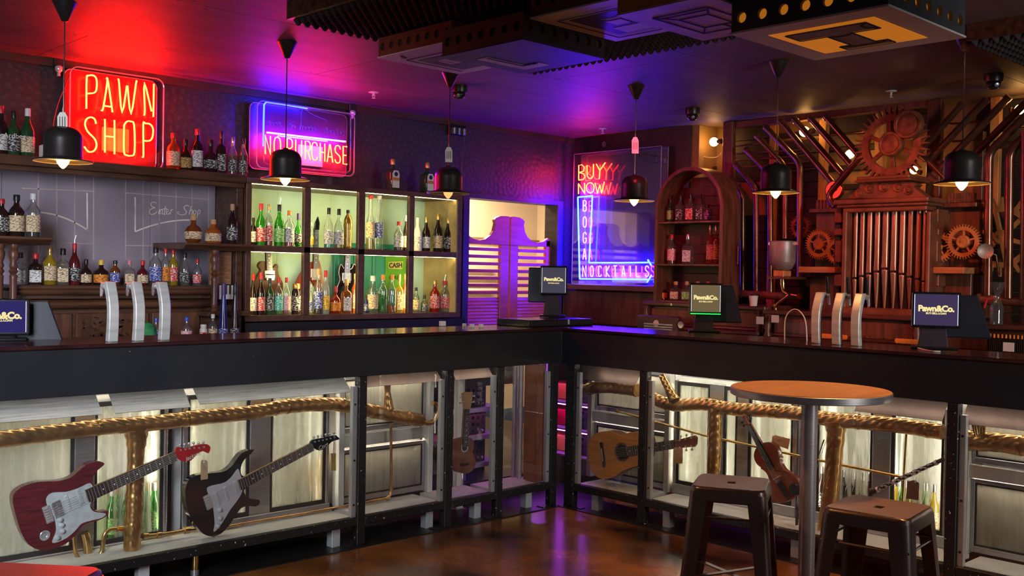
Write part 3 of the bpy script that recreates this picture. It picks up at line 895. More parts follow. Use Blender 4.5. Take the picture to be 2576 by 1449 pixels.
def price_tag(label, side, pts, conv, d, hole, m=None, sway=0.0):
    P = [on(side, *conv(x, y), d) for x, y in pts]
    t = thing('price_tag', label, 'tag', P[0])
    n = inward(side, 1.0)
    G().prism(P, n*0.0012).build('card', m or m_paper_tag, t)
    h = on(side, *conv(*hole), d-0.0008)
    G().lathe([(0.003,0),(0.006,0.0005),(0.0055,0.001)], 10, h, axis=-n).build('eyelet', m_tag_white, t)
    top = Vector(h)+Vector((0,0,0.03))
    G().tube([h, top+n*0.004], 0.0007, 4).build('string', m_tag_white, t)
    c = sum(P, Vector())/len(P)
    g = G(); dn = (P[2]-P[1]).normalized(); ac = (P[1]-P[0]).normalized()
    for k in range(3):
        g.bar(c-ac*0.008+dn*0.008*(k-1)-n*0.0004, c+ac*0.008+dn*0.008*(k-1)-n*0.0004, 0.0012, 0.0006, up=-n)
    g.build('handwriting', m_ink, t)
    return t
price_tag('kraft paper tag hanging on the black electric guitar', 'L', [(232,680),(262,680),(272,700),(272,805),(225,812),(224,700)], C4, 0.095, (246,692))
price_tag('yellow paper tag on the white post of the cooler window', 'L', [(1090,635),(1122,635),(1122,750),(1090,750)], C4, 0.255, (1105,645), mat('yellow paper', (0.75,0.5,0.12), 0.8))
price_tag('kraft paper tag hanging from the classical guitar neck', 'R', [(778,595),(838,600),(836,703),(774,700)], C6, 0.095, (790,608))
price_tag('kraft paper tag hanging behind the violin neck', 'R', [(350,450),(372,440),(478,468),(462,542),(345,500)], C7, 0.16, (365,458))
price_tag('brown paper tag hanging below the dark woodwind', 'R', [(1320,770),(1370,762),(1402,785),(1396,905),(1308,895)], C7, 0.17, (1375,775), mat('brown paper', (0.22,0.12,0.07), 0.8))

# ukulele
t = thing('ukulele', 'small brown ukulele hanging upright in the corner showcase', 'ukulele', on('L', *C5(590,1075), 0.14))
n = inward('L', 1)
m_uke = mat('mahogany', (0.23,0.085,0.045), 0.4, 0, 0.25, 5, (8,8,1))
d = 0.13
G().prism(outline([(575,772),(620,762),(655,782),(665,838),(655,890),(676,950),(678,1000),(650,1050),(600,1075),(540,1065),(497,1032),(482,980),(490,920),(511,880),(505,830),(522,787)], C5, 'L', d), n*0.05).build('body', m_uke, t, smooth=35, bevel=0.003)
a, b = on('L', *C5(592,840), d-0.008), on('L', *C5(608,515), d-0.008)
plank(a, b, 0.042, 0.032, 0.008, 'L', d, m_rosew, t, 'fretboard')
plank(a+n*0.008, b+n*0.008, 0.036, 0.030, 0.016, 'L', d, m_uke, t, 'neck')
q = on('L', *C5(582,848), d-0.001)
G().lathe([(0.027,0.0),(0.027,0.0015),(0.021,0.0018),(0.021,0.0)], 20, q, axis=-n).build('rosette', m_tag_white, t)
G().lathe([(0.021,0.0009),(0.0,0.001)], 20, q, axis=-n).build('sound_hole', m_black, t)
br = on('L', *C5(583,993), d-0.004)
G().cbox(br, (0.062, 0.008, 0.016)).build('bridge', m_rosew, t, bevel=0.002)
G().prism(outline([(562,382),(590,368),(650,365),(655,380),(637,515),(580,517)], C5, 'L', d-0.004, 1), n*0.013).build('headstock', mat('light maple', (0.5,0.28,0.12), 0.45), t, bevel=0.002)
frets_and_strings(t, a, b, 0.042, 0.032, 'L', m_chrome, 14, br, 4)
tuners(t, [on('L', *C5(x, y), d-0.004) for x, y in ((575,405),(575,455))], 'L', (-1,0,0))
tuners(t, [on('L', *C5(x, y), d-0.004) for x, y in ((645,405),(643,455))], 'L', (1,0,0))
G().tube([on('L', *C5(562,1060), d+0.02), on('L', *C5(562,1115), d+0.02)], 0.004, 8).build('stand_peg', m_chrome, t)

# classical guitar
t = thing('acoustic_guitar', 'honey-coloured classical guitar lying behind glass, right of the corner', 'guitar', on('R', *C6(320,805), 0.12))
n = inward('R', 1); d = 0.11
m_spruce = mat('honey spruce', (0.78,0.37,0.085), 0.35, 0, 0.2, 4, (3,1,14))
m_side = mat('dark guitar side', (0.14,0.05,0.025), 0.35)
ol = [(210,620),(215,560),(240,516),(290,492),(350,488),(400,505),(432,514),(470,500),(530,490),(572,502),(598,540),(604,600),(594,660),(560,705),(520,722),(480,735),(430,755),(380,790),(320,805),(270,792),(235,752),(215,692)]
G().prism(outline(ol, C6, 'R', d), n*0.008).build('soundboard', m_spruce, t, smooth=35, bevel=0.002)
G().prism(outline(ol, C6, 'R', d+0.0085), n*0.08).build('body', m_side, t, smooth=35)
a, b = on('R', *C6(468,622), d-0.007), on('R', *C6(785,574), d-0.007)
plank(a, b, 0.056, 0.050, 0.007, 'R', d, m_rosew, t, 'fretboard')
plank(a+n*0.0075, b+n*0.0075, 0.05, 0.046, 0.018, 'R', d, m_side, t, 'neck')
q = on('R', *C6(434,626), d-0.001)
G().lathe([(0.056,0.0),(0.056,0.001),(0.044,0.0012),(0.044,0.0)], 28, q, axis=-n).build('rosette', mat('dark mosaic', (0.16,0.10,0.05), 0.5, 0, 0.6, 60), t)
G().lathe([(0.044,0.0008),(0.0,0.001)], 28, q, axis=-n).build('sound_hole', m_black, t)
br = on('R', *C6(307,645), d-0.005)
b1, b2 = on('R', *C6(296,560), d-0.005), on('R', *C6(318,728), d-0.005)
G().bar(b1, b2, 0.024, 0.010, up=-n).build('bridge', m_rosew, t, bevel=0.003)
G().bar(b1*0.75+b2*0.25-n*0.006, b1*0.25+b2*0.75-n*0.006, 0.004, 0.006, up=-n).build('saddle', m_white, t)
frets_and_strings(t, a, b, 0.056, 0.050, 'R', m_chrome, 16, br)
G().prism(outline([(780,552),(860,530),(915,515),(930,530),(926,575),(915,592),(850,596),(786,604)], C6, 'R', d-0.002, 1), n*0.016).build('headstock', m_uke, t, bevel=0.002)
tuners(t, [on('R', *C6(x, y), d) for x, y in ((820,548),(858,540),(896,532))], 'R', (0,0,1), m_tag_white)
tuners(t, [on('R', *C6(x, y), d) for x, y in ((820,594),(858,588),(896,584))], 'R', (0,0,-1), m_tag_white)

# violin
def violin():
    d = 0.125; n = inward('R', 1)
    top = on('R', *C7(262,505), d); bot = on('R', *C7(478,905), d)
    t = thing('violin', 'red-brown violin leaning behind the table pole in the right showcase', 'violin', bot)
    ax = (top-bot); Lb = ax.length; dr = ax.normalized(); s = dr.cross(n).normalized()
    half = [(0.0,0.0),(0.16,0.02),(0.26,0.08),(0.295,0.18),(0.275,0.28),(0.235,0.335),(0.245,0.36),(0.185,0.42),(0.158,0.50),(0.165,0.58),(0.20,0.645),(0.215,0.655),(0.20,0.68),(0.232,0.74),(0.24,0.82),(0.205,0.91),(0.12,0.975),(0.0,1.0)]
    full = half+[(-x, y) for x, y in reversed(half[1:-1])]
    ol = [bot+dr*(y*Lb)+s*(x*Lb) for x, y in full]
    m_v = mat('violin varnish', (0.30,0.075,0.022), 0.22, 0, 0.35, 6, coat=0.4)
    G().prism(smooth_path([p for p in ol], 2, True), n*0.036).build('body', m_v, t, smooth=35, bevel=0.004, seg=2)
    a = bot+dr*(Lb*0.56)-n*0.016; b = top+dr*(Lb*0.36)-n*0.012
    plank(a, b, 0.042, 0.026, 0.006, 'R', d, m_gloss_black, t, 'fingerboard')
    plank(top-dr*0.01-n*0.004, b+n*0.007, 0.034, 0.026, 0.012, 'R', d, m_v, t, 'neck')
    G().lathe([(0.010,-0.012),(0.016,-0.008),(0.016,0.008),(0.010,0.012)], 14, b+dr*0.050+n*0.012, axis=s).build('scroll', m_v, t, smooth=50)
    G().bar(b, b+dr*0.046+n*0.008, 0.022, 0.020, up=-n).build('peg_box', m_v, t, bevel=0.003)
    for k, sg in ((0.012, 1), (0.022, -1), (0.032, 1), (0.042, -1)):
        q = b+dr*k+n*0.004
        g = G().tube([q-s*sg*0.014, q+s*sg*0.026], 0.003, 6)
        g.lathe([(0.0,-0.006),(0.008,0.0),(0.0,0.006)], 8, q+s*sg*0.030, axis=n)
        g.build('peg', m_gloss_black, t, smooth=50)
    br = bot+dr*(Lb*0.40)
    G().bar(br-s*0.02-n*0.012, br+s*0.02-n*0.012, 0.004, 0.024, up=-n).build('bridge', mat('pale maple', (0.55,0.35,0.17), 0.5), t)
    plank(bot+dr*0.01-n*0.010, bot+dr*(Lb*0.33)-n*0.016, 0.020, 0.040, 0.005, 'R', d, m_gloss_black, t, 'tailpiece')
    G().lathe([(0.034,0.0),(0.030,0.008),(0.012,0.010),(0.0,0.010)], 18, bot+dr*(Lb*0.10)-s*0.055-n*0.001, axis=-n).build('chin_rest', m_gloss_black, t, smooth=50)
    g = G()
    for sg in (-1, 1):
        pts = [br+s*sg*0.032+dr*k*0.001+s*sg*0.006*math.sin(k*0.09)-n*0.0008 for k in range(-32, 33, 4)]
        g.tube(pts, 0.0018, 5)
    g.build('sound_holes', m_black, t)
    g = G()
    for k in range(4):
        o = (k-1.5)*0.008
        g.tube([bot+dr*(Lb*0.32)+s*o-n*0.02, br+s*o*1.2-n*0.026, b+s*o*0.6-n*0.004], 0.0006, 4)
    g.build('strings', m_chrome, t)
violin()
t = thing('violin_bow', 'thin violin bow leaning between the table pole and the gold duct', 'bow', on('R', 2012, 1310, 0.10))
p0, p1 = on('R', 2002, 1322, 0.10), on('R', 2073, 1106, 0.10)
G().tube([p0, p0*0.6+p1*0.4+Vector((0,0.006,0)), p1], 0.0032, 6).build('stick', mat('bow wood', (0.12,0.04,0.02), 0.4), t)
G().tube([p0+Vector((0,-0.012,0.01)), p1+Vector((0,-0.008,-0.01))], 0.0012, 4).build('hair', m_tag_white, t)
G().bar(p0+Vector((0,-0.006,0.005)), p0+Vector((0,-0.006,0.045)), 0.012, 0.012).build('frog', m_gloss_black, t)
# woodwind
a, b = on('R', *C7(1055,852), 0.12), on('R', *C7(1577,612), 0.12)
t = thing('clarinet', 'dark keyed woodwind propped diagonally beside the far post', 'clarinet', a)
dr = (b-a).normalized()
g = G().tube([a, a+dr*0.03, a+(b-a)*0.12, b], [0.020,0.014,0.0105,0.0095], 12)
g.build('tube', mat('grenadilla', (0.03,0.012,0.010), 0.35), t, smooth=50)
for f in (0.10, 0.34, 0.62, 0.9):
    q = a+(b-a)*f
    G().tube([q-dr*0.006, q+dr*0.006], 0.0128, 12).build('ring', m_chrome, t, smooth=50)
up = Vector((-1,0,0)); sd = dr.cross(up).normalized()
for k in range(16):
    q = a+(b-a)*(0.14+0.045*k)+up*0.011+sd*0.005*(-1)**k
    g = G().lathe([(0.006,0),(0.0065,0.002),(0.0,0.003)], 8, q, axis=up)
    g.tube([q+up*0.002, q+up*0.004+dr*0.022+sd*0.006], 0.0014, 5)
    g.build('key', m_chrome, t, smooth=50)
# ------------------------------------------------------------------ bottles
GL = {
 'clear': (glass('clear bottle glass', (0.92,0.94,0.93), 0.10, 0.10, 0.04, (0.7,0.72,0.7)), 'clear glass'),
 'green': (glass('green bottle glass', (0.25,0.80,0.20), 0.32, 0.10, 0.04, (0.10,0.55,0.06)), 'green glass'),
 'dkgreen': (mat('dark green glass', (0.020,0.060,0.022), 0.10, 0, 0.2), 'dark green glass'),
 'dark': (mat('dark brown glass', (0.022,0.010,0.009), 0.10, 0, 0.2), 'dark glass'),
 'amber': (glass('amber spirit', (0.75,0.33,0.07), 0.40, 0.10, 0.04, (0.45,0.16,0.03)), 'amber'),
 'red': (glass('red liqueur', (0.85,0.10,0.06), 0.45, 0.10, 0.04, (0.75,0.05,0.02)), 'red'),
 'dkred': (mat('dark red glass', (0.10,0.010,0.012), 0.12, 0, 0.2), 'dark red'),
 'blue': (mat('dark blue glass', (0.015,0.02,0.14), 0.12, 0, 0.2), 'dark blue'),
 'white': (mat('white glazed bottle', (0.68,0.66,0.60), 0.3, 0, 0.05), 'white'),
 'yellow': (glass('yellow liqueur', (0.95,0.80,0.18), 0.45, 0.10, 0.04, (0.85,0.62,0.05)), 'yellow'),
 'gold': (mat('gold glass', (0.30,0.17,0.04), 0.15, 0.5, 0.4, 60), 'gold'),
 'orange': (glass('orange liqueur', (0.95,0.42,0.08), 0.5, 0.10, 0.04, (0.95,0.28,0.03)), 'orange'),
 'pink': (glass('pink gin', (0.95,0.45,0.48), 0.35, 0.10, 0.04, (0.9,0.25,0.28)), 'pink'),
 'teal': (glass('teal liqueur', (0.2,0.85,0.85), 0.5, 0.1, 0.04, (0.08,0.6,0.6)), 'teal'),
 'frost': (glass('frosted bottle', (0.9,0.92,0.88), 0.6, 0.08, 0.15, (0.7,0.72,0.66)), 'frosted glass'),
}
def _lab(name, a, b, sc=1.0):
    return mat(name+' bottle label', a, 0.6, 0, 0.0, sc, (80,80,190), 0, b, 0.3, 2.0, (0.50,0.58))
LB = {'white': _lab('white', (0.72,0.70,0.66), (0.20,0.18,0.20)), 'cream': _lab('cream', (0.70,0.56,0.36), (0.25,0.14,0.08)),
 'black': _lab('black', (0.015,0.015,0.018), (0.55,0.52,0.48)), 'red': _lab('red', (0.60,0.03,0.03), (0.75,0.65,0.6)),
 'orange': _lab('orange', (0.75,0.27,0.03), (0.25,0.06,0.02)), 'blue': _lab('blue', (0.03,0.05,0.30), (0.6,0.6,0.65)),
 'yellow': _lab('yellow', (0.80,0.58,0.08), (0.45,0.12,0.03)), 'gold': _lab('gold', (0.48,0.32,0.10), (0.10,0.05,0.02)),
 'green': _lab('green', (0.10,0.42,0.10), (0.6,0.7,0.3)), 'pink': _lab('pink', (0.75,0.30,0.30), (0.8,0.7,0.7)), 'teal': _lab('teal', (0.05,0.45,0.36), (0.6,0.75,0.7))}
CP = {'black': mat('black cap', (0.012,0.012,0.013), 0.35), 'red': mat('red cap', (0.55,0.02,0.025), 0.35), 'white': mat('white cap', (0.68,0.66,0.62), 0.4),
 'gold': mat('gold cap', (0.60,0.38,0.12), 0.3, 0.7), 'cork': mat('cork stopper', (0.50,0.30,0.14), 0.8), 'orange': mat('orange cap', (0.75,0.25,0.04), 0.4),
 'brown': mat('brown cap', (0.20,0.08,0.03), 0.5), 'blue': mat('blue cap', (0.03,0.08,0.5), 0.35), 'silver': mat('silver cap', (0.6,0.6,0.62), 0.25, 0.9),
 'purple': mat('purple cap', (0.08,0.04,0.16), 0.4), 'yellow': mat('yellow cap', (0.75,0.5,0.05), 0.4), 'pink': mat('pink cap', (0.6,0.2,0.25), 0.4)}
SH = {  # profile (radius, height), label span, cap start, cap radius, squareness
 'std': ([(0.90,0),(1,0.02),(1,0.56),(0.94,0.62),(0.62,0.70),(0.38,0.75),(0.34,0.80),(0.34,0.93)], (0.12,0.50), 0.86, 0.42, 0),
 'wine': ([(0.92,0),(1,0.02),(1,0.50),(0.90,0.58),(0.60,0.67),(0.40,0.74),(0.35,0.80),(0.35,0.94)], (0.10,0.42), 0.84, 0.40, 0),
 'tall': ([(0.95,0),(1,0.01),(1,0.50),(0.90,0.56),(0.62,0.62),(0.52,0.68),(0.50,0.93)], (0.22,0.50), 0.93, 0.55, 0),
 'squat': ([(0.86,0),(1,0.04),(1,0.46),(0.90,0.55),(0.50,0.64),(0.32,0.69),(0.30,0.88)], (0.10,0.42), 0.80, 0.36, 0),
 'square': ([(0.94,0),(1,0.02),(1,0.56),(0.85,0.63),(0.45,0.68),(0.34,0.72),(0.34,0.90)], (0.08,0.46), 0.82, 0.42, 5),
 'jar': ([(0.94,0),(1,0.03),(1,0.72),(0.85,0.80),(0.72,0.82),(0.72,0.90)], (0.12,0.60), 0.83, 0.80, 0),
 'round': ([(0.55,0),(0.84,0.08),(1,0.26),(0.96,0.42),(0.70,0.56),(0.36,0.64),(0.30,0.68),(0.30,0.88)], (0.14,0.40), 0.80, 0.36, 0),
 'cone': ([(0.92,0),(1,0.02),(1,0.22),(0.80,0.40),(0.52,0.68),(0.42,0.80),(0.40,0.95)], (0.06,0.24), 0.80, 0.46, 0),
 'bee': ([(0.80,0),(0.95,0.04),(0.85,0.10),(0.95,0.20),(0.86,0.28),(0.96,0.38),(0.88,0.46),(1.0,0.60),(0.95,0.74),(0.62,0.84),(0.34,0.88),(0.34,0.96)], None, 0.92, 0.42, 0),
}
SHW = {'std': 'bottle', 'wine': 'bottle', 'tall': 'tall slim bottle', 'squat': 'squat bottle', 'square': 'square bottle', 'jar': 'jar', 'round': 'round flask', 'cone': 'tapering bottle', 'bee': 'ribbed bottle'}
ORD = ['first','second','third','fourth','fifth','sixth','seventh','eighth','ninth','tenth','eleventh','twelfth','thirteenth','fourteenth','fifteenth','sixteenth']
def bottle(loc, h, r, shape, gl, lab, cap, label, face, liquid=None, pour=False, group=None):
    prof, span, c0, cr, sq = SH[shape]
    x, y, z = loc
    n = 14
    t = thing('bottle', label, 'bottle', (x, y, z), 0, group)
    P = [(r*a, h*b) for a, b in prof]
    S = [(sq if (sq and a > 0.8) else 2.0) for a, b in prof]
    rot = Matrix.Rotation(face, 4, 'Z')
    g = G(); g.M = Matrix.Translation(loc) @ rot
    g.lathe(P, n if not sq else 24, sq=S if sq else None)
    g.build('glass_body', GL[gl][0], t, smooth=50)
    if liquid:
        lc, lv = liquid
        Q = [(r*0.93*a, max(0.004, h*b)) for a, b in prof if b <= lv]
        if len(Q) > 1:
            Q.append((Q[-1][0], h*lv))
            g = G(); g.M = Matrix.Translation(loc) @ rot
            g.lathe(Q, n if not sq else 24, sq=(S[:len(Q)-1]+[S[len(Q)-2]]) if sq else None)
            g.build('liquid', GL[lc][0], t, smooth=50)
    if lab and span:
        za, zb = span
        if sq:
            g = G(); g.M = Matrix.Translation(loc) @ rot
            w = r*0.80
            g.add([(-w,-r*1.012,h*za),(w,-r*1.012,h*za),(w,-r*1.012,h*zb),(-w,-r*1.012,h*zb)], [(0,1,2,3)])
        else:
            rr = r*1.015
            if shape in ('round', 'cone'): rr = r*1.02
            g = G(); g.M = Matrix.Translation(loc) @ rot
            def rad(b):
                for (a0, b0), (a1, b1) in zip(prof, prof[1:]):
                    if b0 <= b <= b1: return r*(a0+(a1-a0)*(b-b0)/max(1e-6, b1-b0))*1.015
                return rr
            g.lathe([(rad(za+(zb-za)*k/4), h*(za+(zb-za)*k/4)) for k in range(5)], 14, a0=R(-90-95), a1=R(-90+95))
        g.build('paper_label', LB[lab], t, smooth=50)
    if cap:
        g = G().lathe([(r*cr,h*c0),(r*cr*1.03,h*c0+0.002),(r*cr,h-0.003),(r*cr*0.9,h)], 12, (x, y, z))
        g.build('cap', CP[cap], t, smooth=40)
    if pour:
        g = G().tube([(x,y,z+h-0.002),(x,y,z+h+0.02),(x+0.006,y-0.004,z+h+0.045)], [0.005,0.004,0.003], 8)
        g.build('pourer', m_chrome, t, smooth=50)
    return t
def row(where, side, d, zs, conv, items, face=None):
    for k, it in enumerate(items):
        x, top, w, shape, gl, lab, cap = it[:7]
        liq = it[7] if len(it) > 7 else None
        pour = it[8] if len(it) > 8 else False
        px, py = conv(x, top)
        wpx = conv(x+w, top)[0]-conv(x, top)[0]
        p = on(side, px, py, d)
        h = p.z-zs
        r = wpx/2.0/FPX*depth(p)
        words = GL[gl][1]+' '+SHW[shape]
        if lab: words += ', '+cap+' top, '+lab+' label'
        else: words += ', '+cap+' top'
        lab_txt = words+', '+ORD[k]+' from left '+where
        f = face if face is not None else (R(-20) if side == 'L' else R(-70))
        bottle((p.x, p.y, zs), h, r, shape, gl, lab, cap, lab_txt, f, liq, pour)
ID = lambda x, y: (x, y)
K4 = lambda x, y: (600+x/3.623, 440+y/3.623)

# ------------------------------------------------------------------ left back bar
bb = thing('back_bar', 'carved dark timber back bar with long shelves against the left wall', 'back bar', (-2.3, 1.5, 0))
G().box(-3.7, -1.395, 1.385, 1.705, 1.955, 2.008).build('top_shelf', m_wood, bb, bevel=0.004)
G().box(-3.7, -1.395, 1.40, 1.42, 1.925, 1.955).build('shelf_moulding', m_wood, bb, bevel=0.004)
m_panel = mat('grey violet painted panel', (0.30,0.25,0.31), 0.42, 0, 0.2, 2.5)
for a, b in ((-3.7,-2.72), (-2.718,-1.87), (-1.868,-1.442)):
    G().box(a, b, 1.690, 1.708, 1.31, 1.955).build('back_panel', m_panel, bb, bevel=0.001)
G().box(-1.44, -1.395, 1.42, 1.705, 0.9, 1.955).build('upright', m_wood, bb, bevel=0.003)
G().box(-2.735, -1.60, 1.385, 1.70, 1.298, 1.320).build('bottle_shelf', m_wood, bb, bevel=0.004)
G().tube([(-2.735,1.40,1.285),(-1.60,1.40,1.285)], 0.018, 10).build('roll_moulding', m_wood, bb, smooth=60)
G().box(-2.735, -1.60, 1.44, 1.70, 1.245, 1.285).build('frieze', m_wood, bb)
G().tube([(-2.735,1.42,1.215),(-1.60,1.42,1.215)], 0.026, 12).build('roll_moulding', m_wood, bb, smooth=60)
G().box(-3.7, -1.44, 1.46, 1.70, 0.9, 1.20).build('lower_case', m_wood, bb)
for a, b in ((-2.70,-2.42), (-2.40,-1.98), (-1.96,-1.66)):
    p = G().box(a, b, 1.445, 1.46, 0.96, 1.165).build('raised_panel', m_wood_red, bb, bevel=0.006)
    if a == -2.40:
        g = G()
        rnd = random.Random(3)
        for k in range(90):
            c = Vector((rnd.uniform(a+0.03, b-0.03), 1.443, rnd.uniform(0.99, 1.14)))
            an = rnd.uniform(0, 6.28)
            v = Vector((math.cos(an), 0, math.sin(an)))*0.012
            g.bar(c-v, c+v, 0.008, 0.006, up=(0,-1,0))
        o = g.build('leaf_carving', m_wood, p); o['kind'] = 'stuff'
for x0, x1, nm in ((-3.3,-2.60,'side_ledge'), (-1.85,-1.40,'side_ledge')):
    g = G()
    g.prism([(x0,1.26,1.575),(x0,1.26,1.562),(x0,1.30,1.535),(x0,1.70,1.535),(x0,1.70,1.575)], (x1-x0,0,0))
    g.build(nm, m_wood, bb, bevel=0.002)
def turned(x, y, z0, z1, parent):
    h = z1-z0
    pr = [(0.020,0),(0.024,0.03),(0.016,0.06),(0.022,0.09),(0.018,0.14),(0.019,0.50),(0.021,0.54),(0.014,0.57),(0.024,0.61),(0.015,0.65),(0.023,0.69),(0.016,0.74),(0.024,0.80),(0.026,0.88),(0.018,0.92),(0.024,0.95),(0.024,1.0)]
    G().lathe([(r, q*h) for r, q in pr], 14, (x, y, z0)).build('turned_column', m_wood_red, parent, smooth=50)
turned(-2.772, 1.33, 1.17, 1.535, bb); turned(-2.84, 1.33, 1.17, 1.535, bb)
turned(-1.630, 1.33, 1.17, 1.535, bb)
G().box(-1.60, -1.46, 1.44, 1.46, 1.33, 1.53).build('woven_screen', mat('woven cane', (0.30,0.14,0.07), 0.6, 0, 0.5, 30, (1,1,6)), bb)
G().box(-1.68, -1.40, 1.30, 1.70, 1.14, 1.17).build('column_plinth', m_wood, bb, bevel=0.003)
for k in range(6):
    ky = G().box(-1.575+k*0.020, -1.557+k*0.020, 1.375, 1.385, 1.24, 1.325).build('piano_key', m_white, bb)
for k in range(4):
    G().box(-1.560+k*0.026, -1.552+k*0.026, 1.37, 1.378, 1.27, 1.327).build('black_key', m_black, bb)
# painted shop windows on the panels
m_line = mat('pale sign paint', (0.50,0.38,0.36), 0.6)
m_line2 = mat('cream sign paint', (0.78,0.68,0.62), 0.6)
K2 = lambda x, y: (x/3.22, 430+y/3.22)
def panel_line(pts, m, w=0.006, name='painted_line'):
    P = [PY(*K2(x, y), 1.689) for x, y in pts]
    g = G()
    for a, b in zip(P, P[1:]): g.bar(a, b, w, 0.0016, up=(0,-1,0))
    return g.build(name, m, bb)
for x in (310, 460, 605, 758): panel_line([(x,20),(x,725)], m_line)
for y0, y1, a, b in ((140,165,180,758), (580,590,330,758)): panel_line([(a,y0),(b,y1)], m_line)
for x in (1018, 1160, 1290, 1425, 1555, 1690): panel_line([(x,60),(x,720)], m_line, 0.005)
for y0, y1, a, b in ((178,230,1018,1690), (603,612,1018,1560)): panel_line([(a,y0),(b,y1)], m_line, 0.005)
panel_line([(705,178),(708,478)]+[(708-k*42, 478-k*28+k*k*1.35) for k in range(1,10)], m_line2, 0.008)
panel_line([(1095,212),(1095,492)]+[(1095+k*44, 492-k*19+k*k*0.95) for k in range(1,11)], m_line2, 0.008)
SCRIPT = [[(1268,262),(1240,252),(1222,268),(1232,290),(1255,298),(1226,308),(1210,330),(1222,352),(1248,350),(1272,330)],
 [(1285,352),(1292,312),(1298,352)],[(1294,330),(1306,312),(1316,316),(1312,350),(1322,345)],
 [(1342,285),(1330,348),(1342,350)],[(1322,308),(1352,306)],[(1350,338),(1366,322),(1358,310),(1348,322),(1348,346),(1362,350),(1374,340)],
 [(1378,352),(1386,314)],[(1383,330),(1394,312),(1402,318)],
 [(1532,288),(1515,278),(1492,292),(1496,312),(1510,326),(1500,352),(1470,356),(1440,346),(1438,334),(1452,332)],
 [(1548,286),(1532,354)],[(1536,334),(1552,314),(1560,322),(1554,352)],[(1578,316),(1566,332),(1572,352),(1586,346),(1588,324),(1578,316)],[(1606,316),(1594,385)],[(1600,334),(1614,314),(1622,328),(1612,350),(1600,346)]]
for st in SCRIPT:
    P = smooth_path([PY(*K2(x, y), 1.688) for x, y in st], 4)
    G().tube(P, 0.0026, 5).build('script_stroke', m_line2, bb)
TOPZ = 2.008
row('left of PAWN SHOP sign', 'L', 1.50, TOPZ, ID, [(3,266,32,'wine','dark','white','red'),(35,279,32,'wine','dkgreen','black','black'),(70,273,34,'wine','dkgreen','cream','white')])
o = [b for b in COL.objects if b.name == 'bottle.001'][0]
p = o.location
lettering('Ardbeg', 0.036, (p.x-0.010, p.y-0.047, p.z+0.105), (1,-0.25,0), (0,0,1), m_tag_white, o)
tag(G().box(-2.585, -2.525, 1.45, 1.52, TOPZ, TOPZ+0.075).build('card_box', m_tag_white, bevel=0.002), 'plain white box on the top shelf beside the red sign', 'box')
row('between red and blue signs', 'L', 1.50, TOPZ, ID, [(437,335,33,'std','amber','cream','red'),(467,350,31,'squat','dark','gold','black'),(497,325,28,'std','dark','white','red'),(530,352,36,'round','dark','black','black'),(557,330,25,'square','dark','black','black'),(586,345,23,'wine','clear','black','silver',('amber',0.5)),(613,348,22,'wine','clear','black','black',('dkred',0.55))])
row('on upper left ledge', 'L', 1.35, 1.575, ID, [(4,500,36,'std','dark','black','red'),(42,490,38,'std','dark','cream','black'),(84,487,36,'std','clear','cream','white',('dark',0.5))])
row('on ledge under Enter Shop', 'L', 1.36, 1.575, ID, [(487,540,44,'round','amber','cream','cork'),(537,552,40,'squat','orange','cream','cork'),(585,513,27,'wine','dark','black','cork')])
row('on long back shelf', 'L', 1.50, 1.320, ID, [(52,635,27,'square','clear','white','black'),(90,637,34,'square','dark','white','red'),(126,622,33,'std','yellow','cream','gold'),(159,625,31,'square','clear','cream','black'),(188,612,27,'wine','dkred','black','red',None,True),
  (217,652,27,'squat','dark','cream','black'),(255,654,36,'squat','dark','orange','yellow'),(290,655,25,'std','amber','blue','black'),(326,655,27,'square','clear','cream','pink'),(359,655,28,'squat','dkred','cream','red'),
  (392,623,31,'std','clear','blue','black'),(417,625,24,'std','clear','orange','red'),(436,627,24,'std','yellow','red','red'),(465,636,24,'wine','clear','black','black'),(497,651,22,'wine','clear','red','red')])
# work bench behind the bar
bench = thing('work_bench', 'low dark work bench behind the bar below the lit shelves', 'bench', (-1.6, 1.3, 0))
G().box(-3.7, 0.42, 1.10, 1.38, 0.955, 0.985).build('bench_top', m_gloss_black, bench, bevel=0.003)
G().box(-3.7, 0.42, 1.14, 1.38, 0.0, 0.955).build('bench_front', m_black, bench)
G().box(-1.39, 0.42, 1.385, 1.705, 0.0, 1.09).build('bench_back', m_black, bench)
row('on bench behind taps', 'L', 1.25, 0.985, ID, [(393,800,20,'std','clear','blue','blue'),(470,798,27,'std','clear','pink','blue'),(512,816,19,'jar','white','red','white'),(536,790,23,'std','clear','cream','white'),(563,712,25,'cone','blue','blue','purple'),(592,712,23,'cone','dark','black','black')])
g = G(); g.lathe([(0.0,0.0),(0.04,0.005),(0.05,0.04),(0.045,0.10),(0.02,0.125),(0.0,0.13)], 14, tuple(PY(372,845,1.25).xy)+(0.985,))
tag(g.build('cloth_bundle', mat('green cloth', (0.03,0.25,0.08), 0.8, 0, 0.5, 20, (1,1,1), 0.8), smooth=True), 'crumpled green cloth on the bench behind the taps', 'cloth')

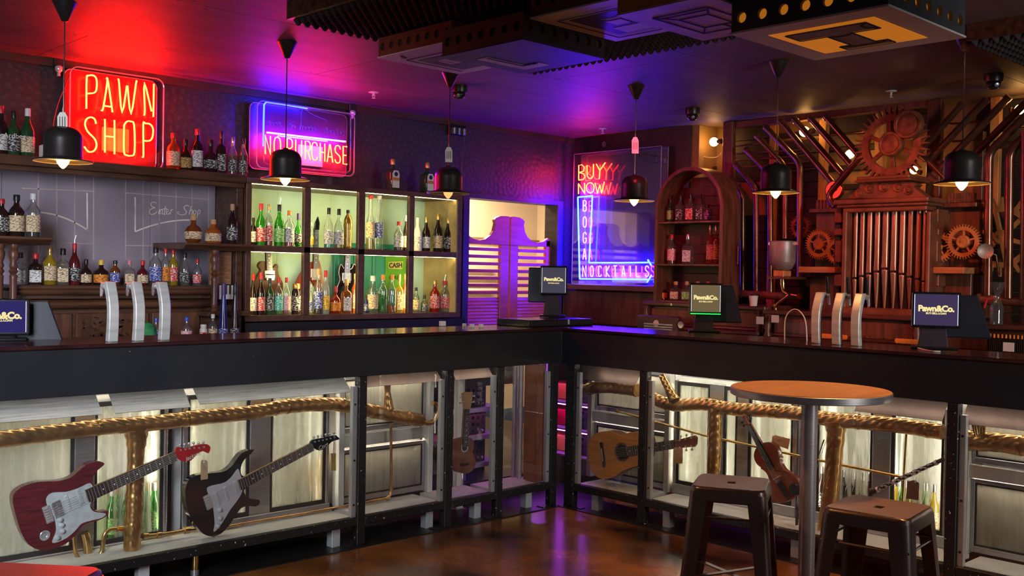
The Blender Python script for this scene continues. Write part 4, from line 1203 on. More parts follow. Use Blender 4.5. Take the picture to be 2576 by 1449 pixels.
# ------------------------------------------------------------------ lit cubby cabinet
cb = thing('lit_cabinet', 'wooden eight-cubby cabinet with mint back, lit from inside, full of bottles', 'cabinet', (-0.5, 1.6, 1.1))
XS = [(-1.347,-0.966), (-0.916,-0.538), (-0.484,-0.105), (-0.056,0.345)]
ZS = [(1.135,1.537), (1.577,1.962)]
CD0, CD1 = 1.40, 1.785
xe = [-1.385]+[x for ab in XS for x in ab]+[0.392]
for k in range(5):
    a, b = xe[2*k], xe[2*k+1]
    G().box(a, b, CD0, CD1 if k in (0, 4) else 1.432, 1.135, 1.962).build('divider', m_cab, cb, bevel=0.003)
G().box(-1.385, 0.392, CD0, CD1, 1.962, 1.995).build('cabinet_top', m_cab, cb, bevel=0.003)
G().box(-1.385, 0.392, CD0, CD1, 1.098, 1.135).build('cabinet_bottom', m_cab, cb, bevel=0.003)
G().box(-1.347, 0.345, CD0, 1.63, 1.537, 1.577).build('middle_shelf', m_cab, cb, bevel=0.003)
for a, b in ((-1.347,-0.940), (-0.939,-0.512), (-0.511,-0.08), (-0.079,0.345)):
    G().box(a, b, CD1-0.008, CD1, 1.135, 1.962).build('back_board', m_mint, cb)
# teal shutter in the lower right cubbies
for x0, x1 in ((-0.50,-0.34), (-0.335,-0.175), (-0.17,-0.01), (-0.005,0.12)):
    s = G().box(x0, x1, 1.735, 1.765, 1.137, 1.575).build('shutter_leaf', m_teal, cb, bevel=0.004)
    G().box(x0+0.025, x1-0.025, 1.729, 1.735, 1.17, 1.535).build('raised_field', m_teal, s, bevel=0.004)
G().box(-0.50, 0.345, 1.735, 1.775, 1.59, 1.625).build('shutter_head', m_teal, cb, bevel=0.004)
for j, (za, zb) in enumerate(ZS):
    for i, (xa, xb) in enumerate(XS):
        G().box(xa+0.006, xb-0.006, CD0+0.022, CD0+0.026, zb-0.0025, zb-0.0005).build('led_strip', m_led_top, cb)
        xs = xa+0.002 if i == 0 else xa-0.014
        G().box(xs, xs+0.010 if i else xs+0.003, CD0+0.034, CD0+0.038, za+0.01, zb-0.02).build('led_strip', m_led, cb)
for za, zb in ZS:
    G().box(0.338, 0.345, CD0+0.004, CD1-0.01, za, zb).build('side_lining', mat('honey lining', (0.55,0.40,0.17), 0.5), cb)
BD = 1.50
Z1, Z0 = 1.577, 1.135
row('in upper first cubby', 'L', BD, Z1, K4, [(136,390,60,'std','dark','white','black'),(208,260,92,'wine','green','red','red'),(280,270,66,'std','clear','red','gold',('red',0.4)),(375,270,92,'wine','green','green','black',('green',0.5),True),(465,325,92,'std','clear','white','orange',('red',0.45)),(548,350,84,'round','green','black','purple',('dark',0.4))])
row('in upper second cubby', 'L', BD, Z1, K4, [(672,430,40,'wine','clear','yellow','white'),(825,300,84,'wine','clear','white','black',('teal',0.14)),(918,310,88,'wine','clear','white','black',('yellow',0.30)),(1000,320,82,'bee','gold',None,'black')])
row('in upper third cubby', 'L', BD, Z1, K4, [(1207,185,78,'tall','clear','cream','red',('yellow',0.2)),(1285,190,76,'tall','clear','blue','white'),(1463,425,88,'std','clear','white','red',('dark',0.42)),(1528,370,52,'wine','dark','cream','white')])
row('in upper fourth cubby', 'L', BD, Z1, K4, [(1635,390,86,'wine','white','white','white'),(1712,385,78,'wine','dark','white','gold'),(1820,355,86,'wine','dark','cream','gold'),(1912,395,84,'wine','dark','black','gold')])
row('in lower first cubby', 'L', BD, Z0, K4, [(136,900,74,'wine','dark','white','red'),(208,890,80,'wine','dark','red','red'),(288,940,74,'std','dkgreen','black','black'),(370,935,80,'std','clear','teal','red',('green',0.12)),(440,935,72,'std','clear','pink','red',('pink',0.5)),(528,990,84,'jar','dark','black','gold')])
row('in lower second cubby', 'L', BD, Z0, K4, [(662,995,40,'wine','clear','blue','silver'),(730,855,82,'std','clear','blue','cork',('dark',0.3)),(795,870,80,'wine','frost','yellow','red'),(885,1015,98,'squat','red','orange','red'),(985,950,90,'square','amber','white','cork'),(1062,900,58,'std','orange','cream','gold')])
row('in lower third cubby', 'L', BD, Z0, K4, [(1163,1090,34,'std','blue','blue','black'),(1225,920,104,'std','clear','cream','white'),(1318,910,84,'std','clear',None,'orange',('green',0.5)),(1402,910,78,'std','clear',None,'orange',('orange',0.2)),(1468,905,66,'square','yellow','cream','gold'),(1518,905,50,'std','orange','cream','orange')])
row('in lower fourth cubby', 'L', BD, Z0, K4, [(1620,1025,60,'std','clear','cream','black'),(1696,1095,66,'squat','clear','black','black'),(1790,960,90,'std','red','red','gold'),(1880,965,90,'std','clear','red','red',None,True)])
# two dark square herb liqueur bottles on the cabinet
for k, (px, top, pl) in enumerate(((988,400,'left'), (1075,409,'right'))):
    p = PY(px, top, 1.50); h = p.z-1.995
    t = bottle((p.x, p.y, 1.995), h, 0.040, 'square', 'dkgreen', None, 'gold', 'dark square liqueur bottle with white and orange label on cabinet, '+pl+' of two', 0.0)
    lz = 1.995+h*0.10
    G().prism([(p.x-0.030,p.y-0.0425,lz),(p.x+0.030,p.y-0.0425,lz),(p.x+0.030,p.y-0.0425,lz+0.10),(p.x+0.018,p.y-0.0425,lz+0.122),(p.x-0.018,p.y-0.0425,lz+0.122),(p.x-0.030,p.y-0.0425,lz+0.10)], (0,0.002,0)).build('paper_label', m_tag_white, t)
    G().box(p.x-0.028, p.x+0.028, p.y-0.0435, p.y-0.0426, lz+0.05, lz+0.072).build('orange_band', CP['orange'], t)
    G().lathe([(0.016,0),(0.016,0.001),(0.012,0.0012)], 14, (p.x, p.y-0.0426, lz+0.096), axis=(0,-1,0)).build('round_emblem', m_ink, t)
# cash poster
t = thing('cash_poster', 'green poster with yellow CASH banner behind the bottom right bottles', 'poster', (-0.16, 1.72, 1.25))
q = PY(*K4(1435,880), 1.722)
G().cbox((q.x, 1.724, q.z), (0.19, 0.003, 0.26)).build('green_sheet', mat('lime green paper', (0.16,0.50,0.03), 0.6), t)
q2 = PY(*K4(1432,822), 1.72)
G().prism([(q2.x-0.066,1.7205,q2.z-0.028),(q2.x+0.062,1.7205,q2.z-0.030),(q2.x+0.070,1.7205,q2.z+0.030),(q2.x-0.064,1.7205,q2.z+0.022)], (0,0.002,0)).build('yellow_banner', mat('pale yellow paper', (0.72,0.66,0.16), 0.6), t)
lettering('CASH', 0.048, (q2.x, 1.7195, q2.z-0.003), (1,0,0.04), (0,0,1), m_ink, t, bold=0.0012)
q3 = PY(*K4(1425,935), 1.72)
lettering('GOLD', 0.036, (q3.x, 1.7215, q3.z), (1,0,0.04), (0,0,1), mat('dark green ink', (0.01,0.12,0.02), 0.6), t, bold=0.001)
# guitars hanging behind the shelves
def hung_guitar(label, ol, mb, edge, na, nb, d, head=None, mh=None, w=0.05):
    pts = smooth_path([PY(*K4(x, y), d) for x, y in ol], 3, True)
    t = thing('wall_guitar', label, 'electric guitar', pts[0])
    n = Vector((0,1,0))
    G().prism(pts, n*0.03).build('body', mb, t, smooth=35, bevel=0.004, seg=2)
    if edge:
        G().tube([p-n*0.0005 for p in pts], 0.0025, 5, closed=True).build('edge_binding', edge, t)
    a, b = PY(*K4(*na), d-0.010), PY(*K4(*nb), d-0.010)
    plank(a, b, w, w*0.82, 0.016, 'L', d, m_rosew, t, 'fretboard')
    frets_and_strings(t, a, b, w, w*0.82, 'L', m_chrome, 20, a+(a-b)*0.22)
    br = a+(a-b)*0.24
    G().cbox(br, (0.06, 0.01, 0.02)).build('bridge', m_chrome, t, bevel=0.002)
    for k in (0.05, 0.15):
        G().cbox(a+(a-b)*k+n*0.004, (0.075, 0.012, 0.034)).build('pickup', m_chrome, t, bevel=0.003)
    if head:
        hp = [PY(*K4(x, y), d-0.008) for x, y in head]
        G().prism(hp, n*0.014).build('headstock', mh or m_gblk, t, bevel=0.002)
    return t
hung_guitar('brown electric guitar hanging in the bottom left lit cubby', [(195,800),(225,785),(262,805),(285,850),(320,845),(350,812),(362,835),(358,870),(375,930),(405,985),(400,1070),(330,1120),(240,1120),(165,1070),(150,985),(180,910),(205,870),(185,835)], mat('brown guitar', (0.13,0.04,0.015), 0.3, 0, 0.4, 5), None, (285,880), (268,600), 1.66, [(250,600),(250,520),(290,510),(296,600)], w=0.045)
hung_guitar('red V-shaped guitar hanging behind the first divider', [(690,790),(735,780),(772,960),(765,1090),(740,1095),(690,990),(640,960),(560,1060),(515,1045),(560,930),(640,810)], mat('cherry red guitar', (0.22,0.025,0.012), 0.3, 0, 0.4, 5), None, (706,860), (712,500), 1.66, [(690,500),(700,440),(728,378),(742,440),(738,500),(722,515)], m_gblk, w=0.042)
hung_guitar('black twin-horned guitar with white edging in the second bottom cubby', [(935,815),(920,850),(915,900),(925,955),(905,1010),(885,1080),(910,1150),(985,1170),(1060,1150),(1085,1080),(1065,1010),(1068,950),(1082,890),(1075,840),(1052,812),(1035,850),(1012,862),(985,868),(960,850)], m_gblk, m_tag_white, (990,900), (1000,600), 1.66, [(975,600),(975,520),(1030,515),(1028,600)], w=0.045)

# ------------------------------------------------------------------ saloon doors
def saloon(label, x0, x1, flip):
    w = x1-x0; y0, y1 = 1.765, 1.798
    t = thing('saloon_door', label, 'door', ((x0+x1)/2, 1.78, 0.75))
    def X(u): return x1-u*w if flip else x0+u*w
    # u=0 hinge side, u=1 meeting edge
    G().box(min(X(0),X(0.11)), max(X(0),X(0.11)), y0, y1, 0.75, 1.715).build('hinge_stile', m_purple, t, bevel=0.004)
    G().box(min(X(0.80),X(1)), max(X(0.80),X(1)), y0, y1, 0.75, 1.66).build('meeting_stile', m_purple, t, bevel=0.004)
    top = [(0.0,1.66),(0.0,1.715),(0.05,1.735),(0.09,1.725),(0.18,1.702),(0.32,1.690),(0.46,1.700),(0.58,1.735),(0.64,1.77),(0.675,1.83),(0.655,1.862),(0.70,1.880),(0.78,1.893),(0.90,1.897),(1.0,1.895),(1.0,1.66)]
    G().prism([(X(u), y0, z) for u, z in top], (0,y1-y0,0)).build('scrolled_head', m_purple, t, bevel=0.003)
    G().box(min(X(0.11),X(0.80)), max(X(0.11),X(0.80)), y0, y1, 0.75, 0.84).build('bottom_rail', m_purple, t, bevel=0.004)
    z = 1.622
    k = 0
    while z > 0.85:
        g = G()
        openp = z > 1.24
        ang = 12 if openp else 62
        c = ((X(0.11)+X(0.80))/2, (y0+y1)/2, z)
        g.cbox(c, (w*0.69, 0.036 if openp else 0.034, 0.008 if not openp else 0.026), Matrix.Rotation(R(ang), 3, 'X'))
        g.build('louvre_slat', m_purple, t, bevel=0.002)
        z -= 0.058 if openp else 0.027
        k += 1
    return t
saloon('left leaf of the purple louvred saloon doors', 0.735, 1.228, False)
saloon('right leaf of the purple louvred saloon doors', 1.240, 1.712, True)
# glimpse of shelves in the back room
t = thing('back_room_shelf', 'shelf of bottles glimpsed through the saloon door slats', 'shelf', (1.5, 3.3, 0))
for z in (1.0, 1.25, 1.5):
    G().box(0.6, 2.6, 3.25, 3.45, z, z+0.02).build('board', m_white, t)
rnd = random.Random(5)
for z in (1.02, 1.27):
    for k in range(11):
        x = 0.9+k*0.11+rnd.uniform(-0.01, 0.01)
        g = G().lathe([(0.032,0),(0.033,0.12),(0.014,0.16),(0.013,0.205)], 8, (x, 3.33, z))
        gm, gw = rnd.choice([(GL['dark'][0],'dark'), (GL['dkgreen'][0],'green'), (GL['dkred'][0],'red'), (m_tag_white,'white')])
        o = g.build('back_room_bottle', gm, smooth=50)
        tag(o, 'small '+gw+' bottle beyond the saloon doors, '+ORD[k]+' from left on '+('lower' if z < 1.1 else 'upper')+' shelf', 'bottle', 'bottles in the room behind the saloon doors')
# ------------------------------------------------------------------ neon signs
FONT = {
 'P': [[(0,0),(0,1),(.6,1),(.92,.92),(1,.75),(.92,.55),(.6,.47),(0,.47)]],
 'A': [[(0,0),(.45,1),(.55,1),(1,0)],[(.16,.3),(.84,.3)]],
 'W': [[(0,1),(.24,0),(.5,.85),(.76,0),(1,1)]],
 'N': [[(0,0),(0,1),(1,0),(1,1)]],
 'S': [[(1,.8),(.85,.96),(.5,1),(.15,.95),(0,.78),(.12,.6),(.5,.5),(.88,.4),(1,.22),(.85,.05),(.5,0),(.15,.05),(0,.2)]],
 'H': [[(0,0),(0,1)],[(1,0),(1,1)],[(0,.5),(1,.5)]],
 'O': [[(.5,1),(.15,.93),(0,.7),(0,.3),(.15,.07),(.5,0),(.85,.07),(1,.3),(1,.7),(.85,.93),(.5,1)]],
 'U': [[(0,1),(0,.25),(.18,.05),(.5,0),(.82,.05),(1,.25),(1,1)]],
 'R': [[(0,0),(0,1),(.6,1),(.92,.92),(1,.75),(.92,.55),(.6,.47),(0,.47)],[(.5,.47),(1,0)]],
 'C': [[(1,.8),(.85,.95),(.5,1),(.15,.93),(0,.7),(0,.3),(.15,.07),(.5,0),(.85,.05),(1,.2)]],
 'E': [[(1,1),(0,1),(0,0),(1,0)],[(0,.5),(.8,.5)]],
 'B': [[(0,0),(0,1),(.6,1),(.92,.9),(.95,.7),(.7,.54),(0,.52)],[(.7,.54),(1,.36),(1,.16),(.75,0),(0,0)]],
 'Y': [[(0,1),(.5,.5),(1,1)],[(.5,.5),(.5,0)]],
 'G': [[(1,.8),(.85,.95),(.5,1),(.15,.93),(0,.7),(0,.3),(.15,.07),(.5,0),(.85,.07),(1,.3),(1,.45),(.55,.45)]],
 'K': [[(0,0),(0,1)],[(1,1),(0,.45),(1,0)]], 'T': [[(0,1),(1,1)],[(.5,1),(.5,0)]], 'I': [[(.5,0),(.5,1)]], 'L': [[(0,1),(0,0),(1,0)]],
}
def neon_tube(pts, m, parent, r=0.0055, name='neon_tube', k=1):
    P = [Vector(p) for p in pts]
    if k > 1: P = smooth_path(P, k)
    return G().tube(P, r, 6).build(name, m, parent, smooth=True)
def letter(ch, q, m, parent, side, d, conv, r=0.0045):
    # q: left-bottom, right-bottom, right-top, left-top in measured coordinates
    (x0,y0),(x1,y1),(x2,y2),(x3,y3) = q
    g = G()
    for st in FONT[ch]:
        pts = []
        for u, v in st:
            x = (x0*(1-u)+x1*u)*(1-v)+(x3*(1-u)+x2*u)*v
            y = (y0*(1-u)+y1*u)*(1-v)+(y3*(1-u)+y2*u)*v
            pts.append(on(side, *conv(x, y), d))
        g.tube(pts, r, 6)
    return g.build('neon_letter', m, parent, smooth=True)
def rounded(x0, x1, z0, z1, r, y, n=5):
    pts = []
    for cx, cz, a in ((x1-r,z1-r,0), (x0+r,z1-r,90), (x0+r,z0+r,180), (x1-r,z0+r,270)):
        for k in range(n+1):
            an = R(a+90*k/n)
            pts.append(Vector((cx+r*math.cos(an), y, cz+r*math.sin(an))))
    return pts
J1 = lambda x, y: (x/2.8985, y/2.898)
m_sign_back = mat('sign backing', (0.12,0.016,0.015), 0.22, 0, 0.2, 6)
m_rim = glass('acrylic rim', (0.9,0.9,0.95), 0.55, 0.12, 0.1, (0.8,0.8,0.85))
# PAWN SHOP
d = 1.60
sg = thing('neon_sign', 'red PAWN SHOP neon sign standing on the top shelf', 'neon sign', (-2.13, 1.63, TOPZ))
G().prism(rounded(-2.405, -1.855, 2.012, 2.550, 0.045, 1.655), (0,0.006,0)).build('backing_panel', m_sign_back, sg)
G().prism(rounded(-2.405, -1.855, 2.012, 2.550, 0.045, 1.560), (0,0.004,0)).build('acrylic_front', m_acrylic, sg)
for y in (1.562, 1.658):
    G().tube(rounded(-2.405, -1.855, 2.012, 2.550, 0.045, y), 0.004, 6, closed=True).build('rim', m_rim, sg)
LET = [
 [[(630,792),(632,572),(645,552),(680,550),(703,575),(705,640),(690,675),(640,682)]],
 [[(738,802),(752,790),(782,600),(775,568)],[(778,568),(788,595),(820,818)],[(752,770),(806,778)]],
 [[(862,578),(868,600),(890,822),(925,625)],[(930,625),(955,832),(992,605),(996,598)]],
 [[(1050,842),(1056,800),(1052,603),(1105,812)],[(1118,852),(1122,612)]],
 [[(700,902),(690,868),(662,855),(632,868),(620,908),(640,960),(690,1012),(704,1060),(685,1100),(645,1106),(614,1068)]],
 [[(765,868),(765,1112)],[(835,876),(835,1124)],[(765,992),(835,1000)]],
 [[(905,912),(925,886),(955,886),(978,912),(981,1108),(955,1135),(925,1131),(904,1105),(905,912)]],
 [[(1038,1142),(1046,1128),(1045,906),(1060,900),(1095,906),(1116,940),(1111,1000),(1090,1026),(1045,1026)]],
]
for st in LET:
    g = G()
    for s_ in st: g.tube(smooth_path([PY(*J1(x, y), d) for x, y in s_], 3), 0.0050, 6)
    g.build('neon_letter', m_red_neon, sg, smooth=True)
    for s_ in st[:2]:
        p = PY(*J1(*s_[0]), d)
        G().tube([p, p+Vector((0,0.05,0))], 0.003, 6).build('standoff', m_unlit, sg)
G().box(-2.19, -2.03, 1.635, 1.652, 2.10, 2.24).build('transformer', mat('amber box', (0.65,0.40,0.10), 0.4), sg, bevel=0.004)
pts = [PY(x, y, 1.62) for x, y in ((176,188),(160,225),(146,260),(136,300),(133,335),(140,370))]
neon_tube(pts, mat('red flex', (0.25,0.02,0.02), 0.4), sg, 0.003, 'power_cord', 4)
# NO PURCHASE
J3 = lambda x, y: (600+x/4.293, 200+y/4.293)
sg = thing('neon_sign', 'blue and red NO PURCHASE neon sign standing on the lit cabinet', 'neon sign', (-0.84, 1.63, 1.995))
G().prism(rounded(-1.225, -0.470, 2.080, 2.510, 0.04, 1.655), (0,0.006,0)).build('backing_panel', mat('violet sign backing', (0.07,0.035,0.08), 0.22, 0, 0.2, 6), sg)
G().prism(rounded(-1.225, -0.470, 2.080, 2.510, 0.04, 1.560), (0,0.004,0)).build('acrylic_front', m_acrylic, sg)
for y in (1.562, 1.658):
    G().tube(rounded(-1.225, -0.470, 2.080, 2.510, 0.04, y), 0.004, 6, closed=True).build('rim', m_rim, sg)
for x in (-1.05, -0.64):
    G().box(x-0.02, x+0.02, 1.60, 1.66, 1.995, 2.085).build('foot', m_acrylic, sg)
neon_tube([PY(*J3(x, y), 1.60) for x, y in ((268,720),(272,420),(276,272),(300,243),(500,272),(740,312))], m_blue_soft, sg, 0.0055)
neon_tube([PY(*J3(x, y), 1.60) for x, y in ((740,312),(980,346),(1180,374),(1212,395),(1212,700),(1205,980),(1170,1010),(800,975))], m_unlit, sg, 0.0050, 'unlit_tube')
neon_tube([PY(*J3(x, y), 1.60) for x, y in ((800,975),(320,920),(275,890),(268,720))], m_unlit, sg, 0.0050, 'unlit_tube')
neon_tube([PY(*J3(x, y), 1.60) for x, y in ((305,572),(1155,671))], m_white_neon, sg, 0.0065)
neon_tube([PY(*J3(x, y), 1.615) for x, y in ((425,608),(960,668))], m_white_neon, sg, 0.0040)
def ytop(x): return 603+(x-295)*0.141
def ybot(x): return 803+(x-285)*0.128
for ch, a, b in (('N',290,345),('O',385,455),('P',525,583),('U',618,682),('R',722,776),('C',792,852),('H',882,932),('A',958,1018),('S',1042,1100),('E',1130,1170)):
    letter(ch, [(a,ybot(a)),(b,ybot(b)),(b,ytop(b)),(a,ytop(a))], m_red_neon, sg, 'L', 1.60, J3, 0.0042)
rnd = random.Random(11)
for a, b in ((300,470),(530,620),(650,830),(920,1160)):   # upper line of script, switched off
    pts = []
    n = int((b-a)/9)
    for k in range(n):
        x = a+(b-a)*k/(n-1)
        yy = 470+(x-300)*0.13+34*math.sin(k*1.7)*(0.7+0.3*math.sin(k*0.6))
        pts.append(PY(*J3(x+10*math.cos(k*1.7), yy), 1.60))
    neon_tube(pts, m_unlit, sg, 0.0028, 'unlit_script', 2)
neon_tube([PY(*J3(x, y), 1.61) for x, y in ((690,320),(675,380),(680,450),(665,540))], m_unlit, sg, 0.0022, 'wire')
neon_tube([PY(*J3(x, y), 1.61) for x, y in ((740,335),(800,380),(920,425),(960,450))], m_unlit, sg, 0.0022, 'wire')
q0, q1 = PY(*J3(640,700), 1.645), PY(*J3(905,950), 1.645)
G().box(q0.x, q1.x, 1.640, 1.650, q1.z, q0.z).build('transformer', m_tag_white, sg, bevel=0.003)
# BUY NOW with the L-shaped blue arrow
J6 = lambda x, y: (1380+x/3.294, 340+y/3.294)
D = 1.80
sg = thing('neon_sign', 'BUY NOW neon sign with blue L-shaped arrow on the right wall', 'neon sign', (1.84, 1.1, 1.34))
ya, yb = PX(1447,500,1.78).y, PX(1666,500,1.78).y
G().box(1.842, 1.848, yb, ya, 1.352, 2.44).build('backing_panel', mat('mirror black acrylic', (0.30,0.27,0.33), 0.04, 0.75, 0.1), sg)
G().box(1.755, 1.759, yb, ya, 1.352, 2.44).build('acrylic_front', m_acrylic, sg)
for a, b in (((1.757,yb,2.44),(1.757,ya,2.44)), ((1.757,ya,1.352),(1.757,ya,2.44)), ((1.757,yb,1.352),(1.757,yb,2.44)), ((1.757,yb,1.352),(1.757,ya,1.352)), ((1.845,yb,2.44),(1.845,ya,2.44)), ((1.845,yb,1.352),(1.845,yb,2.44))):
    G().tube([a, b], 0.0035, 6).build('rim', m_rim, sg)
G().box(1.757, 1.846, yb, ya, 2.438, 2.444).build('top_cover', m_acrylic, sg)
for st in ([[(250,372),(250,250),(275,245),(295,265),(290,298),(255,310)],[(255,310),(290,320),(302,345),(286,368),(250,372)]],
           [[(318,250),(320,338),(335,358),(358,356),(370,335),(372,240)]],
           [[(395,240),(425,292)],[(470,228),(425,292),(420,364)]],
           [[(248,487),(248,402)],[(248,402),(298,482)],[(298,482),(298,396)]],
           [[(345+33*math.cos(R(a)), 436+43*math.sin(R(a))) for a in range(0, 361, 30)]],
           [[(385,396),(405,482)],[(405,482),(425,412)],[(425,412),(440,482)],[(440,482),(462,386)]]):
    g = G()
    for s_ in st: g.tube([PX(*J6(x, y), D) for x, y in s_], 0.0048, 6)
    g.build('neon_letter', m_red_soft, sg, smooth=True)
for pts in ([(243,515),(250,850),(258,1190)], [(258,1191),(540,1193),(832,1196)], [(243,514),(365,503)], [(363,503),(350,780),(335,1056)], [(335,1057),(580,1057),(822,1055)], [(822,1032),(852,1082)], [(852,1162),(815,1220)]):
    neon_tube([PX(*J6(x, y), D) for x, y in pts], m_blue_neon, sg, 0.0070)
for ch, x, y in (('B',300,585),('O',300,720),('G',300,850),('A',298,985),('N',296,1128),('O',358,1128),('C',424,1128),('K',490,1128),('T',552,1128),('A',620,1128),('I',678,1128),('L',738,1128),('S',815,1128)):
    hh, ww = 44, 13
    letter(ch, [(x-ww,y+hh),(x+ww,y+hh),(x+ww,y-hh),(x-ww,y-hh)], emit('pink red neon', (1.0,0.06,0.09), 12.0), sg, 'R', D+0.005, J6, 0.0038)
p0, p1 = PX(*J6(530,1222), 1.825), PX(*J6(815,1140), 1.825)
G().box(1.815, 1.838, p1.y, p0.y, p0.z, p1.z).build('transformer', mat('white enamel', (0.75,0.75,0.78), 0.3), sg, bevel=0.004)
t = G().box(1.70, 1.905, yb-0.02, ya+0.02, 1.305, 1.350)
tag(t.build('sign_ledge', mat('plum ledge', (0.16,0.05,0.09), 0.4), bevel=0.004), 'plum painted ledge under the BUY NOW sign', 'shelf')
G().box(1.80, 1.903, 0.50, 1.70, 1.02, 1.30).build('dado_panel', m_wood_red, bpy.data.objects['wall_right'], bevel=0.01)
G().lathe([(0.012,0),(0.022,0.004),(0.024,0.010)], 14, PX(1521,363,1.90), axis=(-1,0,0)).build('cable_grommet', m_steel, bpy.data.objects['wall_right'], smooth=50)
# ------------------------------------------------------------------ arched bottle cabinet on the right
AX = 1.52
yl, yr = PX(1646,640,AX).y, PX(1817,640,AX).y
ztop = PX(1735,419,AX).z
rad = (yl-yr)/2; yc = (yl+yr)/2; zs = ztop-rad; AB = 1.74
zbot = PX(1735,762,AX).z
t_arch = thing('arched_cabinet', 'arched timber shelf cabinet with dim red bottles, right of the BUY NOW sign', 'cabinet', (1.63, yc, zbot))
th = 0.028
def arch_path(r, n=18):
    return [(yl-(rad-r)*0-0 if False else yc+r, zbot)]+[(yc+r*math.cos(R(180*k/n)), zs+r*math.sin(R(180*k/n))) for k in range(n+1)]+[(yc-r, zbot)]
o_, i_ = arch_path(rad), arch_path(rad-th)
g = G(); n = len(o_)
vs = [(AX,y,z) for y, z in o_]+[(AX,y,z) for y, z in i_]+[(AB,y,z) for y, z in o_]+[(AB,y,z) for y, z in i_]
fs = []
for k in range(n-1):
    fs += [(k,k+1,n+k+1,n+k), (2*n+k,3*n+k,3*n+k+1,2*n+k+1), (k,2*n+k,2*n+k+1,k+1), (n+k,n+k+1,3*n+k+1,3*n+k)]
g.add(vs, fs)
g.build('arch_frame', m_wood_red, t_arch, smooth=40)
ri = rad-th
z = zbot
k = 0
while z < ztop-th-0.02:
    z1 = min(z+0.072, ztop-th-0.001)
    half = ri if z1 <= zs else math.sqrt(max(0.0, ri*ri-(z1-zs)**2))
    if half > 0.03:
        G().box(AB-0.016, AB-0.004, yc-half, yc+half, z+0.001, z1-0.002).build('back_plank', mat('dark red plank', (0.075,0.018,0.016), 0.5, 0, 0.3, 5, (1,8,1)), t_arch, bevel=0.002)
    z = z1; k += 1
shz = [zbot+0.012, PX(1733,664,AX).z, PX(1733,556,AX).z]
for z in shz:
    G().box(AX+0.004, AB-0.02, yr+th, yl-th, z-0.014, z).build('shelf_board', m_wood_red, t_arch, bevel=0.002)
G().lathe([(0.006,0),(0.006,0.13),(0.0,0.131)], 8, (PX(1828,665,1.70).x-0.0, yr-0.012, PX(1828,665,1.70).z)).build('latch_rod', m_steel, t_arch)
AD = 1.62
row('on top arched shelf', 'R', AD, shz[2], ID, [(1686,500,18,'std','dkgreen','green','black'),(1712,490,22,'square','clear','black','black'),(1737,487,23,'square','clear','red','black'),(1762,490,20,'square','clear','black','black'),(1779,515,16,'jar','clear','blue','black')])
row('on middle arched shelf', 'R', AD, shz[1], ID, [(1664,590,20,'std','clear','pink','blue'),(1690,590,22,'std','clear','pink','red',('amber',0.4)),(1731,589,26,'square','clear','white','silver'),(1788,566,20,'std','amber','cream','silver',('yellow',0.6)),(1802,566,16,'std','amber','gold','silver')])
row('on bottom arched shelf', 'R', AD, shz[0], ID, [(1667,718,24,'std','dark','orange','black'),(1700,708,26,'square','clear','cream','cork'),(1728,708,24,'square','clear','green','cork'),(1756,708,24,'square','clear','cream','cork'),(1782,708,22,'square','clear','cream','cork')])

# ------------------------------------------------------------------ old pianos used as the rear bench
m_piano = wood('piano mahogany', (0.055,0.016,0.010), (0.13,0.042,0.024), 0.28, 4, (8,1,8), coat=0.3)
pz = zbot
def piano(label, ya, yb, top, fx, tx=1.92):
    t = thing('upright_piano', label, 'piano', (1.6, (ya+yb)/2, 0))
    G().box(fx+0.10, tx, yb, ya, 0.0, top-0.03).build('case', m_piano, t, bevel=0.004)
    G().box(fx+0.06, tx, yb-0.012, ya+0.012, top-0.03, top).build('lid', m_piano, t, bevel=0.006)
    G().box(fx+0.085, fx+0.10, yb+0.06, ya-0.06, top-0.155, top-0.05).build('upper_panel', m_wood_red, t, bevel=0.006)
    G().box(fx, fx+0.10, yb, ya, top-0.20, top-0.175).build('fallboard', m_piano, t, bevel=0.006)
    G().box(fx, fx+0.10, yb, ya, 0.80, top-0.205).build('key_bed', m_piano, t, bevel=0.004)
    G().tube([(fx+0.09,yb,top-0.165),(fx+0.09,ya,top-0.165)], 0.012, 8).build('roll_moulding', m_piano, t, smooth=60)
    for s_ in (ya-0.03, yb+0.03):
        G().lathe([(0.020,0),(0.026,0.03),(0.016,0.06),(0.024,0.10),(0.014,0.13),(0.022,0.17)], 12, (fx+0.06, s_, top-0.20)).build('turned_leg', m_wood_red, t, smooth=50)
    return t
p1 = piano('old upright piano under the arched cabinet', yl+0.05, -0.50, pz, 1.40, 1.90)
p2 = piano('old upright piano behind the right beer taps', -0.53, -1.62, 1.215, 1.36)
p3 = piano('old upright piano at the far right behind the till', -1.66, -3.2, 1.19, 1.36)
m_obead = mat('orange carving', (0.70,0.22,0.03), 0.5)
for a, b in ((2068,2126), (2256,2330)):
    for k in range(11):
        px = a+(b-a)*k/10
        py = 845+(px-2068)*0.065
        q = PX(px, py, 1.355)
        G().lathe([(0.0,0.0),(0.012,0.002),(0.016,0.0),(0.014,-0.004)], 10, (1.358, q.y, q.z), axis=(-1,0,0)).build('carved_bead', m_obead, p2 if a < 2200 else p3, smooth=50)
q = PX(2200, 853, 1.355)
lettering('&', 0.05, (1.357, q.y+0.075, q.z), (0,-1,0), (0,0,1), m_brass, p2, shear=0.3)
lettering('Tumba', 0.05, (1.357, q.y-0.02, q.z), (0,-1,0), (0,0,1), m_brass, p2, shear=0.3)
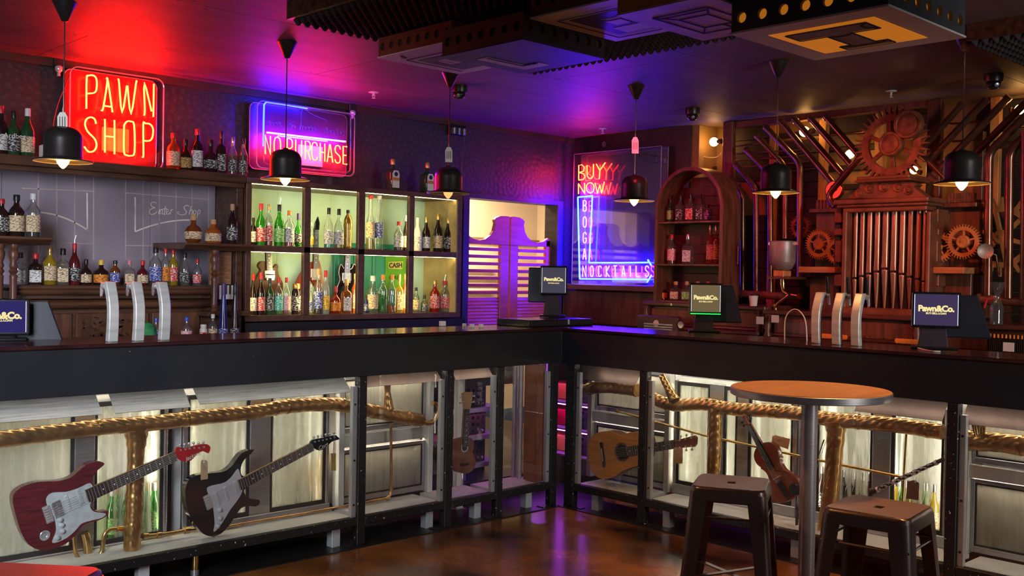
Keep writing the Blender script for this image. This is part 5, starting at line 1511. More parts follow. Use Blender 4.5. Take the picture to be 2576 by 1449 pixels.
# exposed piano strings at the far right
t = thing('piano_harp', 'exposed piano strings and brass pins at the far right edge', 'piano harp', (1.33, -2.35, 0.9))
for k in range(26):
    y = PX(2490+k*5, 850, 1.33).y
    G().tube([(1.335,y,0.92),(1.335,y,1.115)], 0.0022, 5).build('wire', m_brass, t)
    if k % 2 == 0:
        G().lathe([(0.006,0),(0.006,0.02),(0.0,0.022)], 8, (1.335, y, 1.118)).build('pin', m_obead, t)
G().box(1.34, 1.355, -3.0, PX(2486,850,1.33).y+0.01, 0.9, 1.14).build('sound_board', m_gloss_black, t)
q = PX(2537, 873, 1.32)
G().cbox((1.322, q.y, q.z), (0.002, 0.06, 0.05)).build('price_card', m_tag_white, t)
for k, (px, py) in enumerate(((1911,806), (1949,802))):
    q = PX(px, py, 1.375)
    tag(G().cbox((1.378, q.y, q.z), (0.004, 0.055, 0.05)).build('price_card', m_tag_white), ('left' if k == 0 else 'right')+' of two white price cards on the piano behind the tall till', 'card')
tr = thing('tape_deck', 'old reel device lying on the piano left of the tall till', 'tape deck', (1.38, 0.25, 1.02))
G().box(1.33, 1.395, 0.12, yl-0.0, 1.005, 1.14).build('housing', mat('brown bakelite', (0.06,0.02,0.015), 0.35), tr, bevel=0.01)
q = PX(1648, 800, 1.33)
for dy in (0.0, -0.22):
    G().lathe([(0.0,0.0),(0.024,0.002),(0.026,-0.006)], 16, (1.329, q.y-0.01+dy, 1.085), axis=(-1,0,0)).build('dial', m_tag_white if dy == 0 else m_steel, tr, smooth=50)
for k in range(4):
    G().box(1.322, 1.329, 0.16, 0.42, 1.02+k*0.018, 1.030+k*0.018).build('chrome_trim', m_steel, tr)

# ------------------------------------------------------------------ timber frame, pipes and gears of the organ wall
def upright(label, px, py0, py1, X, w=0.055, m=None):
    a, b = PX(px, py0, X), PX(px, py1, X)
    g = G().box(X, X+0.05, a.y-w/2, a.y+w/2, b.z, min(a.z, 2.598))
    return tag(g.build('timber_stud', m or m_wood_orange, bevel=0.003), label, 'timber stud')
upright('raw pine stud left of the first pendant over the pipes', 1946, 200, 790, 2.06, 0.05)
upright('raw pine stud behind the diagonal pipes, left of the big gear', 2072, 200, 790, 2.06, 0.055)
upright('raw pine stud behind the big gear', 2214, 200, 520, 2.06, 0.06)
upright('raw pine stud right of the rightmost pendant', 2505, 200, 520, 2.06, 0.06)
upright('short pine stud beside the corner bulb', 1729, 250, 700, 1.93, 0.07)
upright('wide dark timber post right of the corner bulb', 1832, 250, 790, 1.90, 0.085, m_wood_red)
upright('dark timber post right of the big gear', 2352, 200, 790, 1.92, 0.09, m_wood_red)
upright('dark timber post behind the vertical pipes, right end', 2462, 330, 790, 2.0, 0.06, m_wood)
g = G().bar(PX(1850,316,1.96), PX(2345,258,1.96), 0.06, 0.05)
tag(g.build('timber_beam', m_wood_red, bevel=0.004), 'dark timber beam along the ceiling above the pipes', 'beam')
for k, (x0, y0, x1, y1) in enumerate(((1848,368,1912,361),(1848,387,2040,376),(1848,404,2045,390),(1870,421,2035,407),(1985,432,2050,424),(1975,356,2040,350),(2090,340,2180,330),(2090,375,2170,368))):
    a, b = PX(x0, y0, 2.04), PX(x1, y1, 2.04)
    nm = ['top','second','third','fourth','fifth'][k] if k < 5 else ['short upper','gear-side upper','gear-side lower'][k-5]
    tag(G().tube([a, b], 0.007, 8).build('batten_rod', m_iron, smooth=60), nm+' thin horizontal rod behind the left diagonal pipes', 'rod')
for k, (x0, y0, x1, y1) in enumerate(((2388,312,2470,306),(2395,356,2480,350),(2515,372,2576,366),(2400,388,2500,380),(2545,322,2600,316))):
    a, b = PX(x0, y0, 2.04), PX(x1, y1, 2.04)
    tag(G().tube([a, b], 0.007, 8).build('batten_rod', m_iron, smooth=60), ['uppermost','second','rightmost lower','lowest','rightmost upper'][k]+' thin horizontal rod behind the right diagonal pipes', 'rod')
for x0, x1, y0, y1 in ((1850,1936,318,455), (1958,2058,352,640), (2088,2200,282,338), (2236,2346,246,330), (1740,1800,420,560)):  # dark boards added where the recess lies in shade away from the bulbs
    a, b = PX(x0, (y0+y1)/2, 2.12), PX(x1, (y0+y1)/2, 2.12)
    zt, zb_ = PX((x0+x1)/2, y0, 2.12).z, PX((x0+x1)/2, y1, 2.12).z
    nb = max(1, int(round((zt-zb_)/0.11))); hb = (zt-zb_)/nb
    for k in range(nb):
        G().box(2.112, 2.134, b.y, a.y, zb_+k*hb+0.002, zb_+(k+1)*hb-0.002).build('board', m_dark_wall, cl, bevel=0.002)
def wpipe(label, pts, r=0.022, X=1.86, m=None, cat='pipe', open_end=False):
    P = [PX(x, y, X) for x, y in pts]
    # rounded elbows
    Q = [P[0]]
    for i in range(1, len(P)-1):
        a = (P[i-1]-P[i]); b = (P[i+1]-P[i])
        la = min(a.length*0.45, 0.05); lb = min(b.length*0.45, 0.05)
        p0 = P[i]+a.normalized()*la; p2 = P[i]+b.normalized()*lb
        for k in range(5):
            u = k/4
            Q.append(p0*(1-u)**2+P[i]*2*u*(1-u)+p2*u*u)
    Q.append(P[-1])
    t = thing('organ_pipe', label, cat, Q[-1])
    G().tube(Q, r, 12).build('tube', m or m_iron, t, smooth=60)
    dv = (Q[1]-Q[0]).normalized()
    G().tube([Q[0]-dv*0.004, Q[0]+dv*0.02], r*1.14, 12).build('collar', m or m_iron, t, smooth=60)
    for i in range(1, len(P)-1):
        a = (P[i-1]-P[i]).normalized()
        c = P[i]+a*0.06
        G().tube([c, c+a*0.014], r*1.16, 12).build('coupling', m or m_iron, t, smooth=60)
    return t
wpipe('lowest bent pipe beside the arched cabinet', [(1836,447),(1868,486),(1868,738)], 0.020)
wpipe('second bent pipe from the arched cabinet', [(1850,414),(1902,474),(1902,740)], 0.020)
wpipe('third bent pipe, passing behind the first pendant', [(1876,376),(1938,440),(1938,742)], 0.021)
wpipe('fourth bent pipe, ending over the bucket', [(1904,342),(1975,418),(1975,600)], 0.021, 1.87)
wpipe('fifth bent pipe with tall elbow right of the pendant', [(1926,320),(2012,410),(2012,700)], 0.022)
wpipe('long diagonal pipe, leftmost of four reaching the cross pipe', [(1963,304),(2096,462)], 0.022)
wpipe('long diagonal pipe, second of four reaching the cross pipe', [(1998,300),(2118,437)], 0.022)
wpipe('long diagonal pipe, third of four reaching the cross pipe', [(2038,297),(2140,414)], 0.022)
wpipe('long diagonal pipe, rightmost of four reaching the cross pipe', [(2077,294),(2160,390)], 0.022)
wpipe('cross pipe slanting down left of the big gear', [(2168,390),(2082,492),(2100,520)], 0.022, 1.80)
wpipe('pipe slanting right of the big gear, leftmost of the right group', [(2421,262),(2318,376)], 0.021)
wpipe('second slanting pipe right of the big gear, open-ended', [(2482,250),(2338,402)], 0.022)
wpipe('third slanting pipe right of the big gear, open-ended', [(2538,244),(2362,428)], 0.022)
wpipe('fourth slanting pipe, running out of frame at the upper right', [(2600,238),(2420,420)], 0.022)
wpipe('bent pipe dropping beside the horn at the right', [(2610,262),(2488,384),(2484,748)], 0.025, 1.80)
wpipe('bent pipe dropping between horn and wooden gear', [(2640,280),(2540,382),(2536,750)], 0.026, 1.78)
wpipe('vertical pipe at the right edge of the view', [(2579,330),(2575,752)], 0.022, 1.76)
wpipe('thin cross pipe slanting behind the rightmost pendant', [(2312,382),(2380,452)], 0.014, 1.80)
wpipe('horizontal pipe along the foot of the left pipes', [(1862,738),(1940,744),(2014,744)], 0.026, 1.84, m_rust)
wpipe('horizontal pipe along the foot of the right pipes', [(2462,752),(2520,756),(2590,760)], 0.030, 1.80, m_wood_red)
wpipe('rusty outlet pipe under the bucket', [(1968,690),(1970,738),(2008,744)], 0.018, 1.70, m_copper)
wpipe('curved copper hose beside the clear dispenser', [(1985,742),(1948,770),(1955,792),(1975,812),(1978,850)], 0.012, 1.55, m_copper)

def gear(name, label, px, py, X, R_tip, R_root, R_in, teeth, thick, m, spokes=6, hub=0.3, phase=0.0, cat='gear', extra=None):
    c = PX(px, py, X)
    t = thing(name, label, cat, c)
    def pt(r, a): return Vector((0, r*math.cos(a), r*math.sin(a)))
    g = G()
    ol, il = [], []
    for k in range(teeth):
        a0 = 2*math.pi*k/teeth+phase; da = 2*math.pi/teeth
        for f, r in ((0.0, R_root), (0.28, R_root), (0.42, R_tip), (0.58, R_tip), (0.78, R_root)):
            ol.append(pt(r, a0+f*da)); il.append(pt(R_in, a0+f*da))
    n = len(ol)
    e = Vector((thick,0,0))
    vs = [c+p for p in ol]+[c+p for p in il]+[c+p+e for p in ol]+[c+p+e for p in il]
    fs = []
    for k in range(n):
        l = (k+1) % n
        fs += [(k,l,n+l,n+k), (2*n+k,3*n+k,3*n+l,2*n+l), (k,2*n+k,2*n+l,l), (n+k,n+l,3*n+l,3*n+k)]
    g.add(vs, fs)
    g.build('toothed_ring', m, t)
    rh = R_in*hub
    for k in range(spokes):
        a = 2*math.pi*k/spokes+phase+0.3
        G().bar(c+pt(rh*0.8, a)+e*0.5, c+pt(R_in*1.03, a)+e*0.5, R_in*0.17, thick*0.8, up=(-1,0,0)).build('spoke', m, t, bevel=0.002)
    G().lathe([(rh*1.15,-thick),(rh*1.15,0.004),(rh*0.95,0.010),(rh*0.8,0.008),(rh*0.25,0.010),(rh*0.2,0.016),(0.0,0.016)], 24, c, axis=(-1,0,0)).build('hub', m, t, smooth=40)
    if extra: extra(t, c, pt)
    return t
def discs(t, c, pt):
    for q, rr in ((PX(2240,362,1.60), 0.078), (PX(2284,313,1.60), 0.092)):
        G().lathe([(rr,-0.03),(rr,0.006),(rr*0.93,0.014),(rr*0.78,0.014),(rr*0.72,0.008),(rr*0.66,0.012),(rr*0.2,0.013),(rr*0.08,0.009),(0.0,0.008)], 30, q, axis=(-1,0,0)).build('flanged_disc', m_rust, t, smooth=40)
gear('iron_gear', 'big rusted iron gear with two flanged discs on top of the organ', 2240, 364, 1.64, 0.245, 0.195, 0.150, 38, 0.03, m_rust, 6, 0.34, 0.1, extra=discs)
gear('timber_gear', 'larger timber gear on the shelf left of the organ', 2059, 614, 1.76, 0.104, 0.088, 0.066, 36, 0.02, m_gear_wood, 5, 0.52)
gear('timber_gear', 'smaller timber gear meshing with it, left of the organ', 2104, 632, 1.75, 0.088, 0.073, 0.05, 28, 0.02, m_gear_wood, 5, 0.35, 0.1)
gear('timber_gear', 'larger timber gear on the shelf right of the organ', 2422, 608, 1.74, 0.108, 0.092, 0.07, 36, 0.02, m_gear_wood, 5, 0.5, 0.05)
gear('timber_gear', 'smaller timber gear meshing with it, right of the organ', 2362, 622, 1.76, 0.096, 0.080, 0.055, 30, 0.02, m_gear_wood, 5, 0.35, 0.13)
gear('timber_gear', 'very large pale timber gear behind the right-hand pipes', 2516, 596, 1.92, 0.245, 0.190, 0.155, 26, 0.03, m_gear_wood, 6, 0.25, 0.0)
gear('iron_gear', 'small dark gear peeping out above the bucket', 2012, 570, 1.90, 0.085, 0.070, 0.05, 20, 0.02, m_rust, 4, 0.35)
# organ: pediment, case, pipes
OX = 1.62
og = thing('pipe_organ', 'bronze pipe organ with carved pediment on the right wall', 'organ', (OX+0.1, PX(2230,700,OX).y, 1.22))
def slab(x0, y0, x1, y1, xa, xb, name, m, bev=0.006):
    a, b = PX(x0, (y0+y1)/2, OX), PX(x1, (y0+y1)/2, OX)
    zt = PX((x0+x1)/2, y0, OX).z; zb_ = PX((x0+x1)/2, y1, OX).z
    return G().box(xa, xb, min(a.y,b.y), max(a.y,b.y), zb_, zt).build(name, m, og, bevel=bev)
m_case = mat('rusted brown casing', (0.19,0.065,0.030), 0.5, 0.1, 0.35, 10, (1,1,1), 0.15)
slab(2106, 500, 2345, 512, OX-0.06, 1.9, 'cornice', m_case)
slab(2112, 512, 2340, 520, OX-0.04, 1.9, 'cornice_step', m_case)
slab(2124, 520, 2334, 532, OX-0.02, 1.9, 'head_rail', m_case)
slab(2164, 443, 2296, 452, OX-0.05, 1.85, 'upper_ledge', m_case)
slab(2160, 452, 2300, 458, OX-0.06, 1.85, 'upper_ledge_step', m_case)
zp = lambda x, y: PX(x, y, OX)
G().prism([zp(2128,500), zp(2162,470), zp(2158,466), zp(2168,458), zp(2292,456), zp(2304,464), zp(2296,470), zp(2334,498)], (0.10,0,0)).build('pediment', m_case, og, bevel=0.004)
for x, y in ((2163,486),(2188,474),(2224,471),(2260,471),(2286,478)):
    G().lathe([(0.034,0),(0.030,0.008),(0.018,0.004),(0.014,0.012),(0.0,0.014)], 12, zp(x, y)-Vector((0.001,0,0)), axis=(-1,0,0)).build('rosette', m_rust, og, smooth=40)
slab(2120, 532, 2131, 792, OX-0.02, 1.9, 'side_post', m_case)
slab(2331, 532, 2341, 792, OX-0.02, 1.9, 'side_post', m_case)
slab(2131, 532, 2331, 792, 1.82, 1.86, 'back_board', m_dark_wall)
slab(2112, 776, 2340, 792, OX-0.05, 1.9, 'toe_board', m_case)
J5 = lambda x, y: (2090+x/4.83, 480+y/4.83)
tops = [235,310,395,490,575,680,785,890,985,1075,1150]
bots = [212,292,375,465,560,660,765,865,960,1055,1130]
mou = [1090,1070,1045,1015,990,955,990,1020,1055,1080,1110]
wid = [52,54,60,66,70,80,76,70,64,58,44]
for k in range(11):
    a = PX(*J5(tops[k],200), OX+0.06); m_ = PX(*J5((bots[k]),mou[k]), OX+0.06)
    y = m_.y; zt = a.z; zm = m_.z
    r = wid[k]/4.83/2/FPX*depth(m_)*1.08
    zf = PX(*J5(bots[k],1440), OX+0.06).z
    G().lathe([(r,zm+0.012),(r,zt-0.01),(r*0.98,zt)], 16, (OX+0.06, y, 0)).build('speaking_pipe', m_organ, og, smooth=60)
    G().lathe([(r*0.22,zf),(r*0.35,zf+0.02),(r*1.02,zm-0.012),(r*1.05,zm-0.006),(r*0.98,zm-0.002)], 16, (OX+0.06, y, 0)).build('pipe_foot', m_organ, og, smooth=60)
    # flattened upper lip
    lip = 0.13+0.02*(5-abs(k-5))
    G().prism([(OX+0.06-r*1.03,y-r*0.72,zm+0.012),(OX+0.06-r*1.03,y+r*0.72,zm+0.012),(OX+0.06-r*1.04,y,zm+lip)], (r*0.35,0,0)).build('upper_lip', m_organ, og)
    G().box(OX+0.06-r*1.0, OX+0.06-r*0.55, y-r*0.72, y+r*0.72, zm-0.001, zm+0.0115).build('mouth', m_black, og)
# flanking columns
for px in (2108, 2350):
    for y0, y1, w in ((525,560,14),(575,592,16),(605,660,12),(690,720,16)):
        a = PX(px, y0, 1.70); b = PX(px, y1, 1.70); hw = w/2/FPX*depth(a)*1.4
        o = G().box(1.70, 1.86, a.y-hw, a.y+hw, b.z, a.z)
        o.build('flank_block', m_case, og, bevel=0.005)
    a = PX(px, 520, 1.74); b = PX(px, 790, 1.74)
    G().box(1.74, 1.88, a.y-0.02, a.y+0.02, b.z, a.z).build('flank_column', m_dark_wall, og)
# shelves with the gears
for lab, x0, x1, yy0, yy1 in (('timber shelf under the gears left of the organ',2008,2100,671,686), ('timber shelf under the gears right of the organ',2336,2424,672,688)):
    a, b = PX(x0, 678, 1.66), PX(x1, 678, 1.66)
    t = thing('gear_shelf', lab, 'shelf', (1.75, (a.y+b.y)/2, a.z))
    zt, zb_ = PX((x0+x1)/2, yy0, 1.66).z, PX((x0+x1)/2, yy1, 1.66).z
    G().box(1.66, 1.90, b.y, a.y, zb_, zt).build('plank', wood('pine plank', (0.32,0.13,0.05), (0.5,0.22,0.08), 0.55, 4, (8,1,8)), t, bevel=0.003)
    G().box(1.80, 2.13, b.y+0.01, a.y-0.01, 1.20, zb_).build('support_board', m_wood_red, t, bevel=0.003)
    G().box(1.88, 1.92, b.y, a.y, zt, zt+0.40).build('backing_board', m_wood_red, t, bevel=0.003)
    mid = (a.y+b.y)/2
    for k in range(9):
        y = b.y+0.03+k*(a.y-b.y-0.06)/8
        G().box(1.84, 1.878, y-0.011, y+0.011, zt+0.405, zt+0.465).build('small_drawer', m_wood, t, bevel=0.002)
    G().box(1.80, 1.90, b.y-0.01, a.y+0.01, zt+0.375, zt+0.402).build('cap_rail', m_wood_red, t, bevel=0.003)
# horn, bucket, red lamp
q = PX(2478, 632, 1.70)
t = thing('horn', 'small grey horn bell pointing out beside the right pipes', 'horn', q)
G().lathe([(0.044,0.02),(0.046,0.022),(0.040,0.014),(0.026,-0.01),(0.015,-0.05),(0.012,-0.09)], 20, q, axis=(-1,-0.5,0)).build('bell', mat('grey tin', (0.32,0.27,0.23), 0.5, 0.6), t, smooth=60)
G().lathe([(0.020,-0.004),(0.0,-0.006)], 16, q, axis=(-1,-0.5,0)).build('throat', m_black, t)
G().tube([q+Vector((0.03,0.015,0)), q+Vector((0.09,-0.03,-0.02)), q+Vector((0.09,-0.05,-0.14))], 0.007, 8).build('stem', m_iron, t, smooth=60)
a, b = PX(1968, 607, 1.60), PX(1968, 680, 1.60)
t = thing('tin_bucket', 'dented grey tin bucket on a timber block among the pipes', 'bucket', b)
h = a.z-b.z; r = 33/FPX*depth(a)
G().lathe([(r*0.45,0.0),(r*0.72,h*0.06),(r*0.93,h*0.25),(r*0.95,h*0.28),(r*0.97,h*0.30),(r*1.0,h*0.97),(r*1.06,h*0.985),(r*1.06,h),(r*0.98,h),(r*0.93,h*0.35),(r*0.6,h*0.1),(0,h*0.08)], 26, b).build('pail', mat('galvanised tin', (0.36,0.33,0.32), 0.45, 0.6, 0.35, 6), t, smooth=40)
G().cbox(b+Vector((0,0,-0.022)), (0.10,0.08,0.04)).build('block', m_wood_orange, t, bevel=0.004)
G().box(1.55, 2.0, b.y-0.09, b.y+0.09, b.z-0.06, b.z-0.043).build('bracket', m_wood, t)
for s_ in (-1, 1):
    G().lathe([(0.012,-0.01),(0.012,0.01)], 10, b+Vector((0,s_*r*1.08,h*0.92)), axis=(-1,0,0)).build('lug', m_chrome, t)
q = PX(2098, 478, 1.84)
t = thing('red_lamp', 'round red signal lamp behind the slanting cross pipe', 'lamp', q)
G().lathe([(0.062,-0.03),(0.066,0.0),(0.060,0.006)], 22, q, axis=(-1,0,0)).build('housing', m_iron, t, smooth=50)
G().lathe([(0.058,0.006),(0.045,0.022),(0.0,0.032)], 22, q, axis=(-1,0,0)).build('lens', emit('red lens', (1.0,0.03,0.02), 0.8), t, smooth=50)
# wall bulbs
def globe(label, px, py, X, r, aim=(0,-1,0), m=None):
    c = PX(px, py, X)
    t = thing('globe_bulb', label, 'light bulb', c)
    pr = [(0.0,-r)]+[(r*math.cos(R(a)), r*math.sin(R(a))) for a in range(-75, 76, 15)]+[(r*0.25,r*1.02)]
    G().lathe(pr, 18, c, axis=aim, capt=True).build('glass_globe', m or m_globe, t, smooth=True)
    v = Vector(aim).normalized()
    G().tube([c+v*r*0.98, c+v*r*1.55], r*0.42, 12).build('socket', m_gloss_black, t, smooth=50)
    G().tube([c+v*r*1.55, c+v*r*2.1], r*0.6, 12).build('mount', m_wood_red, t)
    return t
globe('lit globe bulb in the corner above the arched cabinet', 1796, 357, 1.98, 0.034)
globe('lit globe bulb behind the diagonal pipes', 2024, 331, 1.96, 0.036)
globe('lit bulb glaring left of the big gear', 2138, 388, 1.97, 0.030, (0,1,0))
globe('lit bulb low right behind the big gear', 2299, 428, 1.98, 0.026, (0,-1,-0.4))
globe('lit bulb at the upper right edge behind the slanting pipes', 2566, 275, 1.96, 0.030, (0,1,0))
cc = [PX(x, y, 2.0) for x, y in ((1752,340),(1757,370),(1768,392),(1790,397),(1806,394),(1814,385))]
t = thing('lamp_cable', 'pale cable looping below the corner globe bulb', 'cable', cc[0])
G().tube(smooth_path(cc, 4), 0.004, 6).build('flex', m_tag_white, t, smooth=60)
c = PX(1745, 345, 1.97)
t = thing('junction_box', 'cluster of plugs and wiring above the arched cabinet', 'wiring', c)
G().cbox(c, (0.05,0.06,0.05)).build('box', mat('brown box', (0.16,0.08,0.05), 0.5), t, bevel=0.006)
for k in range(3):
    G().tube([c+Vector((-0.02,0.02*k-0.02,-0.02)), c+Vector((-0.03,0.02*k-0.03,-0.09)), c+Vector((-0.02,0.015*k-0.01,-0.2))], 0.003, 5).build('wire', m_black, t)
# ------------------------------------------------------------------ pendants
PEND = [((-2.885,0.36), 'left end, in front of the red PAWN SHOP sign'), ((-1.785,0.30), 'in front of the NO PURCHASE sign'), ((-0.70,0.28), 'in front of the lit cubbies, by the saloon doors'),
        ((0.33,-0.28), 'in front of the BUY NOW sign'), ((0.26,-1.32), 'in front of the diagonal pipes'), ((0.28,-2.31), 'right end, before the vertical pipes')]
m_shade = mat('black enamel shade', (0.045,0.038,0.036), 0.33, 0.6, 0.2)
m_shade_in = mat('shade lining', (0.55,0.42,0.20), 0.4, 0.3, 0.1)
def pendant(loc, label, bulb=None):
    x, y = loc
    t = thing('pendant_lamp', label, 'pendant lamp', (x, y, 1.86))
    G().lathe([(0.010,CEIL-0.085),(0.014,CEIL-0.082),(0.052,CEIL-0.002),(0.050,CEIL-0.0005)], 20, (x, y, 0)).build('ceiling_cone', m_shade, t, smooth=40)
    G().tube([(x,y,CEIL-0.08),(x,y,2.04)], 0.0028, 6).build('cord', m_gloss_black, t)
    zb_ = 1.905
    pr = [(0.128,zb_-0.012),(0.126,zb_-0.008),(0.085,zb_+0.002),(0.082,zb_+0.01),(0.082,zb_+0.085),(0.078,zb_+0.108),(0.066,zb_+0.126),(0.046,zb_+0.138),(0.016,zb_+0.143),(0.012,zb_+0.150),(0.0,zb_+0.150)]
    s = G().lathe(pr, 32, (x, y, 0), capb=False).build('shade', m_shade, t, smooth=40)
    G().lathe([(r-0.003 if r > 0.02 else r, z-0.003) for r, z in pr[:9]], 32, (x, y, 0), capb=False, capt=False).build('lining', m_shade_in, s, smooth=40)
    G().lathe([(0.016,zb_+0.135),(0.016,zb_+0.05),(0.013,zb_+0.045)], 12, (x, y, 0)).build('socket', m_brass, t, smooth=40)
    G().lathe([(0.0,zb_-0.045),(0.006,zb_-0.043),(0.014,zb_-0.034),(0.023,zb_-0.022),(0.029,zb_-0.005),(0.028,zb_+0.012),(0.020,zb_+0.032),(0.013,zb_+0.046)], 16, (x, y, 0)).build('bulb', bulb or m_bulb, t, smooth=True)
    return t
for (xy, where) in PEND:
    pendant(xy, 'black dome pendant lamp '+where, emit('dimmed filament bulb', (1.0,0.52,0.16), 0.6) if 'saloon' in where else None)
def cord_tag(label, px, py0, py1, w, d, side='L', strips=1):
    a, b = PY(px, py0, d), PY(px, py1, d)
    t = thing('paper_tag', label, 'tag', b)
    hw = w/2/FPX*depth(a)
    r = Vector((0.70,-0.71,0)); n = Vector((0.71,0.70,0))
    G().prism([b-r*hw, b+r*hw, a+r*hw-Vector((0,0,0.02)), a+r*hw*0.5, a-r*hw*0.5, a-r*hw-Vector((0,0,0.02))], n*0.0015).build('card', m_tag_white, t)
    g = G()
    for k in range(3):
        c = (a+b)/2+r*hw*0.5*(k-1)
        g.bar(c+Vector((0,0,0.02))-n*0.0008, c-Vector((0,0,0.025))-n*0.0008, 0.003, 0.001, up=-n)
    g.build('handwriting', m_ink, t)
    G().tube([a, a+Vector((0,0,0.02))], 0.001, 4).build('string', m_tag_white, t)
    return t
cord_tag('white paper tag hanging on the leftmost pendant cord', 157, 282, 328, 26, PEND[0][0][1]-0.02)
cord_tag('cream paper tag hanging on the pendant cord by the lit cubbies', 1129, 370, 408, 18, PEND[2][0][1]-0.02)
cord_tag('cream paper tag hanging on the pendant cord before the BUY NOW sign', 1598, 345, 386, 17, PEND[3][0][1]-0.02)

# ------------------------------------------------------------------ ceiling things
def dome(label, px, py):
    p = PZ(px, py, CEIL); x, y = p.x, p.y
    t = thing('dome_camera', label, 'security camera', (x, y, CEIL))
    G().lathe([(0.050,CEIL),(0.052,CEIL-0.03),(0.048,CEIL-0.045),(0.040,CEIL-0.048)], 20, (x, y, 0)).build('housing', m_shade, t, smooth=40)
    G().lathe([(0.040,CEIL-0.048),(0.038,CEIL-0.065),(0.028,CEIL-0.080),(0.012,CEIL-0.087),(0.0,CEIL-0.088)], 20, (x, y, 0)).build('dome', mat('smoked dome', (0.02,0.02,0.024), 0.05, 0, 0.1), t, smooth=True)
    G().lathe([(0.012,0),(0.012,0.012),(0.0,0.014)], 12, (x-0.030, y-0.026, CEIL-0.066), axis=(-0.7,-0.6,-0.4)).build('lens', m_steel, t, smooth=40)
dome('black dome camera on the ceiling above the lit cubbies', 1156, 215)
dome('black dome camera on the ceiling by the corner bulb', 1742, 272)
dome('black dome camera on the ceiling at the right end', 2500, 186)
def sprinkler(label, px, py):
    p = PZ(px, py, CEIL); x, y = p.x, p.y
    t = thing('sprinkler_head', label, 'sprinkler', (x, y, CEIL))
    G().lathe([(0.034,CEIL),(0.033,CEIL-0.004),(0.012,CEIL-0.007)], 18, (x, y, 0)).build('rosette', m_white, t, smooth=40)
    G().tube([(x,y,CEIL-0.006),(x,y,CEIL-0.024)], 0.006, 8).build('nozzle', m_white, t)
    g = G()
    for s_ in (-1, 1):
        g.tube([(x+s_*0.006,y,CEIL-0.012),(x+s_*0.012,y,CEIL-0.024),(x,y,CEIL-0.038)], 0.002, 5)
    g.build('yoke', m_white, t)
    G().lathe([(0.0,CEIL-0.040),(0.013,CEIL-0.040),(0.013,CEIL-0.038)], 12, (x, y, 0)).build('deflector', m_white, t)
sprinkler('white ceiling sprinkler beyond the NO PURCHASE sign', 940, 232)
sprinkler('white ceiling sprinkler before the BUY NOW sign', 1516, 323)
sprinkler('white ceiling sprinkler above the big gear', 2242, 229)
def bracket_spot(label, px, py, d):
    p = PY(px, py, d)
    t = thing('wall_bracket', label, 'wall fitting', p)
    G().cbox(p+Vector((0,0.03,0.05)), (0.05,0.06,0.05)).build('bracket', m_black, t, bevel=0.004)
    G().lathe([(0.012,0.03),(0.022,0.02),(0.020,0.0),(0.008,-0.012),(0.010,-0.03)], 12, p+Vector((0,0,0.0))).build('fitting', m_chrome, t, smooth=50)
bracket_spot('small chrome fitting on the wall beside the PAWN SHOP sign', 148, 178, 1.66)
bracket_spot('small chrome fitting on the wall right of the NO PURCHASE sign', 887, 288, 1.66)
p = PY(1148, 328, 1.69)
t = thing('power_box', 'small black power box with plugs high on the left wall', 'power box', p)
G().cbox(p, (0.17,0.04,0.08)).build('box', m_gloss_black, t, bevel=0.006)
for k in range(3):
    G().cbox(p+Vector((-0.05+0.05*k,-0.03,-0.01)), (0.02,0.03,0.05)).build('plug', m_steel, t, bevel=0.003)
G().tube([p+Vector((0.05,-0.03,-0.03)), p+Vector((0.04,-0.03,-0.20)), p+Vector((0.03,-0.02,-0.40))], 0.004, 6).build('lead', m_black, t)

# acoustic foam sheets
m_foam = mat('charcoal acoustic foam', (0.030,0.026,0.026), 0.9, 0, 0.2, 30)
def foam(label, x0, x1, y0, y1, z, pitch=0.046, h=0.045):
    t = thing('acoustic_foam', label, 'foam panel', ((x0+x1)/2, (y0+y1)/2, z))
    G().box(x0, x1, y0, y1, z, CEIL-0.003).build('backing_board', mat('foam backing', (0.06,0.035,0.02), 0.8), t)
    nx, ny = int((x1-x0)/pitch), int((y1-y0)/pitch)
    px, py = (x1-x0)/nx, (y1-y0)/ny
    vs, fs = [], []
    for i in range(nx):
        for j in range(ny):
            a, b = x0+i*px, y0+j*py
            o = len(vs)
            vs += [(a,b,z-0.001),(a+px,b,z-0.001),(a+px,b+py,z-0.001),(a,b+py,z-0.001),
                   (a+px*0.36,b+py*0.36,z-h*0.9),(a+px*0.64,b+py*0.36,z-h*0.9),(a+px*0.64,b+py*0.64,z-h*0.9),(a+px*0.36,b+py*0.64,z-h*0.9),(a+px*0.5,b+py*0.5,z-h)]
            fs += [(o,o+1,o+5,o+4),(o+1,o+2,o+6,o+5),(o+2,o+3,o+7,o+6),(o+3,o,o+4,o+7),(o+4,o+5,o+8),(o+5,o+6,o+8),(o+6,o+7,o+8),(o+7,o+4,o+8)]
    g = G(); g.add(vs, fs)
    o = g.build('foam_peaks', m_foam, t, smooth=50)
    o['kind'] = 'stuff'
    G().box(x0-0.022, x0, y0, y1, z-0.02, CEIL-0.001).build('edge_batten', m_wood, t)
foam('wide black egg-crate foam panel on the ceiling above the letter boxes', -2.19, -0.67, -3.6, -0.39, 2.545)
foam('black egg-crate foam panel on the ceiling at the upper right', 0.12, 1.55, -4.4, -2.39, 2.545)

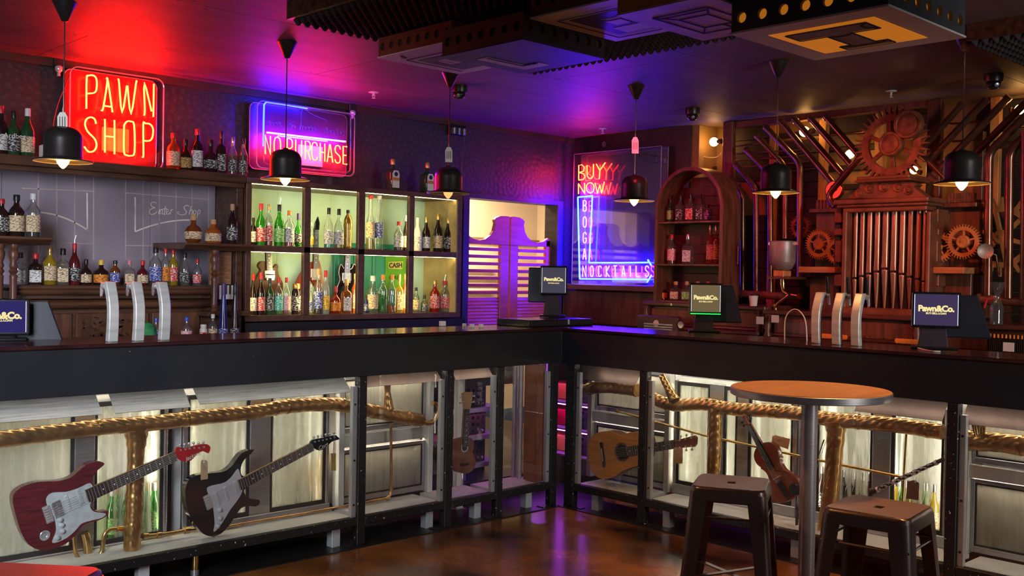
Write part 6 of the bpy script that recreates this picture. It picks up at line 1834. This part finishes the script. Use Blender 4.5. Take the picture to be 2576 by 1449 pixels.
# hanging letter boxes
m_box_brown = mat('brown box side', (0.15,0.072,0.036), 0.55, 0, 0.25, 5)
m_box_grey = mat('charcoal box side', (0.055,0.058,0.068), 0.5, 0, 0.2, 5)
m_box_amber = mat('amber box side', (0.55,0.27,0.05), 0.5, 0, 0.15, 5)
m_box_white = mat('box white face', (0.80,0.76,0.76), 0.5, 0, 0.08, 4)
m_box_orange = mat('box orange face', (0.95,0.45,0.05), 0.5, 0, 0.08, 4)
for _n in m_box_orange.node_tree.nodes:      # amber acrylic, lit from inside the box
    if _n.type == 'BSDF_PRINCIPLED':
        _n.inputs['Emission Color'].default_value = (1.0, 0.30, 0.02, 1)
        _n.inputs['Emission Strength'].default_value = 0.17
m_box_purple = mat('box violet face', (0.075,0.045,0.14), 0.5, 0, 0.15, 4)
def side_with_holes(g, a, b, z0, z1, nh, rh, inset, n_out):
    # a wall from a to b, pierced by a row of round holes
    a, b = Vector(a), Vector(b)
    L = (b-a).length; u = (b-a).normalized(); cell = L/nh; hz = z1-z0; zc = (z0+z1)/2
    N = 16
    n_in = -Vector(n_out)*inset
    for k in range(nh):
        c = a+u*(cell*(k+0.5))
        vs = []
        for q in range(N):
            an = 2*math.pi*q/N
            cx, sz = math.cos(an), math.sin(an)
            m = max(abs(cx), abs(sz))
            p1 = c+u*(rh*cx); p1.z = zc+rh*sz
            p2 = c+u*(cell/2*cx/m); p2.z = zc+hz/2*sz/m
            vs += [p1, p2, p1+n_in]
        fs = []
        for q in range(N):
            l = (q+1) % N
            fs += [(3*q,3*q+1,3*l+1,3*l), (3*q,3*l,3*l+2,3*q+2)]
        g.add(vs, fs)
def letter_box(label, x0, x1, y0, y1, zb_, h, m_l, m_r, m_face, draw, nh=7, rows=1, inner=None):
    t = thing('letter_box', label, 'hanging box', ((x0+x1)/2, (y0+y1)/2, zb_))
    hz = h/rows
    for nm, a, b, nrm, m in (('side_panel',(x0,y0,0),(x0,y1,0),(-1,0,0),m_l), ('side_panel',(x0,y0,0),(x1,y0,0),(0,-1,0),m_r), ('side_panel',(x1,y0,0),(x1,y1,0),(1,0,0),m_r), ('side_panel',(x0,y1,0),(x1,y1,0),(0,1,0),m_l)):
        g = G()
        for rr in range(rows):
            side_with_holes(g, a, b, zb_+0.006+rr*hz, zb_+0.006+(rr+1)*hz, nh, min(0.017, hz*0.3), 0.012, nrm)
        g.build(nm, m, t)
    G().box(x0+0.013, x1-0.013, y0+0.013, y1-0.013, zb_+0.007, zb_+h).build('inner_core', inner or m_box_brown, t)
    G().box(x0-0.003, x1+0.003, y0-0.003, y1+0.003, zb_, zb_+0.006).build('bottom_face', m_face, t)
    draw(t, x0, x1, y0, y1, zb_-0.0005)
    for sx in (x0+0.06, x1-0.06):
        for sy in (y0+0.06, y1-0.06):
            G().tube([(sx,sy,zb_+h-0.01),(sx,sy,2.50)], 0.003, 6).build('hanging_wire', m_black, t)
    return t
def flat(t, pts, box, z, m, name, dz=0.0012):
    x0, x1, y0, y1 = box
    P = [(x0+(x1-x0)*u, y0+(y1-y0)*v, z) for u, v in pts]
    return G().prism(P, (0,0,-dz)).build(name, m, t)
def lines(t, segs, box, z, m=None, w=0.006):
    x0, x1, y0, y1 = box
    g = G()
    for s_ in segs:
        P = [Vector((x0+(x1-x0)*u, y0+(y1-y0)*v, z-0.002)) for u, v in s_]
        for a, b in zip(P, P[1:]): g.bar(a, b, w, 0.0014, up=(0,0,-1))
    return g.build('drawn_outline', m or m_ink, t)
def draw_T(t, x0, x1, y0, y1, z):
    b = (x0, x1, y0, y1)
    flat(t, [(0.16,0.16),(0.84,0.16),(0.84,0.84),(0.16,0.84)], b, z, m_box_orange, 'orange_field')
    T = [(0.22,0.24),(0.40,0.24),(0.40,0.42),(0.70,0.42),(0.70,0.34),(0.80,0.34),(0.80,0.66),(0.70,0.66),(0.70,0.58),(0.40,0.58),(0.40,0.76),(0.22,0.76)]
    flat(t, T, b, z-0.0013, mat('box grey letter', (0.30,0.27,0.28), 0.5), 'letter_face')
    lines(t, [T+[T[0]], [(0.22,0.24),(0.28,0.30),(0.34,0.30),(0.40,0.24)], [(0.70,0.34),(0.74,0.40),(0.74,0.60),(0.70,0.66)], [(0.40,0.42),(0.44,0.46),(0.44,0.54),(0.40,0.58)]], b, z-0.0026)
def draw_L(t, x0, x1, y0, y1, z):
    b = (x0, x1, y0, y1)
    flat(t, [(0.26,0.70),(0.26,0.84),(0.86,0.84),(0.86,0.52),(0.72,0.52),(0.72,0.70)], b, z, m_box_white, 'letter_face')
    lines(t, [[(0.28,0.72),(0.72,0.72),(0.72,0.54)]], b, z-0.0013)
def draw_5(t, x0, x1, y0, y1, z):
    b = (x0, x1, y0, y1)
    flat(t, [(0.30,0.16),(0.86,0.16),(0.86,0.80),(0.30,0.80)], b, z, m_box_purple, 'violet_field')
    flat(t, [(0.42,0.55),(0.62,0.55),(0.62,0.68),(0.42,0.68)], b, z-0.0013, m_box_white, 'inner_face')
    lines(t, [[(0.22,0.12),(0.22,0.86),(0.90,0.86)], [(0.42,0.68),(0.47,0.62),(0.62,0.62)]], b, z)
    lettering('5', 0.07, ((x0+(x1-x0)*0.12), y0+(y1-y0)*0.78, z-0.001), (0.6,-0.8,0), (-0.8,-0.6,0), m_ink, t)
def draw_E(t, x0, x1, y0, y1, z):
    b = (x0, x1, y0, y1)
    flat(t, [(0.22,0.18),(0.82,0.18),(0.82,0.80),(0.22,0.80)], b, z, m_box_purple, 'violet_field')
    flat(t, [(0.62,0.30),(0.80,0.30),(0.80,0.70),(0.62,0.70)], b, z-0.0013, m_box_white, 'letter_stroke')
    flat(t, [(0.36,0.38),(0.56,0.38),(0.56,0.60),(0.36,0.60)], b, z-0.0013, m_box_white, 'letter_stroke')
    lines(t, [[(0.16,0.12),(0.16,0.86),(0.88,0.86),(0.88,0.12)], [(0.36,0.38),(0.41,0.43),(0.41,0.55),(0.36,0.60)], [(0.41,0.43),(0.56,0.43)]], b, z-0.0026)
def draw_C(t, x0, x1, y0, y1, z):
    b = (x0, x1, y0, y1)
    lines(t, [[(0.20,0.20),(0.20,0.80),(0.80,0.80),(0.80,0.20),(0.20,0.20)], [(0.36,0.34),(0.36,0.66),(0.66,0.66),(0.66,0.34),(0.36,0.34)], [(0.20,0.80),(0.36,0.66)], [(0.80,0.80),(0.66,0.66)], [(0.20,0.20),(0.36,0.34)], [(0.66,0.45),(0.80,0.45)], [(0.26,0.26),(0.26,0.74)]], b, z, w=0.007)
letter_box('large hanging box with orange T on its underside', -1.865, -1.345, -2.985, -2.465, 2.20, 0.17, m_box_grey, m_box_grey, m_box_white, draw_T, 7, 2, m_box_orange)
letter_box('hanging box with pale L on violet underside, second from left', -1.945, -1.485, -1.60, -1.135, 2.30, 0.10, m_box_brown, m_box_grey, m_box_purple, draw_L, 7, 1)
letter_box('leftmost hanging box, white underside with small 5', -1.81, -1.32, -1.03, -0.52, 2.40, 0.085, m_box_brown, m_box_brown, m_box_white, draw_5, 8, 1)
letter_box('hanging box with violet block letter, third from left', -1.917, -1.426, -2.08, -1.612, 2.38, 0.10, m_box_brown, m_box_grey, m_box_white, draw_E, 6, 1)
letter_box('amber-sided hanging box with outlined letter, left of the T box', -1.981, -1.493, -2.455, -2.09, 2.30, 0.16, m_box_amber, m_box_grey, mat('box pink face', (0.70,0.55,0.60), 0.5), draw_C, 6, 1)

# ------------------------------------------------------------------ beer taps
m_blade = mat('tap steel', (0.62,0.60,0.57), 0.32, 0.25, 0.2, 5, (1,1,6))
m_edge = mat('tap timber edge', (0.45,0.22,0.08), 0.4)
def tap(label, x, y, out, ht, edge):
    # curved flat column, spout towards the bartender
    o = Vector(out); s = Vector((-o.y, o.x, 0))
    t = thing('beer_tap', label, 'beer tap', (x, y, ZT))
    prof = []
    for k in range(13):
        f = k/12
        prof.append((0.010*math.sin(f*math.pi*1.1)*-1.0+0.045*max(0, f-0.55)**1.5*2.2, f*ht))
    base = Vector((x, y, ZT))
    def ring(w, dpt, off=0.0):
        fr = [base+o*(b+off)+Vector((0,0,z)) for b, z in prof]
        return fr
    g = G(); vs = []; fs = []
    n = len(prof)
    for b, z in prof:
        dp = 0.030+0.012*abs(0.5-z/ht)
        c = base+o*b+Vector((0,0,z))
        vs += [c-o*dp/2-s*0.022, c-o*dp/2+s*0.022, c+o*dp/2+s*0.022, c+o*dp/2-s*0.022]
    for k in range(n-1):
        for q in range(4):
            fs.append((4*k+q, 4*k+(q+1) % 4, 4*k+4+(q+1) % 4, 4*k+4+q))
    fs += [(3,2,1,0), tuple(4*(n-1)+q for q in range(4))]
    g.add(vs, fs)
    g.build('column', m_blade, t, smooth=40, bevel=0.004, seg=2)
    tip = base+o*prof[-1][0]+Vector((0,0,ht-0.02))
    G().tube([tip, tip+o*0.03, tip+o*0.075], [0.012,0.010,0.009], 10).build('shank', m_brass, t, smooth=50)
    G().tube([tip+o*0.070+Vector((0,0,0.012)), tip+o*0.078+Vector((0,0,-0.012)), tip+o*0.085+Vector((0,0,-0.045))], [0.009,0.009,0.006], 10).build('spout', m_chrome, t, smooth=50)
    for k in range(3):
        G().tube([tip+o*(0.03+0.014*k), tip+o*(0.036+0.014*k)], 0.014, 10).build('collar_ring', m_chrome, t, smooth=50)
    return t, tip
def handle(t, tip, out, m, up):
    o = Vector(out)
    a = tip+o*0.068
    if up:
        G().tube([a, a+Vector((0,0,0.025)), a-o*0.012+Vector((0,0,0.10))], [0.006,0.009,0.007], 10).build('handle', m, t, smooth=50)
    else:
        G().tube([a, a+o*0.01+Vector((0,0,-0.02)), a+o*0.02+Vector((0,0,-0.05))], [0.005,0.006,0.005], 8).build('handle', m, t, smooth=50)
for k, px in enumerate((276, 343, 409)):
    p = PZ(px, 859-k*2, ZT)
    t, tip = tap(['leftmost','middle','rightmost'][k]+' curved steel beer tap on the left bar', p.x, 0.085, (0,1,0), 0.262, True)
    handle(t, tip, (0,1,0), mat('red tap lever', (0.35,0.04,0.02), 0.4), False)
for k, px in enumerate((2051, 2110, 2162)):
    p = PZ(px, 864+k*3, ZT)
    t, tip = tap(['leftmost','middle','rightmost'][k]+' curved steel beer tap on the right bar', 0.155, p.y, (1,0,0), 0.262, False)
    if k == 0: handle(t, tip, (1,0,0), m_gloss_black, True)
    else: handle(t, tip, (1,0,0), m_gloss_black, True)

# ------------------------------------------------------------------ tills
def screen_mat(name, col): return emit(name, col, 0.5)
def till(label, px0, px1, py0, py1, Zbase, dist_xy, colour, rear=1, name='till_screen', zstand=None, glow=None):
    # a square screen on a slanted foot, turned to the room
    c = Vector((dist_xy[0], dist_xy[1], 0))
    v = (CAM_LOC-c); v.z = 0; v.normalize()
    rt = Vector((-v.y, v.x, 0))
    dpt = depth(c+Vector((0,0,1.25)))
    d0 = _ray((px0+px1)/2, (py0+py1)/2)
    q = CAM_LOC+d0*dpt
    w = (px1-px0)/FPX*dpt; h = (py1-py0)/FPX*dpt
    t = thing(name, label, 'till', (c.x, c.y, Zbase))
    up = (Vector((0,0,1))-v*0.12).normalized()
    def quadbox(cen, ww, hh, dd, nm, m, bev=0.004):
        nrm = rt.cross(up).normalized()
        rot = Matrix((rt, -nrm, up)).transposed()
        return G().cbox(cen, (ww, dd, hh), rot).build(nm, m, t, bevel=bev)
    nrm = rt.cross(up).normalized()
    if nrm.dot(v) < 0: nrm = -nrm
    quadbox(q-nrm*0.012, w*1.10, h*1.12, 0.022, 'bezel', m_gloss_black, 0.006)
    quadbox(q+nrm*0.0002, w*0.98, h*0.97, 0.002, 'display', screen_mat(label[:24]+' screen', colour), 0.0)
    for s_ in (-1, 1):
        quadbox(q+nrm*0.0018+rt*s_*w*0.478, w*0.014, h*0.95, 0.001, 'light_line', emit('screen edge light', (0.75,0.78,1.0), 0.6), 0.0)
    pr = rt if True else rt
    lettering('Pawn&Co.', w*0.195, q+nrm*0.003+up*h*0.03, rt, up, emit('screen yellow', (0.95,0.80,0.36), 0.5), t, bold=w*0.010, spacing=0.95)
    lettering('BUY-SELL-LOAN', w*0.062, q+nrm*0.003-up*h*0.115, rt, up, emit('screen yellow', (0.95,0.80,0.36), 0.5), t, bold=w*0.003)
    f = Vector((q.x, q.y, Zbase))-v*0.05
    a = q-up*h*0.35-nrm*0.03
    g = G().prism([a-rt*w*0.30, a+rt*w*0.22, f+rt*w*0.30, f-rt*w*0.40], -v*0.05)
    g.build('stand', mat('till grey stand', (0.05,0.035,0.045), 0.35), t, bevel=0.005)
    G().prism([f-rt*w*0.55+v*0.06, f+rt*w*0.50+v*0.06, f+rt*w*0.50-v*0.09, f-rt*w*0.55-v*0.09], (0,0,0.012)).build('base_plate', m_gloss_black, t, bevel=0.004)
    if rear:
        b = q-v*0.09+rt*w*0.62*rear-up*h*0.08
        G().prism([b-rt*w*0.42+up*h*0.56, b+rt*w*0.30+up*h*0.56, b+rt*w*0.62-up*h*0.80, b-rt*w*0.42-up*h*0.80], -v*0.03).build('staff_screen', mat('staff screen shell', (0.016,0.017,0.026), 0.3), t, bevel=0.006)
    if glow:
        quadbox(q-up*h*0.555+nrm*0.004, w*1.0, h*0.03, 0.01, 'green_light_bar', emit('green light bar', (0.02,1.0,0.10), 0.8), 0.0)
    return t
till('dark till screen at the left edge of the bar', -58, 62, 756, 838, ZT, (-3.05,0.25), (0.030,0.024,0.13), 1)
till('till screen beyond the corner in front of the saloon door', 1362, 1424, 672, 738, 1.148, (0.24,0.34), (0.060,0.055,0.085), -1)
till('till screen with green light bar, middle of right bar', 1738, 1813, 716, 786, ZT, (0.30,-0.62), (0.16,0.115,0.055), 1, glow=True)
till('large till screen at the right end of the bar', 2302, 2408, 739, 820, ZT, (0.22,-2.13), (0.050,0.036,0.085), 1)
t = thing('cashbox', 'black cash drawer on the bar corner with white tape strip', 'cash drawer', (0.22, 0.25, ZT))
G().box(-0.16, 0.42, 0.12, 0.42, ZT, 1.143).build('drawer_case', m_gloss_black, t, bevel=0.004)
for a, b in ((-0.155,0.075), (0.082,0.415)):
    G().box(a, b, 0.112, 0.120, ZT+0.005, 1.138).build('drawer_front', m_black, t, bevel=0.002)
G().box(0.17, 0.185, 0.109, 0.112, ZT+0.012, 1.143).build('tape_strip', m_strip, t)
# small bar clutter
for k, (px, py, w, h) in enumerate(((1113,816,0.035,0.03),(1168,818,0.022,0.02),(1187,820,0.026,0.022),(1210,820,0.026,0.022))):
    p = PZ(px, py+4, ZT)
    tag(G().cbox((p.x, p.y, ZT+h/2), (w, w*0.8, h)).build('paper_docket', m_tag_white, bevel=0.002), ['largest','leftmost small','middle small','rightmost small'][k]+' white docket pad on the bar before the saloon doors', 'paper pad')
p = PX(1891, 768, 1.40)
t = thing('paper_cup', 'white paper cup on the piano behind the tall till', 'cup', (1.42, p.y, 1.24))
G().lathe([(0.024,0),(0.031,0.07)], 16, (1.42, p.y, pz), capt=False).build('cup', m_tag_white, t, smooth=50)
G().lathe([(0.033,0.07),(0.033,0.078),(0.028,0.084),(0.0,0.084)], 16, (1.42, p.y, pz)).build('lid', m_black, t, smooth=50)
t = thing('glass_dispenser', 'clear rounded plastic dispenser left of the right beer taps', 'dispenser', (0.30, -1.42, ZT))
p0, p1 = PX(1990, 790, 0.36), PX(2036, 866, 0.36)
ow = [Vector((0.30,p0.y,ZT)), Vector((0.30,p0.y,ZT+0.10)), Vector((0.30,p0.y-0.02,ZT+0.145)), Vector((0.30,(p0.y+p1.y)/2,ZT+0.165)), Vector((0.30,p1.y+0.02,ZT+0.15)), Vector((0.30,p1.y-0.01,ZT+0.10)), Vector((0.30,p1.y-0.02,ZT))]
G().tube(smooth_path(ow, 4), 0.0035, 6).build('rim_wire', m_tag_white, t, smooth=60)
G().prism([ow[0], ow[1], ow[2], ow[4], ow[5], ow[6]], (0.08,0,0)).build('hood', m_acrylic, t)
t = thing('soda_bottle', 'clear soda siphon with red spout at the right end', 'siphon', (1.40, PX(2507,790,1.40).y, 1.19))
py_ = PX(2507, 790, 1.42).y
G().lathe([(0.035,0),(0.036,0.10),(0.020,0.14),(0.016,0.17),(0.03,0.19),(0.04,0.24)], 16, (1.42, py_, 1.19), capt=False).build('glass_body', GL['clear'][0], t, smooth=50)
G().tube([(1.40,py_+0.01,1.34),(1.38,py_+0.04,1.33),(1.37,py_+0.05,1.28)], 0.006, 8).build('spout', CP['red'], t)
wp = [PZ(x, y, ZT+0.004) for x, y in ((2300,873),(2322,879),(2345,883),(2366,884))]
t = thing('till_cable', 'pale cable trailing from the right-hand till', 'cable', wp[0])
G().tube(smooth_path(wp, 4), 0.003, 6).build('flex', m_tag_white, t, smooth=60)

# ------------------------------------------------------------------ table and stools
TX, TY = -1.083, -2.322
t = thing('bar_table', 'round high bar table with metal edge and orange-lit top', 'table', (TX, TY, 0))
RT_ = 0.298
G().lathe([(RT_*0.985,0.982),(RT_,0.985),(RT_,1.008),(RT_*0.99,1.010)], 56, (TX, TY, 0)).build('edge_band', m_steel, t, smooth=40)
G().lathe([(RT_*0.988,1.008),(RT_*0.988,1.0115)], 56, (TX, TY, 0)).build('table_top', mat('timber laminate', (0.46,0.26,0.12), 0.35, 0, 0.15, 3, (1,6,1)), t, smooth=40)
G().lathe([(0.0305,0.03),(0.0305,0.975)], 24, (TX, TY, 0)).build('pole', mat('satin steel', (0.55,0.52,0.52), 0.35, 0.6, 0.12, 5, (1,1,30)), t, smooth=40)
G().lathe([(0.23,0.0),(0.23,0.01),(0.06,0.03),(0.04,0.05)], 40, (TX, TY, 0)).build('base', m_steel, t, smooth=40)
g = G()
g.cbox((TX, TY, 0.978), (0.30, 0.05, 0.008)); g.cbox((TX, TY, 0.978), (0.05, 0.30, 0.008))
g.build('top_bracket', m_black, t)
m_stool = mat('gunmetal stool', (0.17,0.125,0.115), 0.32, 0.8, 0.15, 4)
m_seat = mat('gunmetal seat', (0.27,0.17,0.14), 0.38, 0.5, 0.2, 5)
def stool(label, cx, cy, rz, H=0.66, m_top=None, hw=0.155):
    t = thing('metal_stool', label, 'stool', (cx, cy, 0), rz)
    M = Matrix.Translation((cx, cy, 0)) @ Matrix.Rotation(rz, 4, 'Z')
    def GG():
        g = G(); g.M = M; return g
    def rr(hw_, r, z, n=5):
        pts = []
        for sx, sy, a in ((1,1,0), (-1,1,90), (-1,-1,180), (1,-1,270)):
            for k in range(n+1):
                an = R(a+90*k/n)
                pts.append((sx*(hw_-r)+r*math.cos(an), sy*(hw_-r)+r*math.sin(an), z))
        return pts
    L1 = [(hw*0.93,0.03,H-0.001), (hw*0.985,0.036,H-0.006), (hw,0.04,H-0.016), (hw*1.02,0.04,H-0.05)]
    g = GG(); vs = []; fs = []
    for a, r, z in L1: vs += rr(a, r, z)
    n = 24
    for i in range(len(L1)-1):
        for k in range(n):
            fs.append((i*n+k, i*n+(k+1) % n, (i+1)*n+(k+1) % n, (i+1)*n+k))
    g.add(vs, fs)
    g.build('skirt', m_stool, t, smooth=50)
    # seat plate with a hand slot
    g = GG(); N = 24
    outer = rr(hw*0.932, 0.03, H); inner = []
    for p in outer:
        v = Vector((p[0], p[1], 0)); an = math.atan2(v.y, v.x)
        c, s_ = math.cos(an), math.sin(an)
        q = (abs(c/0.034)**4+abs(s_/0.015)**4)**-0.25
        inner.append((q*c, q*s_, H-0.003))
    vs = outer+inner+[(a, b, c-0.012) for a, b, c in inner]
    fs = []
    for k in range(N):
        l = (k+1) % N
        fs += [(k,l,N+l,N+k), (N+k,N+l,2*N+l,2*N+k)]
    g.add(vs, fs)
    g.build('seat', m_top or m_seat, t, smooth=30)
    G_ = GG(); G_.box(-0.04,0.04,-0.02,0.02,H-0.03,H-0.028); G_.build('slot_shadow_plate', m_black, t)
    for sx in (-1, 1):
        for sy in (-1, 1):
            g = GG()
            # angle-section leg, rounded corner outward
            def sec(z, off, w):
                c = Vector((sx*off, sy*off, z)); pts = []
                r = 0.028
                pts.append(c+Vector((-sx*w, 0, 0)))
                for k in range(5):
                    an = R(90*k/4)
                    pts.append(c+Vector((sx*(-r+r*math.sin(an)), sy*(-r+r*math.cos(an)), 0)))
                pts.append(c+Vector((0, -sy*w, 0)))
                pts.append(c+Vector((-sx*0.004, -sy*w, 0)))
                pts.append(c+Vector((-sx*0.012, -sy*0.012, 0)))
                pts.append(c+Vector((-sx*w, -sy*0.004, 0)))
                return pts
            A, B = sec(H-0.02, hw*1.0, 0.070), sec(0.02, hw*1.36, 0.040)
            n = len(A)
            g.add(A+B, [(k, (k+1) % n, n+(k+1) % n, n+k) for k in range(n)]+[tuple(range(n)), tuple(range(2*n-1, n-1, -1))])
            lg = g.build('leg', m_stool, t, smooth=40)
            g = GG(); g.cbox((sx*hw*1.34, sy*hw*1.34, 0.011), (0.05,0.05,0.022)); g.build('rubber_foot', m_black, lg, bevel=0.004)
    for z, f in ((0.30,1.20),):
        g = GG()
        a = hw*f-0.02
        g.bar((-a,-a,z),(a,a,z),0.02,0.005); g.build('cross_brace', m_stool, t)
        g = GG(); g.bar((-a,a,z+0.006),(a,-a,z+0.006),0.02,0.005); g.build('cross_brace', m_stool, t)
    a = hw*1.06-0.01
    for p, q in (((-a,-a),(a,-a)), ((a,-a),(a,a)), ((a,a),(-a,a)), ((-a,a),(-a,-a))):
        g = GG(); g.tube([(p[0],p[1],H-0.11),(q[0],q[1],H-0.11)], 0.005, 6); g.build('stretcher', m_stool, t, smooth=60)
    return t
stool('gunmetal stool left of the round table', -1.297, -2.121, R(28), 0.65, None, 0.140)
stool('gunmetal stool right of the round table', -1.27, -2.70, R(7.5), 0.655, None, 0.147)
p = PZ(60, 1449, 0.66)
stool('red metal stool at the bottom left corner', PZ(40,1462,0.66).x, PZ(40,1462,0.66).y, R(40), 0.66, mat('red stool seat', (0.42,0.045,0.03), 0.35, 0.2, 0.2, 4))

# ------------------------------------------------------------------ bottles and crates seen through the showcase
zb_ = PY(320, 1338, 0.36).z
for k, px in enumerate((262, 282, 300, 318, 372, 386, 400)):
    p = PY(px, 1250, 0.36)
    bottle((p.x, 0.355 if k % 2 else 0.37, max(0.165, fz-0.04)), 0.235, 0.029, 'wine', 'green', 'green', 'white' if k % 2 else 'gold', 'green beer bottle in fridge behind red guitar, '+ORD[k]+' from left', R(-20))
for k, px in enumerate((505, 520, 535, 550, 770, 785, 800)):
    p = PY(px, 1250, 0.36)
    bottle((p.x, 0.36, fz-0.02), 0.235, 0.028, 'wine', 'clear' if k < 4 else 'yellow', 'cream', 'gold', 'pale bottle in fridge behind black guitar, '+ORD[k]+' from left', R(-20))
for k, px in enumerate((2068, 2084, 2120, 2137, 2154, 2171, 2187, 2254, 2269, 2284, 2330, 2350)):
    p = PX(px, 1230, 0.36)
    bottle((0.36, p.y, 0.20), 0.235, 0.027, 'wine', 'dark' if k < 7 else ('yellow' if k % 2 else 'green'), 'black' if k < 7 else 'cream', 'silver', ('dark' if k < 7 else 'bright')+' bottle in fridge behind the woodwind, '+ORD[k]+' from left', R(-70))
m_rack = mat('rack steel', (0.55,0.50,0.55), 0.4, 0.5, 0.1)
m_crate = mat('black crate plastic', (0.02,0.02,0.022), 0.5)
rk = thing('glass_rack', 'open steel rack with coloured trays seen behind the ukulele', 'rack', (-0.35, 0.75, 0))
for x in (-0.75, 0.05):
    for y in (0.60, 0.95):
        G().box(x-0.012, x+0.012, y-0.012, y+0.012, 0.0, 0.90).build('rack_post', m_rack, rk)
for z in (0.18, 0.36, 0.54, 0.72, 0.86):
    G().box(-0.76, 0.06, 0.59, 0.96, z, z+0.015).build('rack_shelf', m_rack, rk, bevel=0.002)
    G().box(-0.76, 0.06, 0.586, 0.589, z-0.014, z+0.015).build('shelf_lip', m_rack, rk)
def crate(label, x, y, z, w=0.30, dp=0.30, h=0.13):
    t = thing('glass_crate', label, 'crate', (x, y, z))
    for a, b, nrm in (((x-w/2,y-dp/2,0),(x+w/2,y-dp/2,0),(0,-1,0)), ((x-w/2,y-dp/2,0),(x-w/2,y+dp/2,0),(-1,0,0)), ((x+w/2,y-dp/2,0),(x+w/2,y+dp/2,0),(1,0,0)), ((x-w/2,y+dp/2,0),(x+w/2,y+dp/2,0),(0,1,0))):
        g = G()
        for k in range(3): side_with_holes(g, a, b, z+k*h/3, z+(k+1)*h/3, 7, h*0.10, 0.004, nrm)
        g.build('crate_wall', m_crate, t)
    G().box(x-w/2, x+w/2, y-dp/2, y+dp/2, z, z+0.006).build('crate_floor', m_crate, t)
    return t
crate('black perforated crate, lowest on the rack behind the ukulele', -0.20, 0.78, 0.196)
crate('black perforated crate, second on the rack behind the ukulele', -0.20, 0.78, 0.376)
crate('black perforated crate, third on the rack behind the ukulele', -0.20, 0.78, 0.556)
G().box(-0.74, 0.04, 0.595, 0.602, 0.853, 0.858).build('led_strip', emit('pink led strip', (1.0,0.16,0.42), 10.0), rk)
G().box(-0.74, 0.04, 0.595, 0.602, 0.533, 0.538).build('led_strip', emit('pink led strip', (1.0,0.16,0.42), 10.0), rk)
rk2 = thing('glass_rack', 'open steel rack with crates seen behind the corner posts', 'rack', (0.75, 0.45, 0))
for x in (0.55, 0.95):
    for y in (0.10, 0.85):
        G().box(x-0.012, x+0.012, y-0.012, y+0.012, 0.0, 0.90).build('rack_post', m_rack, rk2)
for z in (0.18, 0.36, 0.54, 0.72, 0.86):
    G().box(0.54, 0.96, 0.09, 0.86, z, z+0.015).build('rack_shelf', m_rack, rk2, bevel=0.002)
for z in (0.353, 0.533, 0.713, 0.853):
    G().box(0.545, 0.552, 0.12, 0.84, z, z+0.005).build('led_strip', emit('violet led strip', (0.45,0.05,1.0), 18.0), rk2)
for k, z in enumerate((0.196, 0.376, 0.556)):
    crate(['lowest','middle','topmost'][k]+' black crate on the rack left of the classical guitar', 0.74, 0.30, z)
for k, (y, z, m) in enumerate(((0.62,0.196,CP['yellow']),(0.62,0.376,CP['red']),(0.62,0.556,CP['orange']),(0.62,0.735,CP['white']))):
    tag(G().cbox((0.74, y, z+0.055), (0.25,0.22,0.11)).build('carton', m, bevel=0.006), ['yellow','red','orange','white'][k]+' carton on the rack behind the corner posts', 'carton')
# timber side panel and metal door edge by the corner
t = thing('side_panel', 'red-brown timber end panel inside the corner showcase', 'panel', (-0.11, 0.15, 0.155))
G().box(-0.15, -0.085, 0.05, 0.17, 0.155, 0.872).build('timber_panel', mat('chestnut panel', (0.28,0.09,0.04), 0.35, 0, 0.25, 3, (6,6,1)), t, bevel=0.003)
G().box(-0.165, -0.135, 0.19, 0.21, 0.155, 0.872).build('metal_edge', m_strip, t, bevel=0.002)
G().box(-0.165, -0.135, 0.24, 0.26, 0.155, 0.872).build('metal_edge', m_strip, t, bevel=0.002)
t = thing('white_post', 'white painted post right behind the ukulele', 'post', (-0.50, 0.31, 0.0))
G().box(-0.585, -0.53, 0.29, 0.33, 0.0, 0.872).build('post', m_white, t, bevel=0.003)
G().box(-0.60, -0.515, 0.28, 0.34, 0.0, 0.012).build('base_plate', m_steel, t)
# ring under the left showcase where the thick duct leaves it
t = thing('brass_pipe', 'short brass pipe stub under the left showcase rail', 'pipe', (-2.2, 0.05, 0.0))
q = PY(492, 1412, 0.07)
G().lathe([(0.018,0.03),(0.018,0.10),(0.022,0.102),(0.022,0.128)], 14, (q.x, 0.075, 0)).build('stub', m_brass, t, smooth=50)
G().lathe([(0.020,0.0),(0.020,0.03)], 14, (q.x, 0.075, 0)).build('sleeve', m_steel, t, smooth=50)
